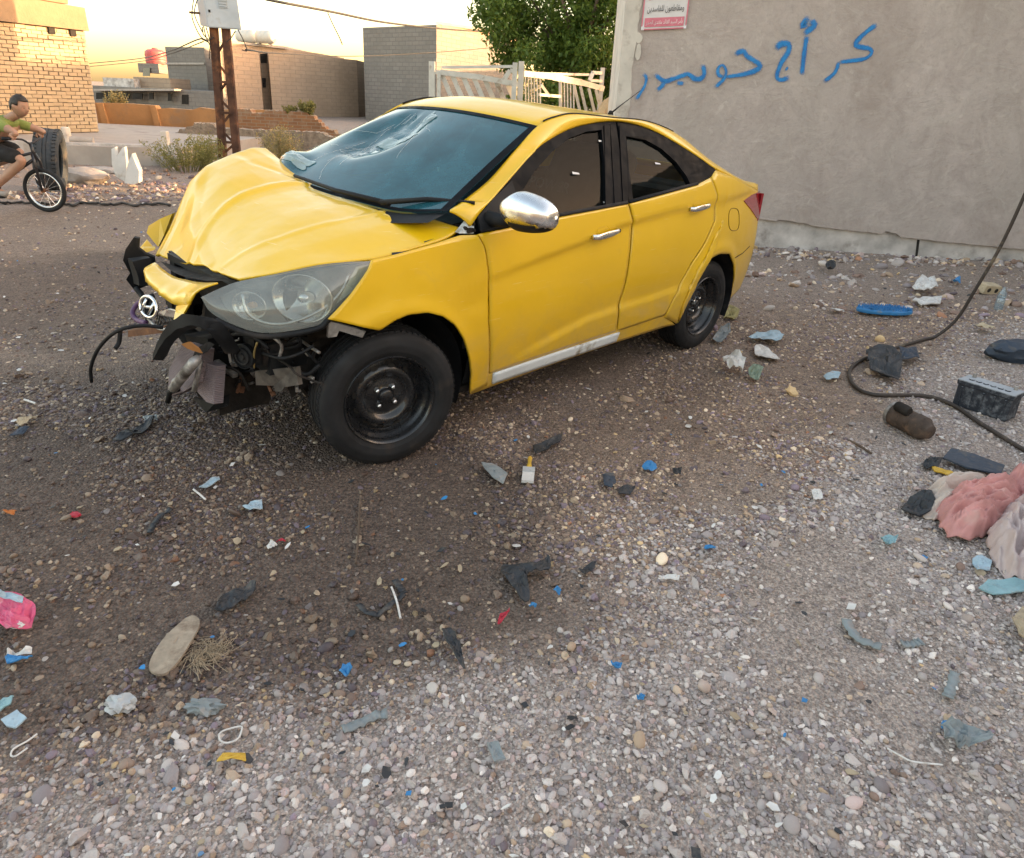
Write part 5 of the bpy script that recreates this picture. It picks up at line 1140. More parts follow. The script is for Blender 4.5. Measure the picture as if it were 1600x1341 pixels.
# hinge post showing bare metal behind the bonnet corner
V = [sp(722, 366, .0), sp(744, 366, .0), sp(745, 338, .0), sp(733, 352, .0)]; sheet('hinge_post', [v-Vector((0, .015, 0)) for v in V], M_primer, (0, -.03, 0))
q = MB()
for px, py in ((728, 357), (740, 350), (741, 360)): q.lathe([(0, .004), (.007, .004), (.008, 0), (.008, -.01)], 10, Matrix.Translation(sp(px, py, -.008)))
q.box(sp(734, 360, -.006), (.025, .012, .02)); q.build('hinge_bolt', M_grime, car)

# tangle of wires, clips and brackets in the open nose
rr = random.Random(41)
for k_ in range(20):
    px, py = rr.uniform(330, 490), rr.uniform(525, 600); x0 = .50-.0012*(px-330)-rr.uniform(0, .06); pts = [atx(px, py, x0)]
    for j in range(4): px += rr.uniform(-28, 28); py += rr.uniform(-16, 18); pts.append(atx(min(max(px, 318), 500), min(max(py, 522), 612), x0+rr.uniform(-.03, .03)))
    MB().tube(cat_rom(pts, 18), rr.uniform(.003, .008), 6).build('wire', rr.choice([M_blackp, M_blackp, M_grime, M_alu]), car, smooth=True)
for k_ in range(12):
    px, py = rr.uniform(325, 495), rr.uniform(530, 612); x0 = .49-.0012*(px-330); c_ = atx(px, py, x0); s_ = rr.uniform(.018, .045); Mr = Matrix.Rotation(rr.uniform(-1, 1), 3, 'X') @ Matrix.Rotation(rr.uniform(-.6, .6), 3, 'Z')
    o = MB().box((0, 0, 0), (.012, s_*1.6, s_), Mr).box((0, s_*.5, -s_*.4), (.02, s_*.5, s_*.5), Mr).build('bracket', rr.choice([M_grime, M_blackp, M_alu, M_rust]), car); o.location = c_; fix(o, bevel=.003)
# ================================================================== POLE, WIRES, GATE, TREE
YP = 15.9
pole = empty('utility_pole', (atY(357, 246, YP).x, YP, 0), label='rusty lattice steel pole carrying a grey meter cabinet', cat='pole'); PI_ = Matrix.Translation(-pole.location)
def ppart(n_, mb, mat, **k): x = mb.build(n_, mat, pole, **k); x.matrix_parent_inverse = PI_; return x
M_rust2 = simple('pole_rust', (.105, .052, .034), .85, .2, var=.5, scale=5, bump=.4, bscale=25, dirt=(.30, .13, .055), dirt_amt=.35, dscale=2.5)
for b0, t0, w_ in (((347, 250), (331.5, 30), .135), ((369, 246), (350, 30), .135)):
    a = atY(*b0, YP); e = atY(*t0, YP); a.z = -.2; q = MB(); q.bar(a, e, w_, .03, (0, 1, 0))
    for s_ in (-1, 1): q.bar(a+Vector((s_*w_/2, .05, 0)), e+Vector((s_*w_/2, .05, 0)), .02, .10, (0, 1, 0))
    ppart('channel', q, M_rust2)
for i, (y0, y1) in enumerate([(62, 92), (92, 122), (122, 150), (150, 175), (175, 200), (200, 225), (225, 243)]):
    f0 = lambda y: 346+(331.5-347)*(248-y)/218; f1 = lambda y: 369+(350-369)*(246-y)/218
    q = MB(); a, e = ((f0(y0), y0), (f1(y1), y1)) if i % 2 else ((f1(y0), y0), (f0(y1), y1)); q.bar(atY(*a, YP+.03), atY(*e, YP+.03), .05, .012, (0, 1, 0)); ppart('lacing', q, M_rust2)
for y in (128, 176, 222): q = MB(); q.bar(atY(346-.07*(248-y), y, YP-.02), atY(369-.087*(246-y), y+1, YP-.02), .05, .02, (0, 1, 0)); ppart('batten', q, M_rust2)
M_box = simple('cabinet_paint', (.44, .50, .56), .5, .1, var=.12, scale=3, bump=.08, dirt=(.36, .37, .37), dirt_amt=.2, dscale=3)
a = atY(325, 43, YP-.15); e = atY(377.5, 47, YP-.05); l_ = atY(313, 40, YP+.28); up = Vector((-.05, 0, .92)); dx_ = (e-a); sx_ = (l_-a)
q = MB(); v = [a, e, e+sx_, a+sx_]; v += [p+up for p in v]; q.add(v, [(0, 1, 2, 3), (4, 5, 6, 7), (0, 1, 5, 4), (1, 2, 6, 5), (2, 3, 7, 6), (3, 0, 4, 7)]); o = recalc(ppart('cabinet', q, M_box)); fix(o, bevel=.012)
fn = dx_.cross(up).normalized(); fn = fn if fn.y < 0 else -fn
def cb(u0, u1, v0, v1, out): return [a+dx_*u+up*v_+fn*out for u, v_ in ((u0, v0), (u1, v0), (u1, v1), (u0, v1))]
for nm, u0, u1, v0, v1, mt in (('door', .03, .97, .02, .98, M_box), ('louvre', .42, .68, .40, .66, simple('cabinet_louvre', (.30, .34, .38), .5, bump=0)), ('lock', .09, .15, .30, .35, M_dark)):
    q = MB(); q.prism(cb(u0, u1, v0, v1, .004), fn*(.008 if nm == 'door' else .02)); x = mk(nm, q.v, q.f, mt, o)
for k_ in range(4): q = MB(); q.prism(cb(.44, .66, .43+.055*k_, .45+.055*k_, .026), fn*.012); mk('louvre_slat', q.v, q.f, M_box, o)
M_cable = simple('black_cable', (.035, .032, .03), .6, bump=.1)
random.seed(14)
for k_, pts in enumerate([[(318, 41), (322, 58), (330, 75)], [(316, 42), (318, 54), (327, 62), (334, 58)], [(372, 47), (380, 62), (384, 72), (386, 80), (378, 78)], [(368, 48), (362, 58), (354, 66)], [(322, 43), (328, 66), (327, 92)], [(303, -4), (300, 20), (302, 34), (314, 58), (328, 64)], [(309, -4), (304, 22), (316, 50)]]):
    q = MB().tube(cat_rom([atY(x, y, YP-.1+.06*(k_ % 3)) for x, y in pts], 16), .010, 6); ppart('cable', q, M_cable, smooth=True)
q = MB().bar(atY(296, 19.5, YP+.2), atY(314, 21, YP+.2), .04, .04); ppart('bracket', q, M_rust2)
def wire(pts, r, label, n_=40):
    q = MB().tube(cat_rom([atY(*p) for p in pts], n_), r, 6); return tag(q.build('overhead_wire', M_cable, smooth=True), label, 'wire')
wire([(395, -8, 15), (420, 0, 15.5), (520, 19, 18), (600, 35, 21), (690, 45, 26), (760, 50, 30), (800, 52, 33)], .028, 'thick overhead cable sagging across the middle of the sky')
wire([(512, 20, 17.8), (520, 38, 17.8), (530, 58, 17.8), (535, 70, 17.8)], .012, 'broken wire end hanging down from the thick cable', 14)
wire([(120, 101, 30), (215, 92, 26), (265, 80, 20), (312, 61, 16.2), (326, 66, 16)], .014, 'upper thin wire running left from the pole past the brick house')
wire([(120, 106, 30), (220, 96, 26), (270, 83, 20), (318, 65, 16.2)], .011, 'lower thin wire running left from the pole past the brick house')
wire([(384, 78, 16), (440, 84, 22), (556, 88, 32), (680, 82, 36), (800, 72, 40)], .018, 'thin dark wire crossing in front of the two far houses')
# ---- old white gate
M_gate = simple('flaking_white_paint', (.60, .58, .53), .55, var=.12, scale=7, bump=.25, bscale=30, dirt=(.33, .24, .16), dirt_amt=.22, dscale=9)
gate = empty('gate', (atY(809, 150, 11.15).x, 11.2, 0), label='old white iron gate with slanted bars behind the car roof', cat='gate'); GI = Matrix.Translation(-gate.location)
def gpart(n_, mb): x = mb.build(n_, M_gate, gate); x.matrix_parent_inverse = GI; return x
def gY(px): return 10.75+(px-670)*.0006 if px < 811 else 11.25+(px-811)*.0105
def gbar(n_, p0, p1, wpx, t=.04, dy=0.):
    y0, y1 = gY(p0[0]), gY(p1[0]); a = atY(*p0, y0+dy); e = atY(*p1, y1+dy); gpart(n_, MB().bar(a, e, wpx*.0103, t, (0, 1, 0)))
def gpost(px, py, wpx, t=.06):
    a = atY(px, py, gY(px)); q = MB().bar(Vector((a.x, a.y, -.05)), a, wpx*.0103, t, (0, 1, 0)); gpart('post', q)
for px, py, w_ in ((675, 96, 8), (686, 113, 5), (805, 98, 6.5), (815, 96, 8), (942, 106, 6.5)): gpost(px, py, w_)
gbar('rail', (690, 105.5), (802, 104), 3.5, dy=.05); gbar('rail', (672, 113), (690, 113), 5); gbar('rail', (688, 113), (745, 120), 7); gbar('rail', (745, 120), (810, 132), 7); gbar('rail', (786, 127), (797, 110), 6); gbar('rail', (797, 110), (806, 112), 5)
for k_ in range(7): x = 690+17*k_; y = 116+2.2*k_; gbar('slat', (x, y), (x+60, y+140), 6.5, .02, .02)
gbar('rail', (676, 200), (806, 205), 7); gbar('rail', (676, 262), (806, 268), 7)
gbar('rail', (818, 115), (862, 120), 8); gbar('rail', (862, 120), (908, 129), 9); gbar('rail', (908, 129), (943, 139), 8); gbar('rail', (838, 115), (920, 117), 3.5, dy=.06)
gbar('rail', (921, 126), (927, 113), 6); gbar('rail', (925, 113.5), (940, 114.5), 5); gbar('rail', (922, 126), (940, 127), 4)
for k_ in range(6): gbar('bar', (821+4.6*k_, 118), (822+4.6*k_, 230), 2.2, .025)
for k_ in range(5): gbar('bar', (877+4.8*k_, 128), (878+4.8*k_, 235), 2.2, .025)
gbar('rail', (843, 148), (876, 151), 4); gbar('rail', (846, 133), (856, 147), 4); gbar('bar', (875, 126), (876, 230), 4)
for x in (897, 907, 920, 931): gbar('slat', (x, 133+(x-897)*.22), (x+16, 205), 4.5, .02)
gbar('rail', (818, 190), (943, 205), 6); gbar('rail', (818, 262), (943, 275), 6)
# straw-coloured tarpaulin lump by the gate post
def lumpy(name, c_, d, mat, seed=0, amp=.2, fr=3, label=None, cat=None, flat=.0, sub=3):
    bm = bmesh.new(); bmesh.ops.create_icosphere(bm, subdivisions=sub, radius=1)
    for v in bm.verts:
        p = v.co.copy(); n_ = mnoise.fractal(p*fr*.6+Vector((seed*5.1, 1, 2)), 1, 2, 4); p *= 1+amp*n_; v.co = Vector((p.x*d[0], p.y*d[1], max(p.z, -1+flat)*d[2]))
    me = bpy.data.meshes.new(name); bm.to_mesh(me); bm.free(); me.materials.append(mat); me.polygons.foreach_set('use_smooth', [True]*len(me.polygons)); me.set_sharp_from_angle(angle=R_(38))
    o = link(bpy.data.objects.new(name, me)); o.location = c_; return tag(o, label, cat)
M_straw = simple('straw_tarpaulin', (.42, .32, .19), .85, var=.3, scale=5, bump=.6, bscale=18, dist=.03)
pt = atY(960, 165, 12.1); lumpy('tarpaulin_heap', (pt.x, pt.y, .75), (.42, .35, .92), M_straw, 3, .22, 3, 'straw-coloured tarpaulin heap between the gate and the garage corner', 'heap')
# ---- tree
def leaf_mat(name, c1, c2):
    b = NB(name); oi = b.n('ShaderNodeAttribute', attribute_name='lv').outputs['Fac']; c = b.mix(oi, c1, c2)
    b.set(Base_Color=c, Roughness=.55, Specular_IOR_Level=.3); tr = b.n('ShaderNodeBsdfTranslucent'); b.l(b.mix(.4, c, (.25, .30, .02)), tr.inputs[0]); mx = b.n('ShaderNodeMixShader'); mx.inputs[0].default_value = .28
    b.l(b.b.outputs[0], mx.inputs[1]); b.l(tr.outputs[0], mx.inputs[2]); b.l(mx.outputs[0], b.out.inputs[0]); return b.m
M_leaf = leaf_mat('tree_leaf', (.06, .115, .024), (.16, .235, .042)); M_bark = simple('bark', (.13, .10, .075), .9, var=.3, bump=.7, bscale=20, dist=.02)
M_weed = leaf_mat('weed_leaf', (.17, .16, .05), (.36, .32, .12)); M_straww = leaf_mat('dry_weed', (.28, .22, .10), (.45, .37, .19))
def leaves(name, centers, per, spread, ls, mat, parent=None, droop=.3, seed=0, narrow=.42):
    r = np.random.default_rng(seed); C = np.repeat(np.array(centers), per, 0); n_ = len(C)
    d = r.normal(0, 1, (n_, 3)); d /= np.linalg.norm(d, axis=1)[:, None]; P_ = C+d*(r.random((n_, 1))**.45)*np.array(spread)
    t = r.normal(0, 1, (n_, 3)); t[:, 2] -= droop; t /= np.linalg.norm(t, axis=1)[:, None]; s = np.cross(t, r.normal(0, 1, (n_, 3))); s /= np.linalg.norm(s, axis=1)[:, None]
    L = ls*r.uniform(.65, 1.3, (n_, 1)); nrm = np.cross(t, s)
    v = np.stack([P_-t*L*.5, P_+s*L*narrow*.5+nrm*L*.06, P_+t*L*.5, P_-s*L*narrow*.5+nrm*L*.06], 1).reshape(-1, 3)
    me = bpy.data.meshes.new(name); me.vertices.add(len(v)); me.vertices.foreach_set('co', v.ravel()); me.loops.add(n_*4); me.polygons.add(n_)
    me.loops.foreach_set('vertex_index', np.arange(n_*4)); me.polygons.foreach_set('loop_start', np.arange(0, n_*4, 4)); me.update(calc_edges=True); me.validate()
    a = me.attributes.new('lv', 'FLOAT', 'FACE'); a.data.foreach_set('value', np.clip(r.normal(.45, .28, n_), 0, 1).astype(np.float32)); me.materials.append(mat)
    return link(bpy.data.objects.new(name, me), parent)
random.seed(31); tc0 = atY(895, 60, 15.2)
tree = empty('tree', (tc0.x, 15.2, 0), label='dense green leafy tree behind the gate and garage corner', cat='tree')
cs = []; rt = np.random.default_rng(9)
for k_ in range(210):
    d = rt.normal(0, 1, 3); d /= np.linalg.norm(d); r = rt.random()**.4; p = d*r*np.array([1.95, 1.7, 1.95])
    p[2] = max(p[2], -1.55); cs.append((p[0]+.30, p[1], p[2]+3.15))
for k_ in range(16): cs.append((-1.55+rt.normal(0, .22), rt.normal(0, .5), 3.0+rt.normal(0, .3)))
for k_ in range(26): cs.append((rt.uniform(-1.0, 1.3), rt.normal(-.3, .6), 1.55+rt.normal(0, .25)))
leaves('crown', cs, 190, (.34, .34, .30), .105, M_leaf, tree, .5, 3)
q = MB().tube([(0.2, 0, -.1), (.25, .05, .8), (.2, 0, 1.7), (.3, .1, 2.6)], [.17, .14, .12, .07], 12)
for k_ in range(9): a = 2*math.pi*k_/9; q.tube([(.2, 0, 1.4+.1*k_), (.2+.7*math.cos(a), .6*math.sin(a), 2.2+.12*k_), (.2+1.3*math.cos(a), 1.1*math.sin(a), 2.7+.15*k_)], [.06, .035, .015], 7)
q.build('trunk', M_bark, tree, smooth=True)
# ---- weeds
def weed(name, label, c_, hgt, rad, n_stem, mat, seed, per=26, ls=.06):
    r = random.Random(seed); o = empty(name, c_, label=label, cat='plant'); q = MB(); cs = []
    for k_ in range(n_stem):
        a = r.uniform(0, 6.28); rr = rad*r.random()**.6; h_ = hgt*r.uniform(.55, 1.05); tip = Vector((rr*math.cos(a), rr*math.sin(a)*.8, h_)); b0 = Vector((rr*.35*math.cos(a), rr*.3*math.sin(a), -.03))
        q.tube([b0, b0.lerp(tip, .5)+Vector((r.uniform(-.04, .04), 0, .04)), tip], [.006, .004, .002], 5)
        for t in (.4, .6, .8, 1.0): cs.append(tuple(b0.lerp(tip, t)))
    q.build('stem', mat, o); leaves('foliage', cs, per, (hgt*.14,)*3, ls, mat, o, -.2, seed, .3); return o
weed('shrub', 'yellow-green scrubby bush at the foot of the rusty pole', gnd(292, 268)+Vector((0, 0, .0)), .55, .75, 40, M_weed, 1, 16, .055)
weed('shrub', 'tall yellow weeds against the right side of the scrubby bush', gnd(325, 262), .6, .26, 18, M_weed, 2, 16, .05)
weed('dry_weed', 'dry straw-coloured weeds growing between bonnet corner and windscreen', gnd(432, 300)+Vector((-.6, 2.2, 0)), .80, .40, 44, M_straww, 3, 14, .055)
z_ = atY(478, 176, 20.3); weed('weed', 'pale green weed tuft on top of the broken brick wall', (z_.x, 20.35, z_.z-.12), .38, .28, 24, M_weed, 4, 22, .07)
z_ = atY(452, 176, 20.3); weed('weed', 'smaller weed tuft left on the broken brick wall', (z_.x, 20.35, z_.z-.06), .22, .25, 16, M_weed, 5, 20, .06)
z_ = atY(180, 158, 22.2); weed('weed', 'pale weed tuft showing above the orange garden wall', (z_.x, 22.2, z_.z-.55), .75, .35, 24, M_straww, 6, 20, .08)
# ---- things lying on the far left
M_ltyre = simple('old_tyre', (.035, .042, .05), .7, var=.3, scale=6, bump=.3, bscale=40, dirt=(.12, .105, .09), dirt_amt=.3, dscale=5)
tc1 = gnd(88, 297); prof = [(.24, .11), (.27, .14), (.33, .155), (.38, .15), (.412, .13), (.422, .10), (.414, .097), (.414, .087), (.424, .085), (.426, .03), (.417, .027), (.417, .017), (.427, .015)]; prof = prof+[(r, -y) for r, y in reversed(prof)]; prof += [(.25, -.09), (.30, -.11), (.36, -.12), (.40, -.09), (.40, .09), (.36, .12), (.30, .11), (.25, .09)]
q = MB().lathe(prof, 56, closed=True); o = q.build('truck_tyre', M_ltyre, smooth=True, sharp=32); o.matrix_world = Matrix.Translation(tc1+Vector((0, 0, .41))) @ Matrix.Rotation(R_(112), 4, 'Z') @ Matrix.Rotation(R_(6), 4, 'X'); tag(o, 'worn dark truck tyre standing upright beside the boy', 'tyre')
tb = MB()
for k_ in range(48):
    for s_ in (-1, 1):
        a = 2*math.pi*(k_+.3*s_)/48; Mx = Matrix.Rotation(-a, 3, 'Y'); tb.box(Mx @ Vector((.424, s_*.108, 0)), (.016, .05, .034), Mx)
tb.build('tread_block', M_ltyre, o)
M_wplast = simple('white_plastic', (.66, .64, .60), .45, var=.08, bump=.08, dirt=(.48, .43, .36), dirt_amt=.25, dscale=5)
def plate(name, pix, Y, th, mat, label, cat='debris', lean=0., par=None):
    pts = [atY(x, y, Y+lean*(1-i % 2)) for i, (x, y) in enumerate(pix)]; q = MB().prism([Vector((p.x, Y+(p.z)*.25, p.z)) for p in pts], (.01, th, .01)); o = recalc(q.build(name, mat, par)); fix(o, bevel=.006); return tag(o, label, cat)
plate('plastic_sheet', [(166, 234), (172, 231), (176, 246), (183, 232), (187, 231), (193, 256), (196, 286), (178, 276), (170, 258)], 10.9, .05, M_wplast, 'torn white plastic canister half, left one beside the bush', 'plastic')
plate('plastic_sheet', [(193, 287), (194, 258), (199, 241), (205, 252), (214, 268), (216, 286), (208, 289)], 10.75, .09, M_wplast, 'pointed white plastic canister half, right one beside the bush', 'plastic')
M_stone = simple('rubble_stone', (.34, .31, .29), .9, var=.3, scale=5, bump=.6, bscale=15, dist=.02)
for i, (px, py, dx, dy, dz, lab) in enumerate([(125, 278, .42, .25, .16, 'long grey concrete lump lying right of the truck tyre'), (160, 262, .45, .15, .07, 'flat broken concrete piece near the white plastic'), (268, 240, .22, .2, .2, 'grey rock beside the bush by the platform edge'), (323, 252, .16, .15, .17, 'rounded grey rock at the foot of the pole')]):
    p = gnd(px, py+8) if i != 2 else gnd(px, 262); lumpy('concrete_lump', p+Vector((0, 0, dz*.55)), (dx, dy, dz), M_stone, i+3, .25, 2.4, lab, 'rubble', .35)
p0 = Vector((atY(106, 226, 13.9).x, 14.0, zpl+.07)); p1 = Vector((atY(138, 229, 13.9).x, 14.1, zpl+.06)); q = MB().tube([p0, p1], .07, 16); tag(q.build('pipe', M_concrete, smooth=True, sharp=40), 'short tan concrete pipe lying on the platform edge', 'pipe')
p0 = Vector((atY(101, 224, 14.2).x, 14.3, zpl)); q = MB().tube([p0, p0+Vector((0, 0, .26)), p0+Vector((.0, 0, .28))], [.09, .08, .06], 14); tag(q.build('tin_can', M_white_plaster, smooth=True, sharp=40), 'pale upright tin standing behind the truck tyre', 'can')
p0 = Vector((atY(254, 212, 14.6).x, 14.7, zpl)); q = MB().box(p0+Vector((0, 0, .13)), (.13, .13, .28)); fix(tag(q.build('block', M_white_plaster), 'small white block at the right end of the platform', 'block'), bevel=.02)
random.seed(6); pts = []
for i in range(60): x = -6+i*5.0; px = -6+i*4.6; p = gnd(px, 318+4*fb(px*.05, 3, 1)+px*.022+3*fb(px*.2, 1, 1)); p.z = G(p.x, p.y)+.02+.015*abs(fb(px*.3, 9)); pts.append(p)
tag(MB().tube(pts, [.014+.012*abs(fb(i*.6, 4)) for i in range(60)], 7).build('cable', M_cable, smooth=True), 'dark cable lying along the road edge behind the bicycle', 'cable')
# ================================================================== BOY ON A BICYCLE
YB = 8.5
def bp(px, py, dy=0.): return atY(px, py, YB+dy)
gz = G(-5.6, 8.4); wc = bp(70, 297.5); RW = wc.z-gz-.002
bike = empty('bicycle', (wc.x, wc.y, gz), label='small black bicycle ridden by the boy at the left edge', cat='bicycle'); BI = Matrix.Translation(-bike.location)
def bpart(n_, mb, mat, par=None, **k):
    x = mb.build(n_, mat, par or bike, **k); x.matrix_parent_inverse = BI if par is None else Matrix(); return x
M_frame = simple('bicycle_frame', (.02, .018, .022), .35, .2, bump=.05, coat=.3)
def bwheel(c_, R):
    q = MB().tube([c_+Vector(((R-.022)*math.cos(a), 0, (R-.022)*math.sin(a))) for a in [2*math.pi*i/48 for i in range(48)]], .024, 10, closed=True); bpart('tyre', q, M_rubber, smooth=True)
    q = MB().tube([c_+Vector(((R-.052)*math.cos(a), 0, (R-.052)*math.sin(a))) for a in [2*math.pi*i/48 for i in range(48)]], .013, 8, closed=True); bpart('rim', q, M_chrome, smooth=True)
    q = MB()
    for k_ in range(18): a = 2*math.pi*k_/18; q.tube([c_+Vector((0, .02*(-1)**k_, 0)), c_+Vector(((R-.055)*math.cos(a), 0, (R-.055)*math.sin(a)))], .0022, 4)
    bpart('spokes', q, M_chrome); q = MB().lathe([(0, -.05), (.024, -.045), (.026, 0), (.024, .045), (0, .05)], 14, Matrix.Translation(c_)); bpart('hub', q, M_rust, smooth=True)
bwheel(wc, RW); rc = wc+Vector((-.93, 0, 0)); bwheel(rc, RW)
head = bp(51, 236); hb_ = bp(47, 224)
q = MB()
for s_ in (-1, 1): q.tube([wc+Vector((0, .05*s_, 0)), head+Vector((.03, .05*s_, -.12)), head+Vector((.0, .03*s_, -.03))], .015, 8)
q.tube([head+Vector((.02, 0, -.10)), head, hb_], .018, 8); bpart('fork', q, M_frame, smooth=True)
bb = Vector((wc.x-.58, wc.y, gz+.27)); seat_ = Vector((wc.x-.72, wc.y, gz+.62))
q = MB(); q.tube([head+Vector((0, 0, -.02)), seat_+Vector((.03, 0, -.12))], .016, 8); q.tube([head+Vector((.015, 0, -.08)), bb], .019, 8); q.tube([bb, seat_], .015, 8)
for s_ in (-1, 1): q.tube([bb, rc+Vector((0, .06*s_, 0))], .010, 6); q.tube([seat_+Vector((.03, 0, -.12)), rc+Vector((0, .06*s_, 0))], .009, 6)
bpart('frame', q, M_frame, smooth=True)
q = MB().tube(cat_rom([hb_+Vector((-.06, -.27, .06)), hb_+Vector((.02, -.16, .05)), hb_+Vector((0, 0, .0)), hb_+Vector((.02, .16, .05)), hb_+Vector((-.06, .27, .06))], 24), .012, 8); bpart('handlebar', q, M_frame, smooth=True)
for s_ in (-1, 1): q = MB().tube([hb_+Vector((-.11, .30*s_, .06)), hb_+Vector((-.03, .22*s_, .058))], .018, 8); bpart('grip', q, M_blackp, smooth=True)
q = MB().tube([seat_+Vector((-.12, 0, .05)), seat_+Vector((0, 0, .055)), seat_+Vector((.13, 0, .04))], [.07, .055, .02], 10); bpart('saddle', q, M_blackp, smooth=True)
q = MB().lathe([(0, -.012), (.085, -.012), (.088, 0), (.085, .012), (0, .012)], 24, Matrix.Translation(bb+Vector((0, -.04, 0)))); bpart('chainring', q, M_frame, smooth=True, sharp=40)
fp = bb+Vector((.12, -.13, -.10)); q = MB().tube([bb+Vector((0, -.06, 0)), fp+Vector((0, .05, 0))], .010, 6); bpart('crank', q, M_frame)
q = MB().box(fp, (.10, .09, .022)); bpart('pedal', q, M_blackp)
fp2 = bb+Vector((-.12, .13, .10)); q = MB().box(fp2, (.10, .09, .022)); bpart('pedal', q, M_blackp)
# ---- the rider: one continuous skin, clothes and hair as children
def skinned(name, verts, edges, mat, parent=None, sub=2, root=0):
    bm = bmesh.new(); lay = bm.verts.layers.skin.verify(); vs = []
    for i, (p, r) in enumerate(verts): v = bm.verts.new(p); v[lay].radius = (r, r) if not isinstance(r, tuple) else r; v[lay].use_root = (i == root); vs.append(v)
    for a, b_ in edges: bm.edges.new((vs[a], vs[b_]))
    me = bpy.data.meshes.new(name); bm.to_mesh(me); bm.free(); me.materials.append(mat); o = link(bpy.data.objects.new(name, me), parent)
    m = o.modifiers.new('skin', 'SKIN'); m.use_smooth_shade = True; m = o.modifiers.new('sub', 'SUBSURF'); m.levels = sub; m.render_levels = sub; return o
M_skin = NB('skin'); M_skin.set(Base_Color=M_skin.ramp(M_skin.noise(8), [(.3, (.33, .185, .12)), (.7, (.42, .245, .165))]), Roughness=.55, Subsurface_Weight=.1); M_skin = M_skin.m
M_shirt = simple('green_tshirt', (.20, .245, .06), .85, var=.2, scale=6, bump=.4, bscale=12, dist=.02); M_short = simple('black_shorts', (.012, .012, .013), .85, var=.3, bump=.4, bscale=12, dist=.02); M_hair = simple('dark_hair', (.022, .016, .012), .6, var=.4, scale=40, bump=.6, bscale=90); M_shoe = simple('grey_trainer', (.30, .28, .26), .7, bump=.2)
pelv = seat_+Vector((.0, 0, .15)); chest = bp(6, 204); neck = bp(15, 185); shd = bp(10, 190); hc_ = bp(29, 166)
hl_ = hb_+Vector((-.05, -.24, .085)); hr_ = hb_+Vector((-.05, .24, .085))
sL = shd+Vector((.01, -.155, -.02)); sR = shd+Vector((.01, .155, -.02)); eL = bp(26, 209, -.24); eR = eL+Vector((0, .50, 0))
kL = bp(37, 250, -.11); kR = kL+Vector((-.16, .24, .06)); aL = fp+Vector((-.06, .0, .09)); aR = fp2+Vector((-.06, 0, .09)); pL = pelv+Vector((.03, -.085, -.01)); pR = pelv+Vector((.03, .085, -.01))
tL = fp+Vector((.10, 0, .03)); tR = fp2+Vector((.10, 0, .03))
VS = [(pelv, .125), (pelv.lerp(chest, .5), .115), (chest, .125), (shd.lerp(neck, .4), .075), (neck, .05), (hc_+Vector((-.012, 0, -.075)), .055),
      (sL, .058), (eL, .042), (eL.lerp(hl_, .85), .029), (hl_, .030), (sR, .058), (eR, .042), (eR.lerp(hr_, .85), .029), (hr_, .030),
      (pL, .095), (kL, .062), (kL.lerp(aL, .45), .055), (aL, .036), (tL, .034), (pR, .095), (kR, .062), (kR.lerp(aR, .45), .055), (aR, .036), (tR, .034)]
ED = [(0, 1), (1, 2), (2, 3), (3, 4), (4, 5), (2, 6), (6, 7), (7, 8), (8, 9), (2, 10), (10, 11), (11, 12), (12, 13), (0, 14), (14, 15), (15, 16), (16, 17), (17, 18), (0, 19), (19, 20), (20, 21), (21, 22), (22, 23)]
# five curled fingers on each hand, rooted in the palm
for hand, prev_, idx_ in ((hl_, eL, 9), (hr_, eR, 13)):
    for k_, (dy, L_) in enumerate(((-.030, .036), (-.011, .042), (.010, .040), (.028, .032))):
        n0 = len(VS); VS += [(hand+Vector((.030, dy, .004)), .0095), (hand+Vector((.030+L_*.55, dy, -.018)), .0085), (hand+Vector((.020+L_*.3, dy, -.042)), .0075)]; ED += [(idx_, n0), (n0, n0+1), (n0+1, n0+2)]
    n0 = len(VS); sg = 1 if hand is hl_ else -1; VS += [(hand+Vector((.004, .034*sg, -.012)), .0105), (hand+Vector((.026, .040*sg, -.034)), .0085)]; ED += [(idx_, n0), (n0, n0+1)]
person = skinned('person', VS, ED, M_skin); tag(person, 'boy in a green T-shirt and black shorts riding a bicycle', 'person')
# head: shaped sphere with face
bm = bmesh.new(); bmesh.ops.create_uvsphere(bm, u_segments=32, v_segments=24, radius=1)
for v in bm.verts:
    p = v.co; x, y, z = p.x*.098, p.y*.078, p.z*.118
    if p.z < 0: x *= 1-.18*p.z*p.z; y *= 1-.28*p.z*p.z; x += .012*(-p.z)
    g_ = lambda cx_, cy_, cz_, s_: math.exp(-(((p.x-cx_)**2+(abs(p.y)-cy_)**2+(p.z-cz_)**2)/s_**2))
    x += .028*g_(.98, 0, -.10, .17)+.010*g_(.9, 0, -.42, .16)+.010*g_(.8, 0, -.75, .2)-.012*g_(.9, .36, .05, .17)+.006*g_(.9, .34, .22, .15)
    y += math.copysign(.020*g_(-.05, 1.0, -.02, .20), p.y); v.co = Vector((x, y, z))
me = bpy.data.meshes.new('head'); bm.to_mesh(me); bm.free(); me.materials.append(M_skin); me.polygons.foreach_set('use_smooth', [True]*len(me.polygons)); ho = link(bpy.data.objects.new('head', me), person); HM = Matrix.Translation(hc_+Vector((.01, 0, 0))) @ Matrix.Rotation(R_(-10), 4, 'Z') @ Matrix.Rotation(R_(16), 4, 'Y'); ho.matrix_basis = HM
for s_ in (-1, 1): q = MB().lathe([(0, -.005), (.004, -.003), (.005, 0), (.004, .003), (0, .005)], 10, Matrix.Translation((.086, .029*s_, .006))); q.build('eye', M_hair, ho, smooth=True)
q = MB().bar((.098, -.018, -.050), (.098, .018, -.050), .006, .006); q.build('mouth', simple('lips', (.25, .10, .08), .6, bump=0), ho)
bm = bmesh.new(); bmesh.ops.create_uvsphere(bm, u_segments=28, v_segments=20, radius=1)
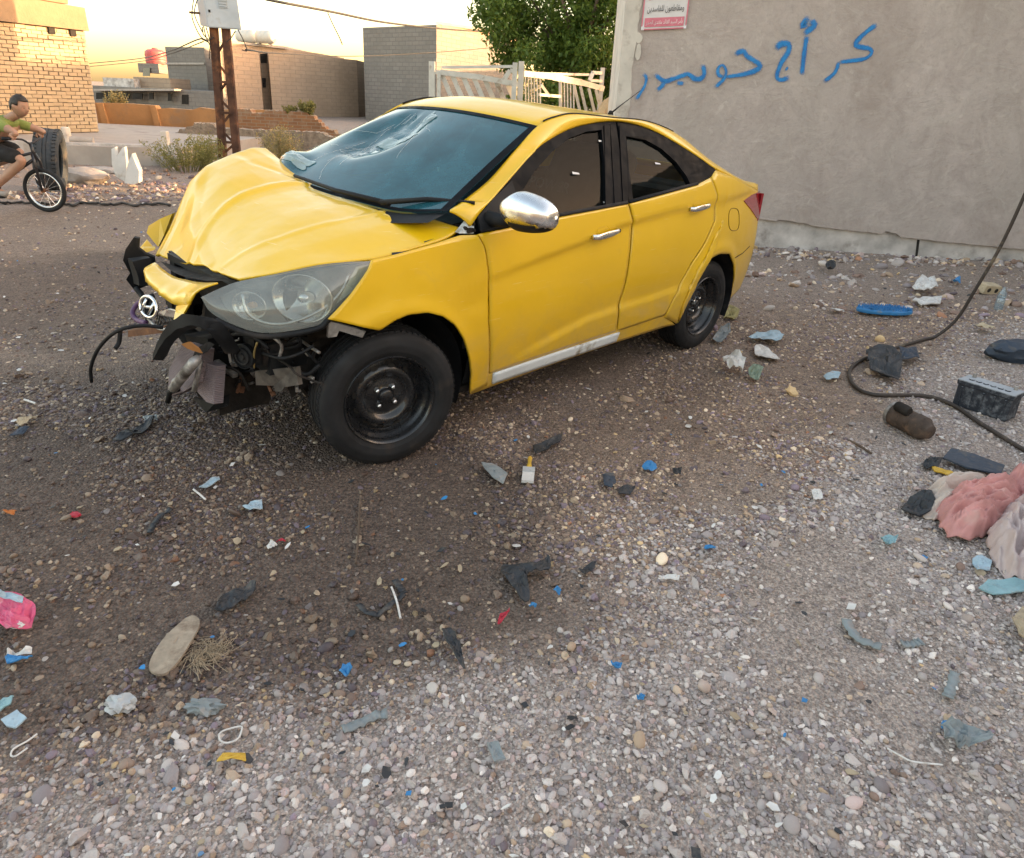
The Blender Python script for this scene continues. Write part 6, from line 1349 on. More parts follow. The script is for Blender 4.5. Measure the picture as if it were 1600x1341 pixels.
bmesh.ops.delete(bm, geom=[v for v in bm.verts if v.co.z < -.55 or (v.co.x > .55 and v.co.z < .5) or (v.co.z < .12 and v.co.x > -.05) or (v.co.z < -.2 and v.co.x > -.35)], context='VERTS')
for v in bm.verts: p = v.co; n_ = 1+.08*mnoise.noise(p*9); v.co = Vector((p.x*.102*n_, p.y*.082*n_, p.z*.124*n_))
me = bpy.data.meshes.new('hair'); bm.to_mesh(me); bm.free(); me.materials.append(M_hair); me.polygons.foreach_set('use_smooth', [True]*len(me.polygons)); hh_ = link(bpy.data.objects.new('hair', me), person); hh_.matrix_basis = HM; fix(hh_, solid=.006, off=1)
skinned('tshirt', [(pelv+Vector((.02, 0, .04)), .140), (pelv.lerp(chest, .5), .138), (chest, .140), (shd.lerp(neck, .9), .082), (sL, .068), (sL.lerp(eL, .60), .055), (sR, .068), (sR.lerp(eR, .60), .055)], [(0, 1), (1, 2), (2, 3), (2, 4), (4, 5), (2, 6), (6, 7)], M_shirt, person)
skinned('shorts', [(pelv, .142), (pL, .118), (pL.lerp(kL, .55), .098), (pL.lerp(kL, .95), .090), (pR, .118), (pR.lerp(kR, .95), .088)], [(0, 1), (1, 2), (2, 3), (0, 4), (4, 5)], M_short, person)
for a_, t_ in ((aL, tL), (aR, tR)): skinned('shoe', [(a_+Vector((-.02, 0, -.035)), .044), (a_.lerp(t_, .5)+Vector((0, 0, -.01)), .042), (t_, .036)], [(0, 1), (1, 2)], M_shoe, person)
# ================================================================== LITTER AND THINGS ON THE GROUND
def gp3(px, py, up=0.):
    p = gnd(px, py)
    for _ in range(4): p = gnd(px, py, G(p.x, p.y))
    p.z = G(p.x, p.y)+up; return p
MC = {}
def pm(key):
    if key in MC: return MC[key]
    c, r, d = {'black': ((.022, .026, .032), .45, (.10, .09, .08)), 'navy': ((.03, .045, .07), .5, (.12, .11, .10)), 'grey': ((.22, .25, .26), .55, (.30, .27, .25)), 'lblue': ((.34, .46, .54), .4, (.36, .33, .31)), 'teal': ((.22, .38, .42), .45, (.30, .28, .26)),
               'white': ((.62, .61, .59), .5, (.38, .33, .29)), 'cream': ((.50, .41, .28), .8, (.30, .24, .18)), 'pink': ((.62, .10, .21), .35, (.45, .2, .24)), 'blue': ((.03, .20, .46), .45, (.18, .25, .33)), 'red': ((.42, .02, .045), .45, (.25, .08, .07)), 'yellow': ((.58, .36, .04), .5, (.40, .30, .14)),
               'orange': ((.50, .17, .04), .6, (.3, .16, .08)), 'tan': ((.36, .29, .20), .85, (.24, .19, .14)), 'silver': ((.42, .44, .45), .3, (.25, .23, .22)), 'green': ((.20, .26, .20), .6, (.3, .27, .22)), 'olive': ((.33, .29, .13), .85, (.26, .22, .14)), 'brown': ((.10, .07, .05), .8, (.16, .12, .09))}[key]
    MC[key] = simple('litter_'+key, c, r, var=.2, scale=14, bump=.25, bscale=60, dirt=d, dirt_amt=.32, dscale=16); return MC[key]
def scrap(name, label, cat, key, pix, th=.004, curl=.012, lift=.012, seed=None, parent=None):
    soft = name in ('wrapper', 'plastic_film', 'rag', 'paper_scrap', 'ribbon') or curl > .028
    """thin irregular piece lying on the stones: outline in ground pixels, crumpled grid inside"""
    P_ = [gp3(*p) for p in pix]; c_ = sum(P_, Vector())/len(P_); seed = seed or sum(int(a) for p in pix for a in p) % 97
    lp = cat_rom(P_+[P_[0]], max(16, len(P_)*4))[:-1] if len(P_) > 6 else [P_[i].lerp(P_[(i+1) % len(P_)], t/4) for i in range(len(P_)) for t in range(4)]
    rings = 7; V = []; size = max((p-c_).length for p in P_)
    for k_ in range(rings):
        f = 1-k_/rings
        for p in lp:
            q = c_+(p-c_)*f; z = lift+curl*(.8+1.3*fb(q.x*2.2/size*.35+seed, q.y*2.2/size*.35, seed, 4)) +curl*.7*f*f*fb(q.x/size*.9+9, q.y/size*.9, seed, 2); z += (curl*1.0*(.5-abs(fb(q.x/size*2.1+3, q.y/size*2.1, seed+5, 3)))*(1 if soft else .25)); V.append(Vector((q.x-c_.x, q.y-c_.y, max(.004, z))))
    n_ = len(lp); V.append(Vector((0, 0, lift+curl*.8))); ci = len(V)-1; Fc = []
    for k_ in range(rings-1):
        for i in range(n_): j = (i+1) % n_; Fc.append((k_*n_+i, k_*n_+j, (k_+1)*n_+j, (k_+1)*n_+i))
    Fc += [((rings-1)*n_+i, (rings-1)*n_+(i+1) % n_, ci) for i in range(n_)]
    o = mk(name, V, Fc, pm(key) if isinstance(key, str) else key, parent, False)
    if parent is None: o.location = (c_.x, c_.y, G(c_.x, c_.y)); tag(o, label, cat)
    fix(o, solid=th, off=0); return o
def rod(name, label, cat, key, pix, r, lift=.015, n_=18, flat=None):
    P_ = [gp3(p[0], p[1], lift+(p[2] if len(p) > 2 else 0)) for p in pix]; c_ = P_[0].copy(); o = MB().tube([p-c_ for p in cat_rom(P_, n_)], r, 7).build(name, pm(key) if isinstance(key, str) else key, smooth=True, sharp=50); o.location = c_; return tag(o, label, cat)
def strap(name, label, cat, key, pix, wd, th=.004, lift=.014):
    P_ = cat_rom([gp3(*p, lift) for p in pix], 22); c_ = P_[0].copy(); V = []
    for i, p in enumerate(P_):
        t = (P_[min(i+1, 21)]-P_[max(i-1, 0)]).normalized(); s_ = Vector((-t.y, t.x, 0)).normalized(); up = .006*fb(i*.4, wd*50, 2); w2 = wd*(1+.3*fb(i*.5, 1, wd*99))
        V += [p-c_-s_*w2/2+Vector((0, 0, up)), p-c_+s_*w2/2+Vector((0, 0, up+.004*math.sin(i)))]
    o = mk(name, V, [(2*i, 2*i+2, 2*i+3, 2*i+1) for i in range(21)], pm(key), None, True); o.location = c_; fix(o, solid=th, off=1); return tag(o, label, cat)
S_ = scrap
S_('plastic_strip', 'long black plastic strip on dark gravel left of the front wheel', 'plastic', 'black', [(178, 701), (200, 682), (225, 667), (242, 659), (234, 672), (212, 687), (190, 702)], .006, .02)
S_('plastic_scrap', 'grey plastic tip beside the long black strip', 'plastic', 'grey', [(224, 657), (246, 655), (247, 662), (228, 663)], .004, .015)
S_('paper_scrap', 'cream crumpled paper at the left edge above the dark gravel', 'paper', 'cream', [(28, 671), (37, 659), (61, 657), (52, 666), (36, 673)], .002, .02)
S_('plastic_scrap', 'thin teal-black scrap just below the cream crumpled paper', 'plastic', 'navy', [(15, 688), (33, 675), (48, 674), (36, 684)], .003, .01)
rod('stick', 'thin pale stick at the upper left of the dark gravel', 'stick', 'white', [(39, 629), (48, 632), (57, 635)], .005)
S_('plastic_shard', 'narrow pale blue plastic shard left of centre', 'plastic', 'lblue', [(312, 770), (330, 757), (343, 752), (345, 757), (325, 768)], .004, .012)
rod('stick', 'short white stick touching the narrow pale blue shard', 'stick', 'white', [(303, 770), (313, 778), (322, 786)], .004)
S_('plastic_shard', 'grey-blue triangular shard below the front wheel to the left', 'plastic', 'lblue', [(380, 801), (392, 790), (410, 789), (411, 803), (396, 808)], .004, .014)
S_('screw_top', 'small bright red bottle cap at the left', 'cap', 'red', [(110, 809), (114, 805), (123, 805), (128, 809), (123, 813), (114, 813)], .008, .004)
S_('wrapper', 'tiny orange and red wrapper scrap at far left', 'wrapper', 'orange', [(8, 811), (16, 804), (28, 807), (24, 814)], .002, .012)
strap('ribbon', 'thin black ribbon curling over gravel at left', 'ribbon', 'black', [(235, 838), (243, 822), (252, 812), (268, 801)], .02)
w_ = S_('wrapper', 'crumpled pink snack wrapper cut by the left edge', 'wrapper', 'pink', [(-14, 960), (8, 953), (56, 961), (58, 980), (38, 1000), (17, 1006), (-10, 985)], .002, .035, .02)
def glue(o, par):
    o.parent = par; o.matrix_parent_inverse = Matrix.Translation(par.location).inverted()
    for k_ in ('label', 'category'):
        if k_ in o: del o[k_]
glue(S_('print_band', 'x', 'x', 'lblue', [(-8, 967), (10, 962), (46, 967), (43, 973), (8, 971)], .002, .02, .062), w_); glue(S_('white_corner', 'x', 'x', 'white', [(20, 996), (36, 990), (44, 993), (34, 1002), (22, 1003)], .002, .012, .034), w_)
S_('wrapper', 'small blue and white folded wrapper at the left edge', 'wrapper', 'blue', [(11, 1037), (15, 1033), (54, 1036), (47, 1043), (13, 1045)], .004, .012); S_('wrapper', 'white upper fold of the blue wrapper at left', 'wrapper', 'white', [(13, 1033), (16, 1026), (55, 1030), (53, 1036)], .004, .016)
M_insole = simple('worn_insole', (.33, .275, .21), .95, var=.3, scale=18, bump=.5, bscale=90, dist=.003, dirt=(.20, .155, .115), dirt_amt=.55, dscale=14)
S_('shoe_insole', 'worn tan shoe insole lying on gravel at lower left', 'insole', M_insole, [(290, 976), (303, 971), (313, 979), (312, 994), (301, 1014), (284, 1040), (262, 1061), (243, 1061), (234, 1049), (245, 1024), (262, 1004), (277, 990)], .008, .006, .016)
q = MB(); rr = random.Random(5); cc = gp3(330, 1026)
for k_ in range(120): a = rr.uniform(0, 6.28); L_ = rr.uniform(.03, .075); p = Vector((rr.gauss(0, .018), rr.gauss(0, .018), rr.uniform(.0, .015))); q.tube([p, p+Vector((math.cos(a)*L_*.5, math.sin(a)*L_*.5, rr.uniform(.005, .022))), p+Vector((math.cos(a+.8)*L_, math.sin(a+.8)*L_, rr.uniform(.002, .014)))], .0009, 4)
o = q.build('root_clump', pm('tan')); o.location = cc; tag(o, 'dry fibrous root clump right of the shoe insole', 'roots')
lumpy('crushed_foil', gp3(189, 1107, .016), (.035, .028, .022), pm('silver'), 4, .5, 5, 'crushed silver foil ball at lower left', 'foil'); lumpy('plastic_film', gp3(320, 1110, .012), (.045, .022, .018), pm('grey'), 7, .6, 6, 'crumpled clear plastic film below the root clump', 'plastic')
S_('glass_shard', 'pale blue flat shard at the lower left edge', 'shard', 'lblue', [(5, 1137), (30, 1121), (46, 1136), (28, 1149), (14, 1147)], .004, .006, .02)
S_('glass_shard', 'teal shard at the left edge above the pale blue one', 'shard', 'teal', [(-6, 1108), (8, 1099), (25, 1100), (20, 1112), (2, 1117)], .004, .01)
rod('wire', 'bent white wire loop at the lower left corner', 'wire', 'white', [(60, 1154), (45, 1165), (24, 1177), (19, 1187), (26, 1189), (45, 1176)], .0022)
rod('rubber_ring', 'bent pale rubber ring at the lower left of centre', 'ring', 'white', [(343, 1156), (350, 1149), (377, 1142), (378, 1150), (372, 1162), (356, 1168), (345, 1164), (343, 1157)], .0024, n_=30)
S_('plastic_scrap', 'yellow plastic scrap near the lower left', 'plastic', 'yellow', [(340, 1199), (350, 1188), (384, 1186), (386, 1198)], .004, .01)
S_('rag', 'black fabric strip on gravel above the shoe insole', 'rag', 'black', [(337, 966), (352, 942), (384, 925), (400, 922), (398, 935), (372, 955), (348, 968)], .005, .018)
strap('rubber_strip', 'curved black rubber strip in the middle of the gravel', 'rubber', 'black', [(560, 950), (572, 962), (590, 966), (615, 948), (632, 935)], .018); strap('rubber_strip', 'short black rubber tab crossing the curved strip', 'rubber', 'black', [(617, 912), (624, 922), (632, 934)], .022)
rod('stick', 'thin white stick lying across the curved black strip', 'stick', 'white', [(612, 926), (620, 948), (626, 975)], .0035, .022)
S_('rag', 'tattered black rag at lower centre', 'rag', 'black', [(690, 1001), (706, 999), (718, 1022), (724, 1042), (727, 1057), (714, 1042), (700, 1026)], .004, .02)
S_('plastic_scrap', 'bright blue plastic bit at lower left centre', 'plastic', 'blue', [(531, 1056), (536, 1048), (547, 1047), (550, 1054), (541, 1062)], .006, .012)
S_('ribbon', 'dark red plastic ribbon at lower centre', 'ribbon', 'red', [(777, 985), (781, 969), (796, 960), (791, 975), (783, 985)], .003, .014)
strap('rubber_strip', 'grey dusty strip near the bottom centre', 'rubber', 'grey', [(536, 1148), (560, 1138), (585, 1126), (606, 1122)], .025); S_('plastic_shard', 'grey shard with dark corner at the bottom centre', 'plastic', 'grey', [(760, 1174), (778, 1172), (790, 1196), (772, 1201)], .005, .012)
rod('stick', 'dark upright twig line below the front wheel', 'stick', 'brown', [(563, 786), (561, 820), (560, 845), (556, 886)], .004)
S_('paper_scrap', 'small white and blue scrap left of the twig', 'paper', 'white', [(417, 862), (424, 856), (434, 860), (430, 868), (420, 868)], .002, .012); S_('plastic_scrap', 'small red scrap beside the white and blue one', 'plastic', 'red', [(432, 852), (440, 848), (447, 853), (438, 858)], .003, .01)
S_('plastic_shard', 'slate grey plastic shard left of the paint brush', 'plastic', 'grey', [(752, 731), (768, 733), (793, 749), (786, 765), (772, 757), (757, 742)], .005, .012)
pb = gp3(824, 758, .016); pe = gp3(828, 721, .024); d = pe-pb; br_ = empty('paint_brush', pb, label='paint brush with a yellow handle and pale bristles by the car', cat='brush')
q = MB().tube([d*.52, d*.60, d*.75, d*.92, d*1.0], [.012, .012, .008, .011, .005], 10); q.build('handle', pm('yellow'), br_, smooth=True)
sx_ = Vector((d.y, -d.x, 0)).normalized(); q = MB(); q.add([sx_*s_*.026+d*t+Vector((0, 0, z)) for t in (.0, .34) for s_ in (-1, 1) for z in (-.006, .006)], [(0, 1, 3, 2), (4, 6, 7, 5), (0, 4, 5, 1), (2, 3, 7, 6), (0, 2, 6, 4), (1, 5, 7, 3)]); q.build('bristles', pm('white'), br_)
q = MB(); q.add([sx_*s_*.027+d*t+Vector((0, 0, z)) for t in (.335, .53) for s_ in (-1, 1) for z in (-.008, .008)], [(0, 1, 3, 2), (4, 6, 7, 5), (0, 4, 5, 1), (2, 3, 7, 6), (0, 2, 6, 4), (1, 5, 7, 3)]); q.build('ferrule', pm('silver'), br_)
S_('plastic_shard', 'jagged black shard just behind the paint brush', 'plastic', 'black', [(832, 701), (857, 696), (878, 686), (876, 696), (856, 705), (836, 718)], .005, .016)
S_('plastic_scrap', 'blue scrap with dark tail right of the paint brush', 'plastic', 'blue', [(1002, 735), (1010, 729), (1023, 731), (1026, 738), (1012, 741)], .003, .014); S_('rag', 'small black rag right of the blue scrap with dark tail', 'rag', 'black', [(1049, 741), (1054, 737), (1064, 740), (1062, 748), (1051, 748)], .004, .012)
S_('plastic_shard', 'slate blue shard in front of the rear door', 'plastic', 'navy', [(940, 750), (958, 746), (962, 760), (955, 769), (943, 766)], .004, .012); S_('plastic_shard', 'black and white torn piece next to the slate blue shard', 'plastic', 'black', [(960, 773), (975, 769), (992, 769), (984, 778), (966, 780)], .004, .014)
S_('rag', 'large black plastic tear at the centre of the gravel', 'plastic', 'black', [(782, 906), (785, 894), (808, 893), (840, 895), (856, 881), (858, 901), (830, 904), (822, 916), (827, 945), (815, 949), (800, 927)], .004, .018)
S_('plastic_strip', 'narrow black strip right of the large black tear', 'plastic', 'black', [(903, 901), (915, 892), (930, 888), (928, 895), (912, 905)], .004, .012)
for (x, y, lab) in ((1108, 863, 'blue plastic bit in the pale gravel right of centre'), (870, 932, 'tiny blue bit beside the large black tear'), (832, 955, 'tiny blue bit below the large black tear'), (962, 1047, 'sky blue plastic bit in the lower middle'), (1000, 1098, 'faded blue bit near the bottom middle')):
    r_ = 9 if x in (1108, 962) else 6; S_('plastic_scrap', lab, 'plastic', 'blue', [(x-r_, y), (x-r_*.3, y-r_*.6), (x+r_, y-r_*.2), (x+r_*.6, y+r_*.7), (x-r_*.4, y+r_*.5)], .004, .012)
S_('paper_scrap', 'narrow white strip in the pale gravel right of centre', 'paper', 'white', [(1028, 908), (1045, 905), (1061, 907), (1060, 912), (1032, 912)], .003, .008); S_('paper_scrap', 'pale square scrap in front of the black canister', 'paper', 'white', [(1266, 775), (1281, 772), (1284, 784), (1270, 787)], .003, .01)
strap('strap', 'curved slate grey strap on pale stones at lower right', 'strap', 'grey', [(1320, 975), (1328, 990), (1342, 1005), (1375, 1019)], .030); strap('strap', 'short end of grey strap emerging right of the curved one', 'strap', 'grey', [(1406, 1012), (1420, 1013), (1438, 1009)], .024)
strap('strap', 'upright slate strip at the lower right', 'strap', 'grey', [(1489, 1058), (1486, 1075), (1478, 1097)], .026)
S_('screw_top', 'faded blue cap near the lower right corner', 'cap', 'blue', [(1468, 1139), (1472, 1134), (1480, 1134), (1484, 1140), (1478, 1145), (1470, 1144)], .01, .004); S_('plastic_film', 'crumpled grey plastic bag near the lower right corner', 'plastic', 'grey', [(1464, 1149), (1490, 1146), (1520, 1156), (1543, 1160), (1540, 1175), (1505, 1172), (1478, 1178)], .002, .03)
S_('cardboard', 'folded tan cardboard cut by the right edge', 'cardboard', 'tan', [(1574, 985), (1590, 966), (1625, 962), (1640, 1040), (1612, 1034), (1590, 1012)], .006, .03)
rod('wire', 'thin white wire curving at the bottom right', 'wire', 'white', [(1384, 1176), (1405, 1188), (1425, 1197), (1470, 1202)], .0022); S_('plastic_shard', 'pale green-grey shard at the right edge', 'plastic', 'teal', [(1526, 926), (1540, 915), (1580, 916), (1606, 922), (1596, 934), (1550, 936)], .005, .012)
S_('plastic_film', 'turquoise crumpled film on pale stones at right', 'plastic', 'teal', [(1372, 853), (1380, 845), (1400, 848), (1396, 858), (1380, 861)], .002, .016); rod('stick', 'short dark twig in front of the black canister', 'stick', 'brown', [(1325, 692), (1342, 701), (1360, 713)], .006)
S_('plastic_shard', 'blue-grey scrap just below the pink cloth', 'plastic', 'lblue', [(1517, 880), (1530, 875), (1547, 884), (1545, 896), (1524, 897)], .004, .012); S_('rag', 'sooty black rag left of the pink cloth', 'rag', 'black', [(1406, 801), (1418, 790), (1440, 787), (1456, 797), (1450, 811), (1425, 813)], .006, .022)
S_('blade', 'long flat slate-black blade behind the pink cloth', 'tool', 'navy', [(1470, 726), (1483, 712), (1520, 722), (1566, 740), (1560, 752), (1507, 741)], .008, .008, .03); S_('blade', 'yellow strip at the left end of the black blade', 'plastic', 'yellow', [(1454, 736), (1470, 737), (1488, 744), (1480, 748), (1458, 742)], .006, .008); S_('rag', 'black crumpled scrap left of the yellow strip', 'rag', 'black', [(1438, 730), (1450, 724), (1470, 726), (1464, 736), (1446, 737)], .005, .02)
# ---- cloth bundle at the right edge
def cloth(name, pix, Hh, mat, seed, ang, parent=None, base=0.):
    """heap of fabric: rumpled sheet that falls to the ground all round its outline"""
    P_ = [gp3(*p) for p in pix]; c_ = sum(P_, Vector())/len(P_); lp = cat_rom(P_+[P_[0]], 151)[:-1]; lp = [c_+(p-c_)*(1+.16*mnoise.noise(Vector((p.x*14, p.y*14, seed)))+.07*mnoise.noise(Vector((p.x*45, p.y*45, seed)))) for p in lp]; rings = 40; V = []; ca, sa = math.cos(ang), math.sin(ang)
    for k_ in range(rings+1):
        f = 1-k_/rings
        for p in lp:
            q = c_+(p-c_)*f; u = (q.x*ca+q.y*sa); v = (-q.x*sa+q.y*ca); env = (1-f**3.5)
            rd = lambda a_, b_, s_: 1-2*abs(mnoise.noise(Vector((a_*u, b_*v+.5*mnoise.noise(Vector((u*9, v*9, s_))), s_+seed))))
            z = Hh*env*(.62+.30*mnoise.noise(Vector((u*5, v*7, seed))))+(.062*rd(3.5, 19, 1)+.036*rd(8, 38, 4)+.010*rd(18, 70, 7))*(.35+.65*env)*(Hh/.13)
            V.append(Vector((q.x, q.y, G(q.x, q.y)+base*env+max(.006+.010*abs(mnoise.noise(Vector((q.x*30, q.y*30, seed)))), z))))
    n_ = len(lp); Fc = [(k_*n_+i_, k_*n_+(i_+1) % n_, (k_+1)*n_+(i_+1) % n_, (k_+1)*n_+i_) for k_ in range(rings) for i_ in range(n_)]
    o = mk(name, V, Fc, mat, None, True); o.data.transform(Matrix.Translation(-c_)); o.location = c_
    if parent: o.parent = parent; o.matrix_parent_inverse = Matrix.Translation(-parent.location)
    fix(o, solid=.004, off=1); return o
M_pcl = simple('pink_cloth', (.56, .27, .25), .92, var=.22, scale=7, bump=.5, bscale=60, dist=.006, dirt=(.50, .34, .30), dirt_amt=.4, dscale=5); M_wcl = simple('dirty_white_cloth', (.56, .47, .41), .92, var=.16, scale=6, bump=.5, bscale=60, dist=.006, dirt=(.50, .30, .22), dirt_amt=.3, dscale=5); M_bcl = simple('beige_pink_cloth', (.53, .43, .41), .92, var=.14, scale=6, bump=.5, bscale=60, dist=.006, dirt=(.34, .25, .24), dirt_amt=.28, dscale=6)
bun = tag(cloth('cloth_bundle', [(1456, 812), (1462, 795), (1490, 782), (1530, 775), (1575, 772), (1600, 790), (1590, 815), (1560, 832), (1520, 848), (1475, 842)], .11, M_pcl, 2.3, .3), 'heap of pink and beige cloth lying at the right edge', 'cloth')
o = cloth('fold', [(1438, 800), (1442, 780), (1470, 762), (1510, 757), (1545, 765), (1540, 785), (1500, 790), (1470, 812), (1448, 815)], .085, M_wcl, 5.1, .2, bun); o['label'] = 'dirty white fold at the left of the heap'
o = cloth('fold', [(1535, 850), (1550, 825), (1585, 800), (1640, 790), (1700, 850), (1690, 960), (1630, 950), (1590, 920), (1550, 885)], .13, M_bcl, 8.4, 1.2, bun); o['label'] = 'beige-pink fold nearest the viewer'
o = cloth('fold', [(1560, 775), (1575, 752), (1620, 745), (1680, 770), (1660, 800), (1600, 800)], .14, M_pcl, 11.7, .9, bun)
# ---- car battery dusted with white powder
bf = [gp3(1487, 632), gp3(1577, 663)]; ex = (bf[1]-bf[0]); ex.z = 0; Lb = ex.length*.93; ex.normalize(); ey = Vector((-ex.y, ex.x, 0)); hb2 = .155; wb2 = .125; c0 = bf[0]+ex*Lb/2+ey*wb2/2; c0.z = G(c0.x, c0.y)
bat = empty('car_battery', c0, math.atan2(ex.y, ex.x), 'black car battery dusted with white powder near the cable', 'battery')
b = NB('dusty_battery'); nrm_ = b.n('ShaderNodeNewGeometry').outputs['Normal']; sx2 = b.n('ShaderNodeSeparateXYZ'); b.l(nrm_, sx2.inputs[0]); n_ = b.noise(22, 8, .7); nz = b.noise(6, 6, .7)
m_ = b.math('ADD', b.math('MULTIPLY', sx2.outputs[2], .34), b.math('MULTIPLY', n_, .62)); c = b.mix(b.ramp(m_, [(.30, (0, 0, 0)), (.56, (.9, .9, .9))]), (.022, .026, .036), b.mix(nz, (.50, .53, .56), (.28, .30, .33))); b.set(Base_Color=c, Roughness=.8); M_bat = b.m
fix(MB().box((0, 0, hb2*.44), (Lb, wb2, hb2*.88)).build('case', M_bat, bat), bevel=.006); lid = fix(MB().box((0, 0, hb2*.92), (Lb+.012, wb2+.012, .032)).build('lid', M_bat, bat), bevel=.006)
for s_ in (-1, 1): MB().lathe([(.011, 0), (.0095, .02), (0, .02)], 14, Matrix.Translation((s_*Lb*.38, .04, hb2*.92+.016)) @ Matrix.Rotation(R_(90), 4, 'X')).build('terminal', M_alu, lid, smooth=True, sharp=40)
for k_ in range(6): MB().lathe([(.014, 0), (.014, .006), (0, .007)], 14, Matrix.Translation((-Lb*.33+k_*Lb*.132, -.02, hb2*.92+.016)) @ Matrix.Rotation(R_(90), 4, 'X')).build('filler_cap', M_bat, lid, smooth=True, sharp=40)
for k_ in range(5): MB().box((-Lb*.4+k_*Lb*.2, -wb2/2-.002, hb2*.42), (.008, .008, hb2*.7)).build('rib', M_bat, bat)
# ---- rusty starter motor
a = gp3(1390, 660, .056); e = gp3(1446, 690, .056); ax_ = (e-a).normalized(); Mx = Matrix.Translation(a) @ ax_.to_track_quat('Y', 'Z').to_matrix().to_4x4() @ Matrix.Diagonal((1.15, 1, 1.15, 1)); Ls = (e-a).length
mot = empty('motor', a, label='rusty cylindrical starter motor lying between battery and car', cat='motor'); mi = Matrix.Translation(-a)
x = MB().lathe([(0, .0), (.048, 0), (.052, .004), (.052, Ls*.35), (.050, Ls*.36), (.050, Ls*.62), (.053, Ls*.64), (.053, Ls*.86), (.046, Ls*.90), (.03, Ls*1.05), (.015, Ls*1.08), (0, Ls*1.08)], 32, Mx).build('casing', simple('motor_rust', (.085, .062, .05), .65, .4, var=.4, scale=20, bump=.3, dirt=(.20, .13, .09), dirt_amt=.35, dscale=14), mot, smooth=True, sharp=35); x.matrix_parent_inverse = mi
x = MB().lathe([(.053, .0), (.056, .002), (.056, .018), (.053, .02), (.046, .0), (.050, -.004)], 32, Mx).build('end_ring', M_alu, mot, smooth=True, sharp=35); x.matrix_parent_inverse = mi
M2 = Mx @ Matrix.Translation((.03, Ls*.2, .055)); x = MB().lathe([(0, 0), (.022, 0), (.024, .01), (.024, .07), (.018, .08), (0, .08)], 20, M2).build('solenoid', M_grime, mot, smooth=True, sharp=35); x.matrix_parent_inverse = mi
# ---- cable hanging in from the right
P_ = [gp3(x_, y_, .014) for x_, y_ in [(1680, 752), (1600, 708), (1529, 664), (1487, 636), (1443, 622), (1367, 620.5), (1337, 609), (1326, 588), (1337, 571), (1367, 557), (1409, 543.5), (1445, 533)]]
lastY = P_[-1].y; P_ += [atY(1462, 526, lastY+.04), atY(1494, 500, lastY+.02), atY(1525, 451, lastY-.02), atY(1563, 386, lastY-.08), atY(1600, 307, lastY-.14), atY(1650, 190, lastY-.2), atY(1690, 60, lastY-.1), (W(1.0, 3.0, .5)+atY(1690, 60, lastY))/2+Vector((.25, 0, .25)), W(1.6, 3.52, .12)]
tag(MB().tube(cat_rom(P_, 160), .0115, 10).build('cable', simple('brown_cable', (.045, .034, .028), .5, var=.3, bump=.1, dirt=(.20, .16, .11), dirt_amt=.2, dscale=6), smooth=True), 'thick dark cable looping on the ground and rising at the right edge', 'cable')
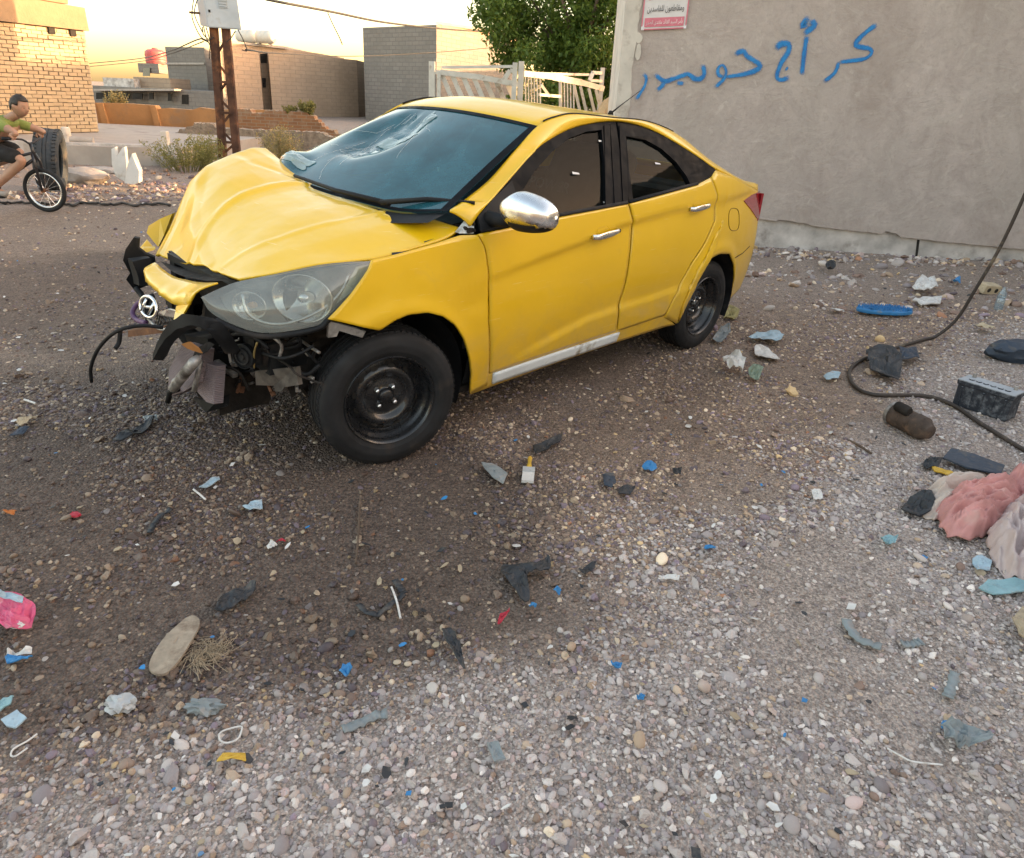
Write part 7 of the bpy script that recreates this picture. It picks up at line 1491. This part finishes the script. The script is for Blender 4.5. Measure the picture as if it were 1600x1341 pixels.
# ---- rubbish along the wall
cb_ = gp3(1380, 492, .0); q = MB(); el = [cb_+Vector((math.cos(t)*.225, math.sin(t)*.10, .0)) for t in [2*math.pi*i/40 for i in range(40)]]
o = MB().prism([p-cb_+Vector((0, 0, .02)) for p in el], (0, 0, .035)).build('scrub_brush', pm('blue'), smooth=False); o.location = cb_; tag(o, 'flat blue oval brush head lying near the wall', 'brush'); fix(recalc(o), bevel=.012, seg=3)
q = MB(); rr = random.Random(2)
for k_ in range(420): t = rr.uniform(0, 6.28); r_ = rr.random()**.5; p = Vector((math.cos(t)*.22*r_, math.sin(t)*.095*r_, .055)); q.tube([p, p+Vector((rr.gauss(0, .008), rr.gauss(0, .008), .016))], .0022, 3)
q.build('bristles', pm('blue'), o)
for (lab, key, pix, th, cu) in [('black torn plastic sheet inside the cable loop', 'black', [(1350, 562), (1380, 558), (1401, 574), (1404, 595), (1396, 606), (1372, 593), (1356, 586)], .006, .05), ('dark slate piece right of the torn black sheet', 'navy', [(1400, 559), (1428, 555), (1434, 569), (1406, 576)], .006, .03),
        ('white spoon-shaped plastic piece beside the rear wheel', 'white', [(1177, 552), (1184, 548), (1196, 553), (1216, 563), (1214, 569), (1196, 566), (1180, 562)], .006, .02), ('crumpled white plastic left of the spoon-shaped piece', 'white', [(1126, 577), (1140, 571), (1162, 580), (1158, 590), (1138, 588)], .003, .05), ('pale green crumple right below the white one', 'green', [(1167, 590), (1178, 585), (1191, 590), (1184, 601), (1170, 600)], .003, .03),
        ('pale blue scrap in front of the cable loop', 'lblue', [(1285, 594), (1298, 588), (1312, 590), (1308, 599), (1290, 599)], .003, .02), ('flat white foam sheet near the wall behind the blue brush', 'white', [(1424, 476), (1440, 469), (1470, 470), (1468, 480), (1438, 483)], .01, .03), ('crumpled white foam behind the flat foam sheet', 'white', [(1422, 460), (1436, 446), (1456, 448), (1462, 462), (1440, 466)], .01, .06),
        ('olive cardboard piece behind the rear wheel', 'olive', [(1130, 499), (1138, 487), (1154, 494), (1150, 502), (1134, 504)], .006, .03), ('pale blue plastic film behind the rear tyre', 'lblue', [(1168, 535), (1185, 527), (1208, 522), (1224, 532), (1218, 543), (1190, 541)], .002, .03), ('grey film beside the rear tyre tread', 'grey', [(1112, 538), (1124, 522), (1138, 518), (1140, 530), (1126, 542)], .002, .03), ('black lump of plastic below the wall behind the car tail', 'black', [(1287, 427), (1292, 419), (1301, 421), (1303, 429), (1294, 432)], .01, .05), ('tiny blue wrapper near the wall on the right', 'blue', [(1485, 446), (1496, 440), (1500, 446), (1490, 449)], .003, .03), ('white plate fragment left of the blue brush', 'white', [(1296, 488), (1310, 486), (1318, 490), (1302, 493)], .004, .015), ('cream paper scrap right of the cable by the battery', 'cream', [(1520, 518), (1534, 513), (1552, 521), (1540, 524)], .003, .03)]:
    S_('plastic_scrap' if key != 'olive' else 'cardboard', lab, 'plastic' if key != 'olive' else 'cardboard', key, pix, th, cu, .02)
lumpy('black_lump', gp3(1582, 562, .06), (.19, .12, .085), pm('navy'), 3, .3, 2.5, 'dark lump of hardened plastic at the right edge above the battery', 'lump', .3)
o = fix(MB().box((0, 0, .05), (.20, .10, .09)).build('hollow_block', pm('cream')), bevel=.008); o.location = gp3(1540, 458); o.rotation_euler = (.2, .1, .3); tag(o, 'cream block with two holes near the wall at right', 'block')
for s_ in (-1, 1): MB().lathe([(0, -.052), (.022, -.052)], 12, Matrix.Translation((s_*.045, 0, .05))).build('hole', M_dark, o)
cbo = gp3(1559, 484); o = MB().lathe([(0, 0), (.032, 0), (.034, .01), (.034, .10), (.031, .105), (.034, .11), (.03, .15), (.012, .18), (.012, .2), (0, .2)], 20, Matrix.Translation((0, 0, .0)) @ Matrix.Rotation(R_(90), 4, 'X')).build('bottle', glass('pet_plastic', (.75, .85, .9), .05, 1, .3, (.5, .6, .68)), smooth=True, sharp=40); o.location = cbo; tag(o, 'small clear plastic bottle standing near the wall at right', 'bottle')
# ---- countless tiny chips of plastic, paper and bark
rng2 = random.Random(77); groups = {'white': [], 'blue': [], 'black': [], 'tan': []}
allc = MB(); chips = {k_: MB() for k_ in groups}
for k_ in range(520):
    y = .95+6.6*rng2.random()**1.5; x = rng2.uniform(-.8, .85)*y; key = rng2.choice(['white', 'white', 'tan', 'tan', 'black', 'black']) if rng2.random() > .045 else 'blue'; s_ = rng2.uniform(.005, .016)*(1+.08*y); a = rng2.uniform(0, 6.28); n_ = rng2.randint(4, 6); z = G(x, y)+rng2.uniform(.008, .018); tl_ = (rng2.gauss(0, .25), rng2.gauss(0, .25)); el_ = rng2.uniform(.35, 1)
    poly = []
    for i in range(n_): t = 2*math.pi*i/n_; r_ = s_*rng2.uniform(.6, 1.1); u, v = r_*math.cos(t), r_*el_*math.sin(t); dx, dy = u*math.cos(a)-v*math.sin(a), u*math.sin(a)+v*math.cos(a); poly.append(Vector((x+dx, y+dy, z+dx*tl_[0]+dy*tl_[1])))
    chips[key].prism(poly, (0, 0, .0018))
for key, mb in chips.items(): tag(mb.build('litter_chips', pm(key)), {'white': 'tiny white paper and plastic chips strewn over the gravel', 'blue': 'tiny blue plastic chips strewn over the gravel', 'black': 'tiny black rubber chips strewn over the gravel', 'tan': 'tiny tan bark and wood chips strewn over the gravel'}[key], 'litter', kind='stuff')
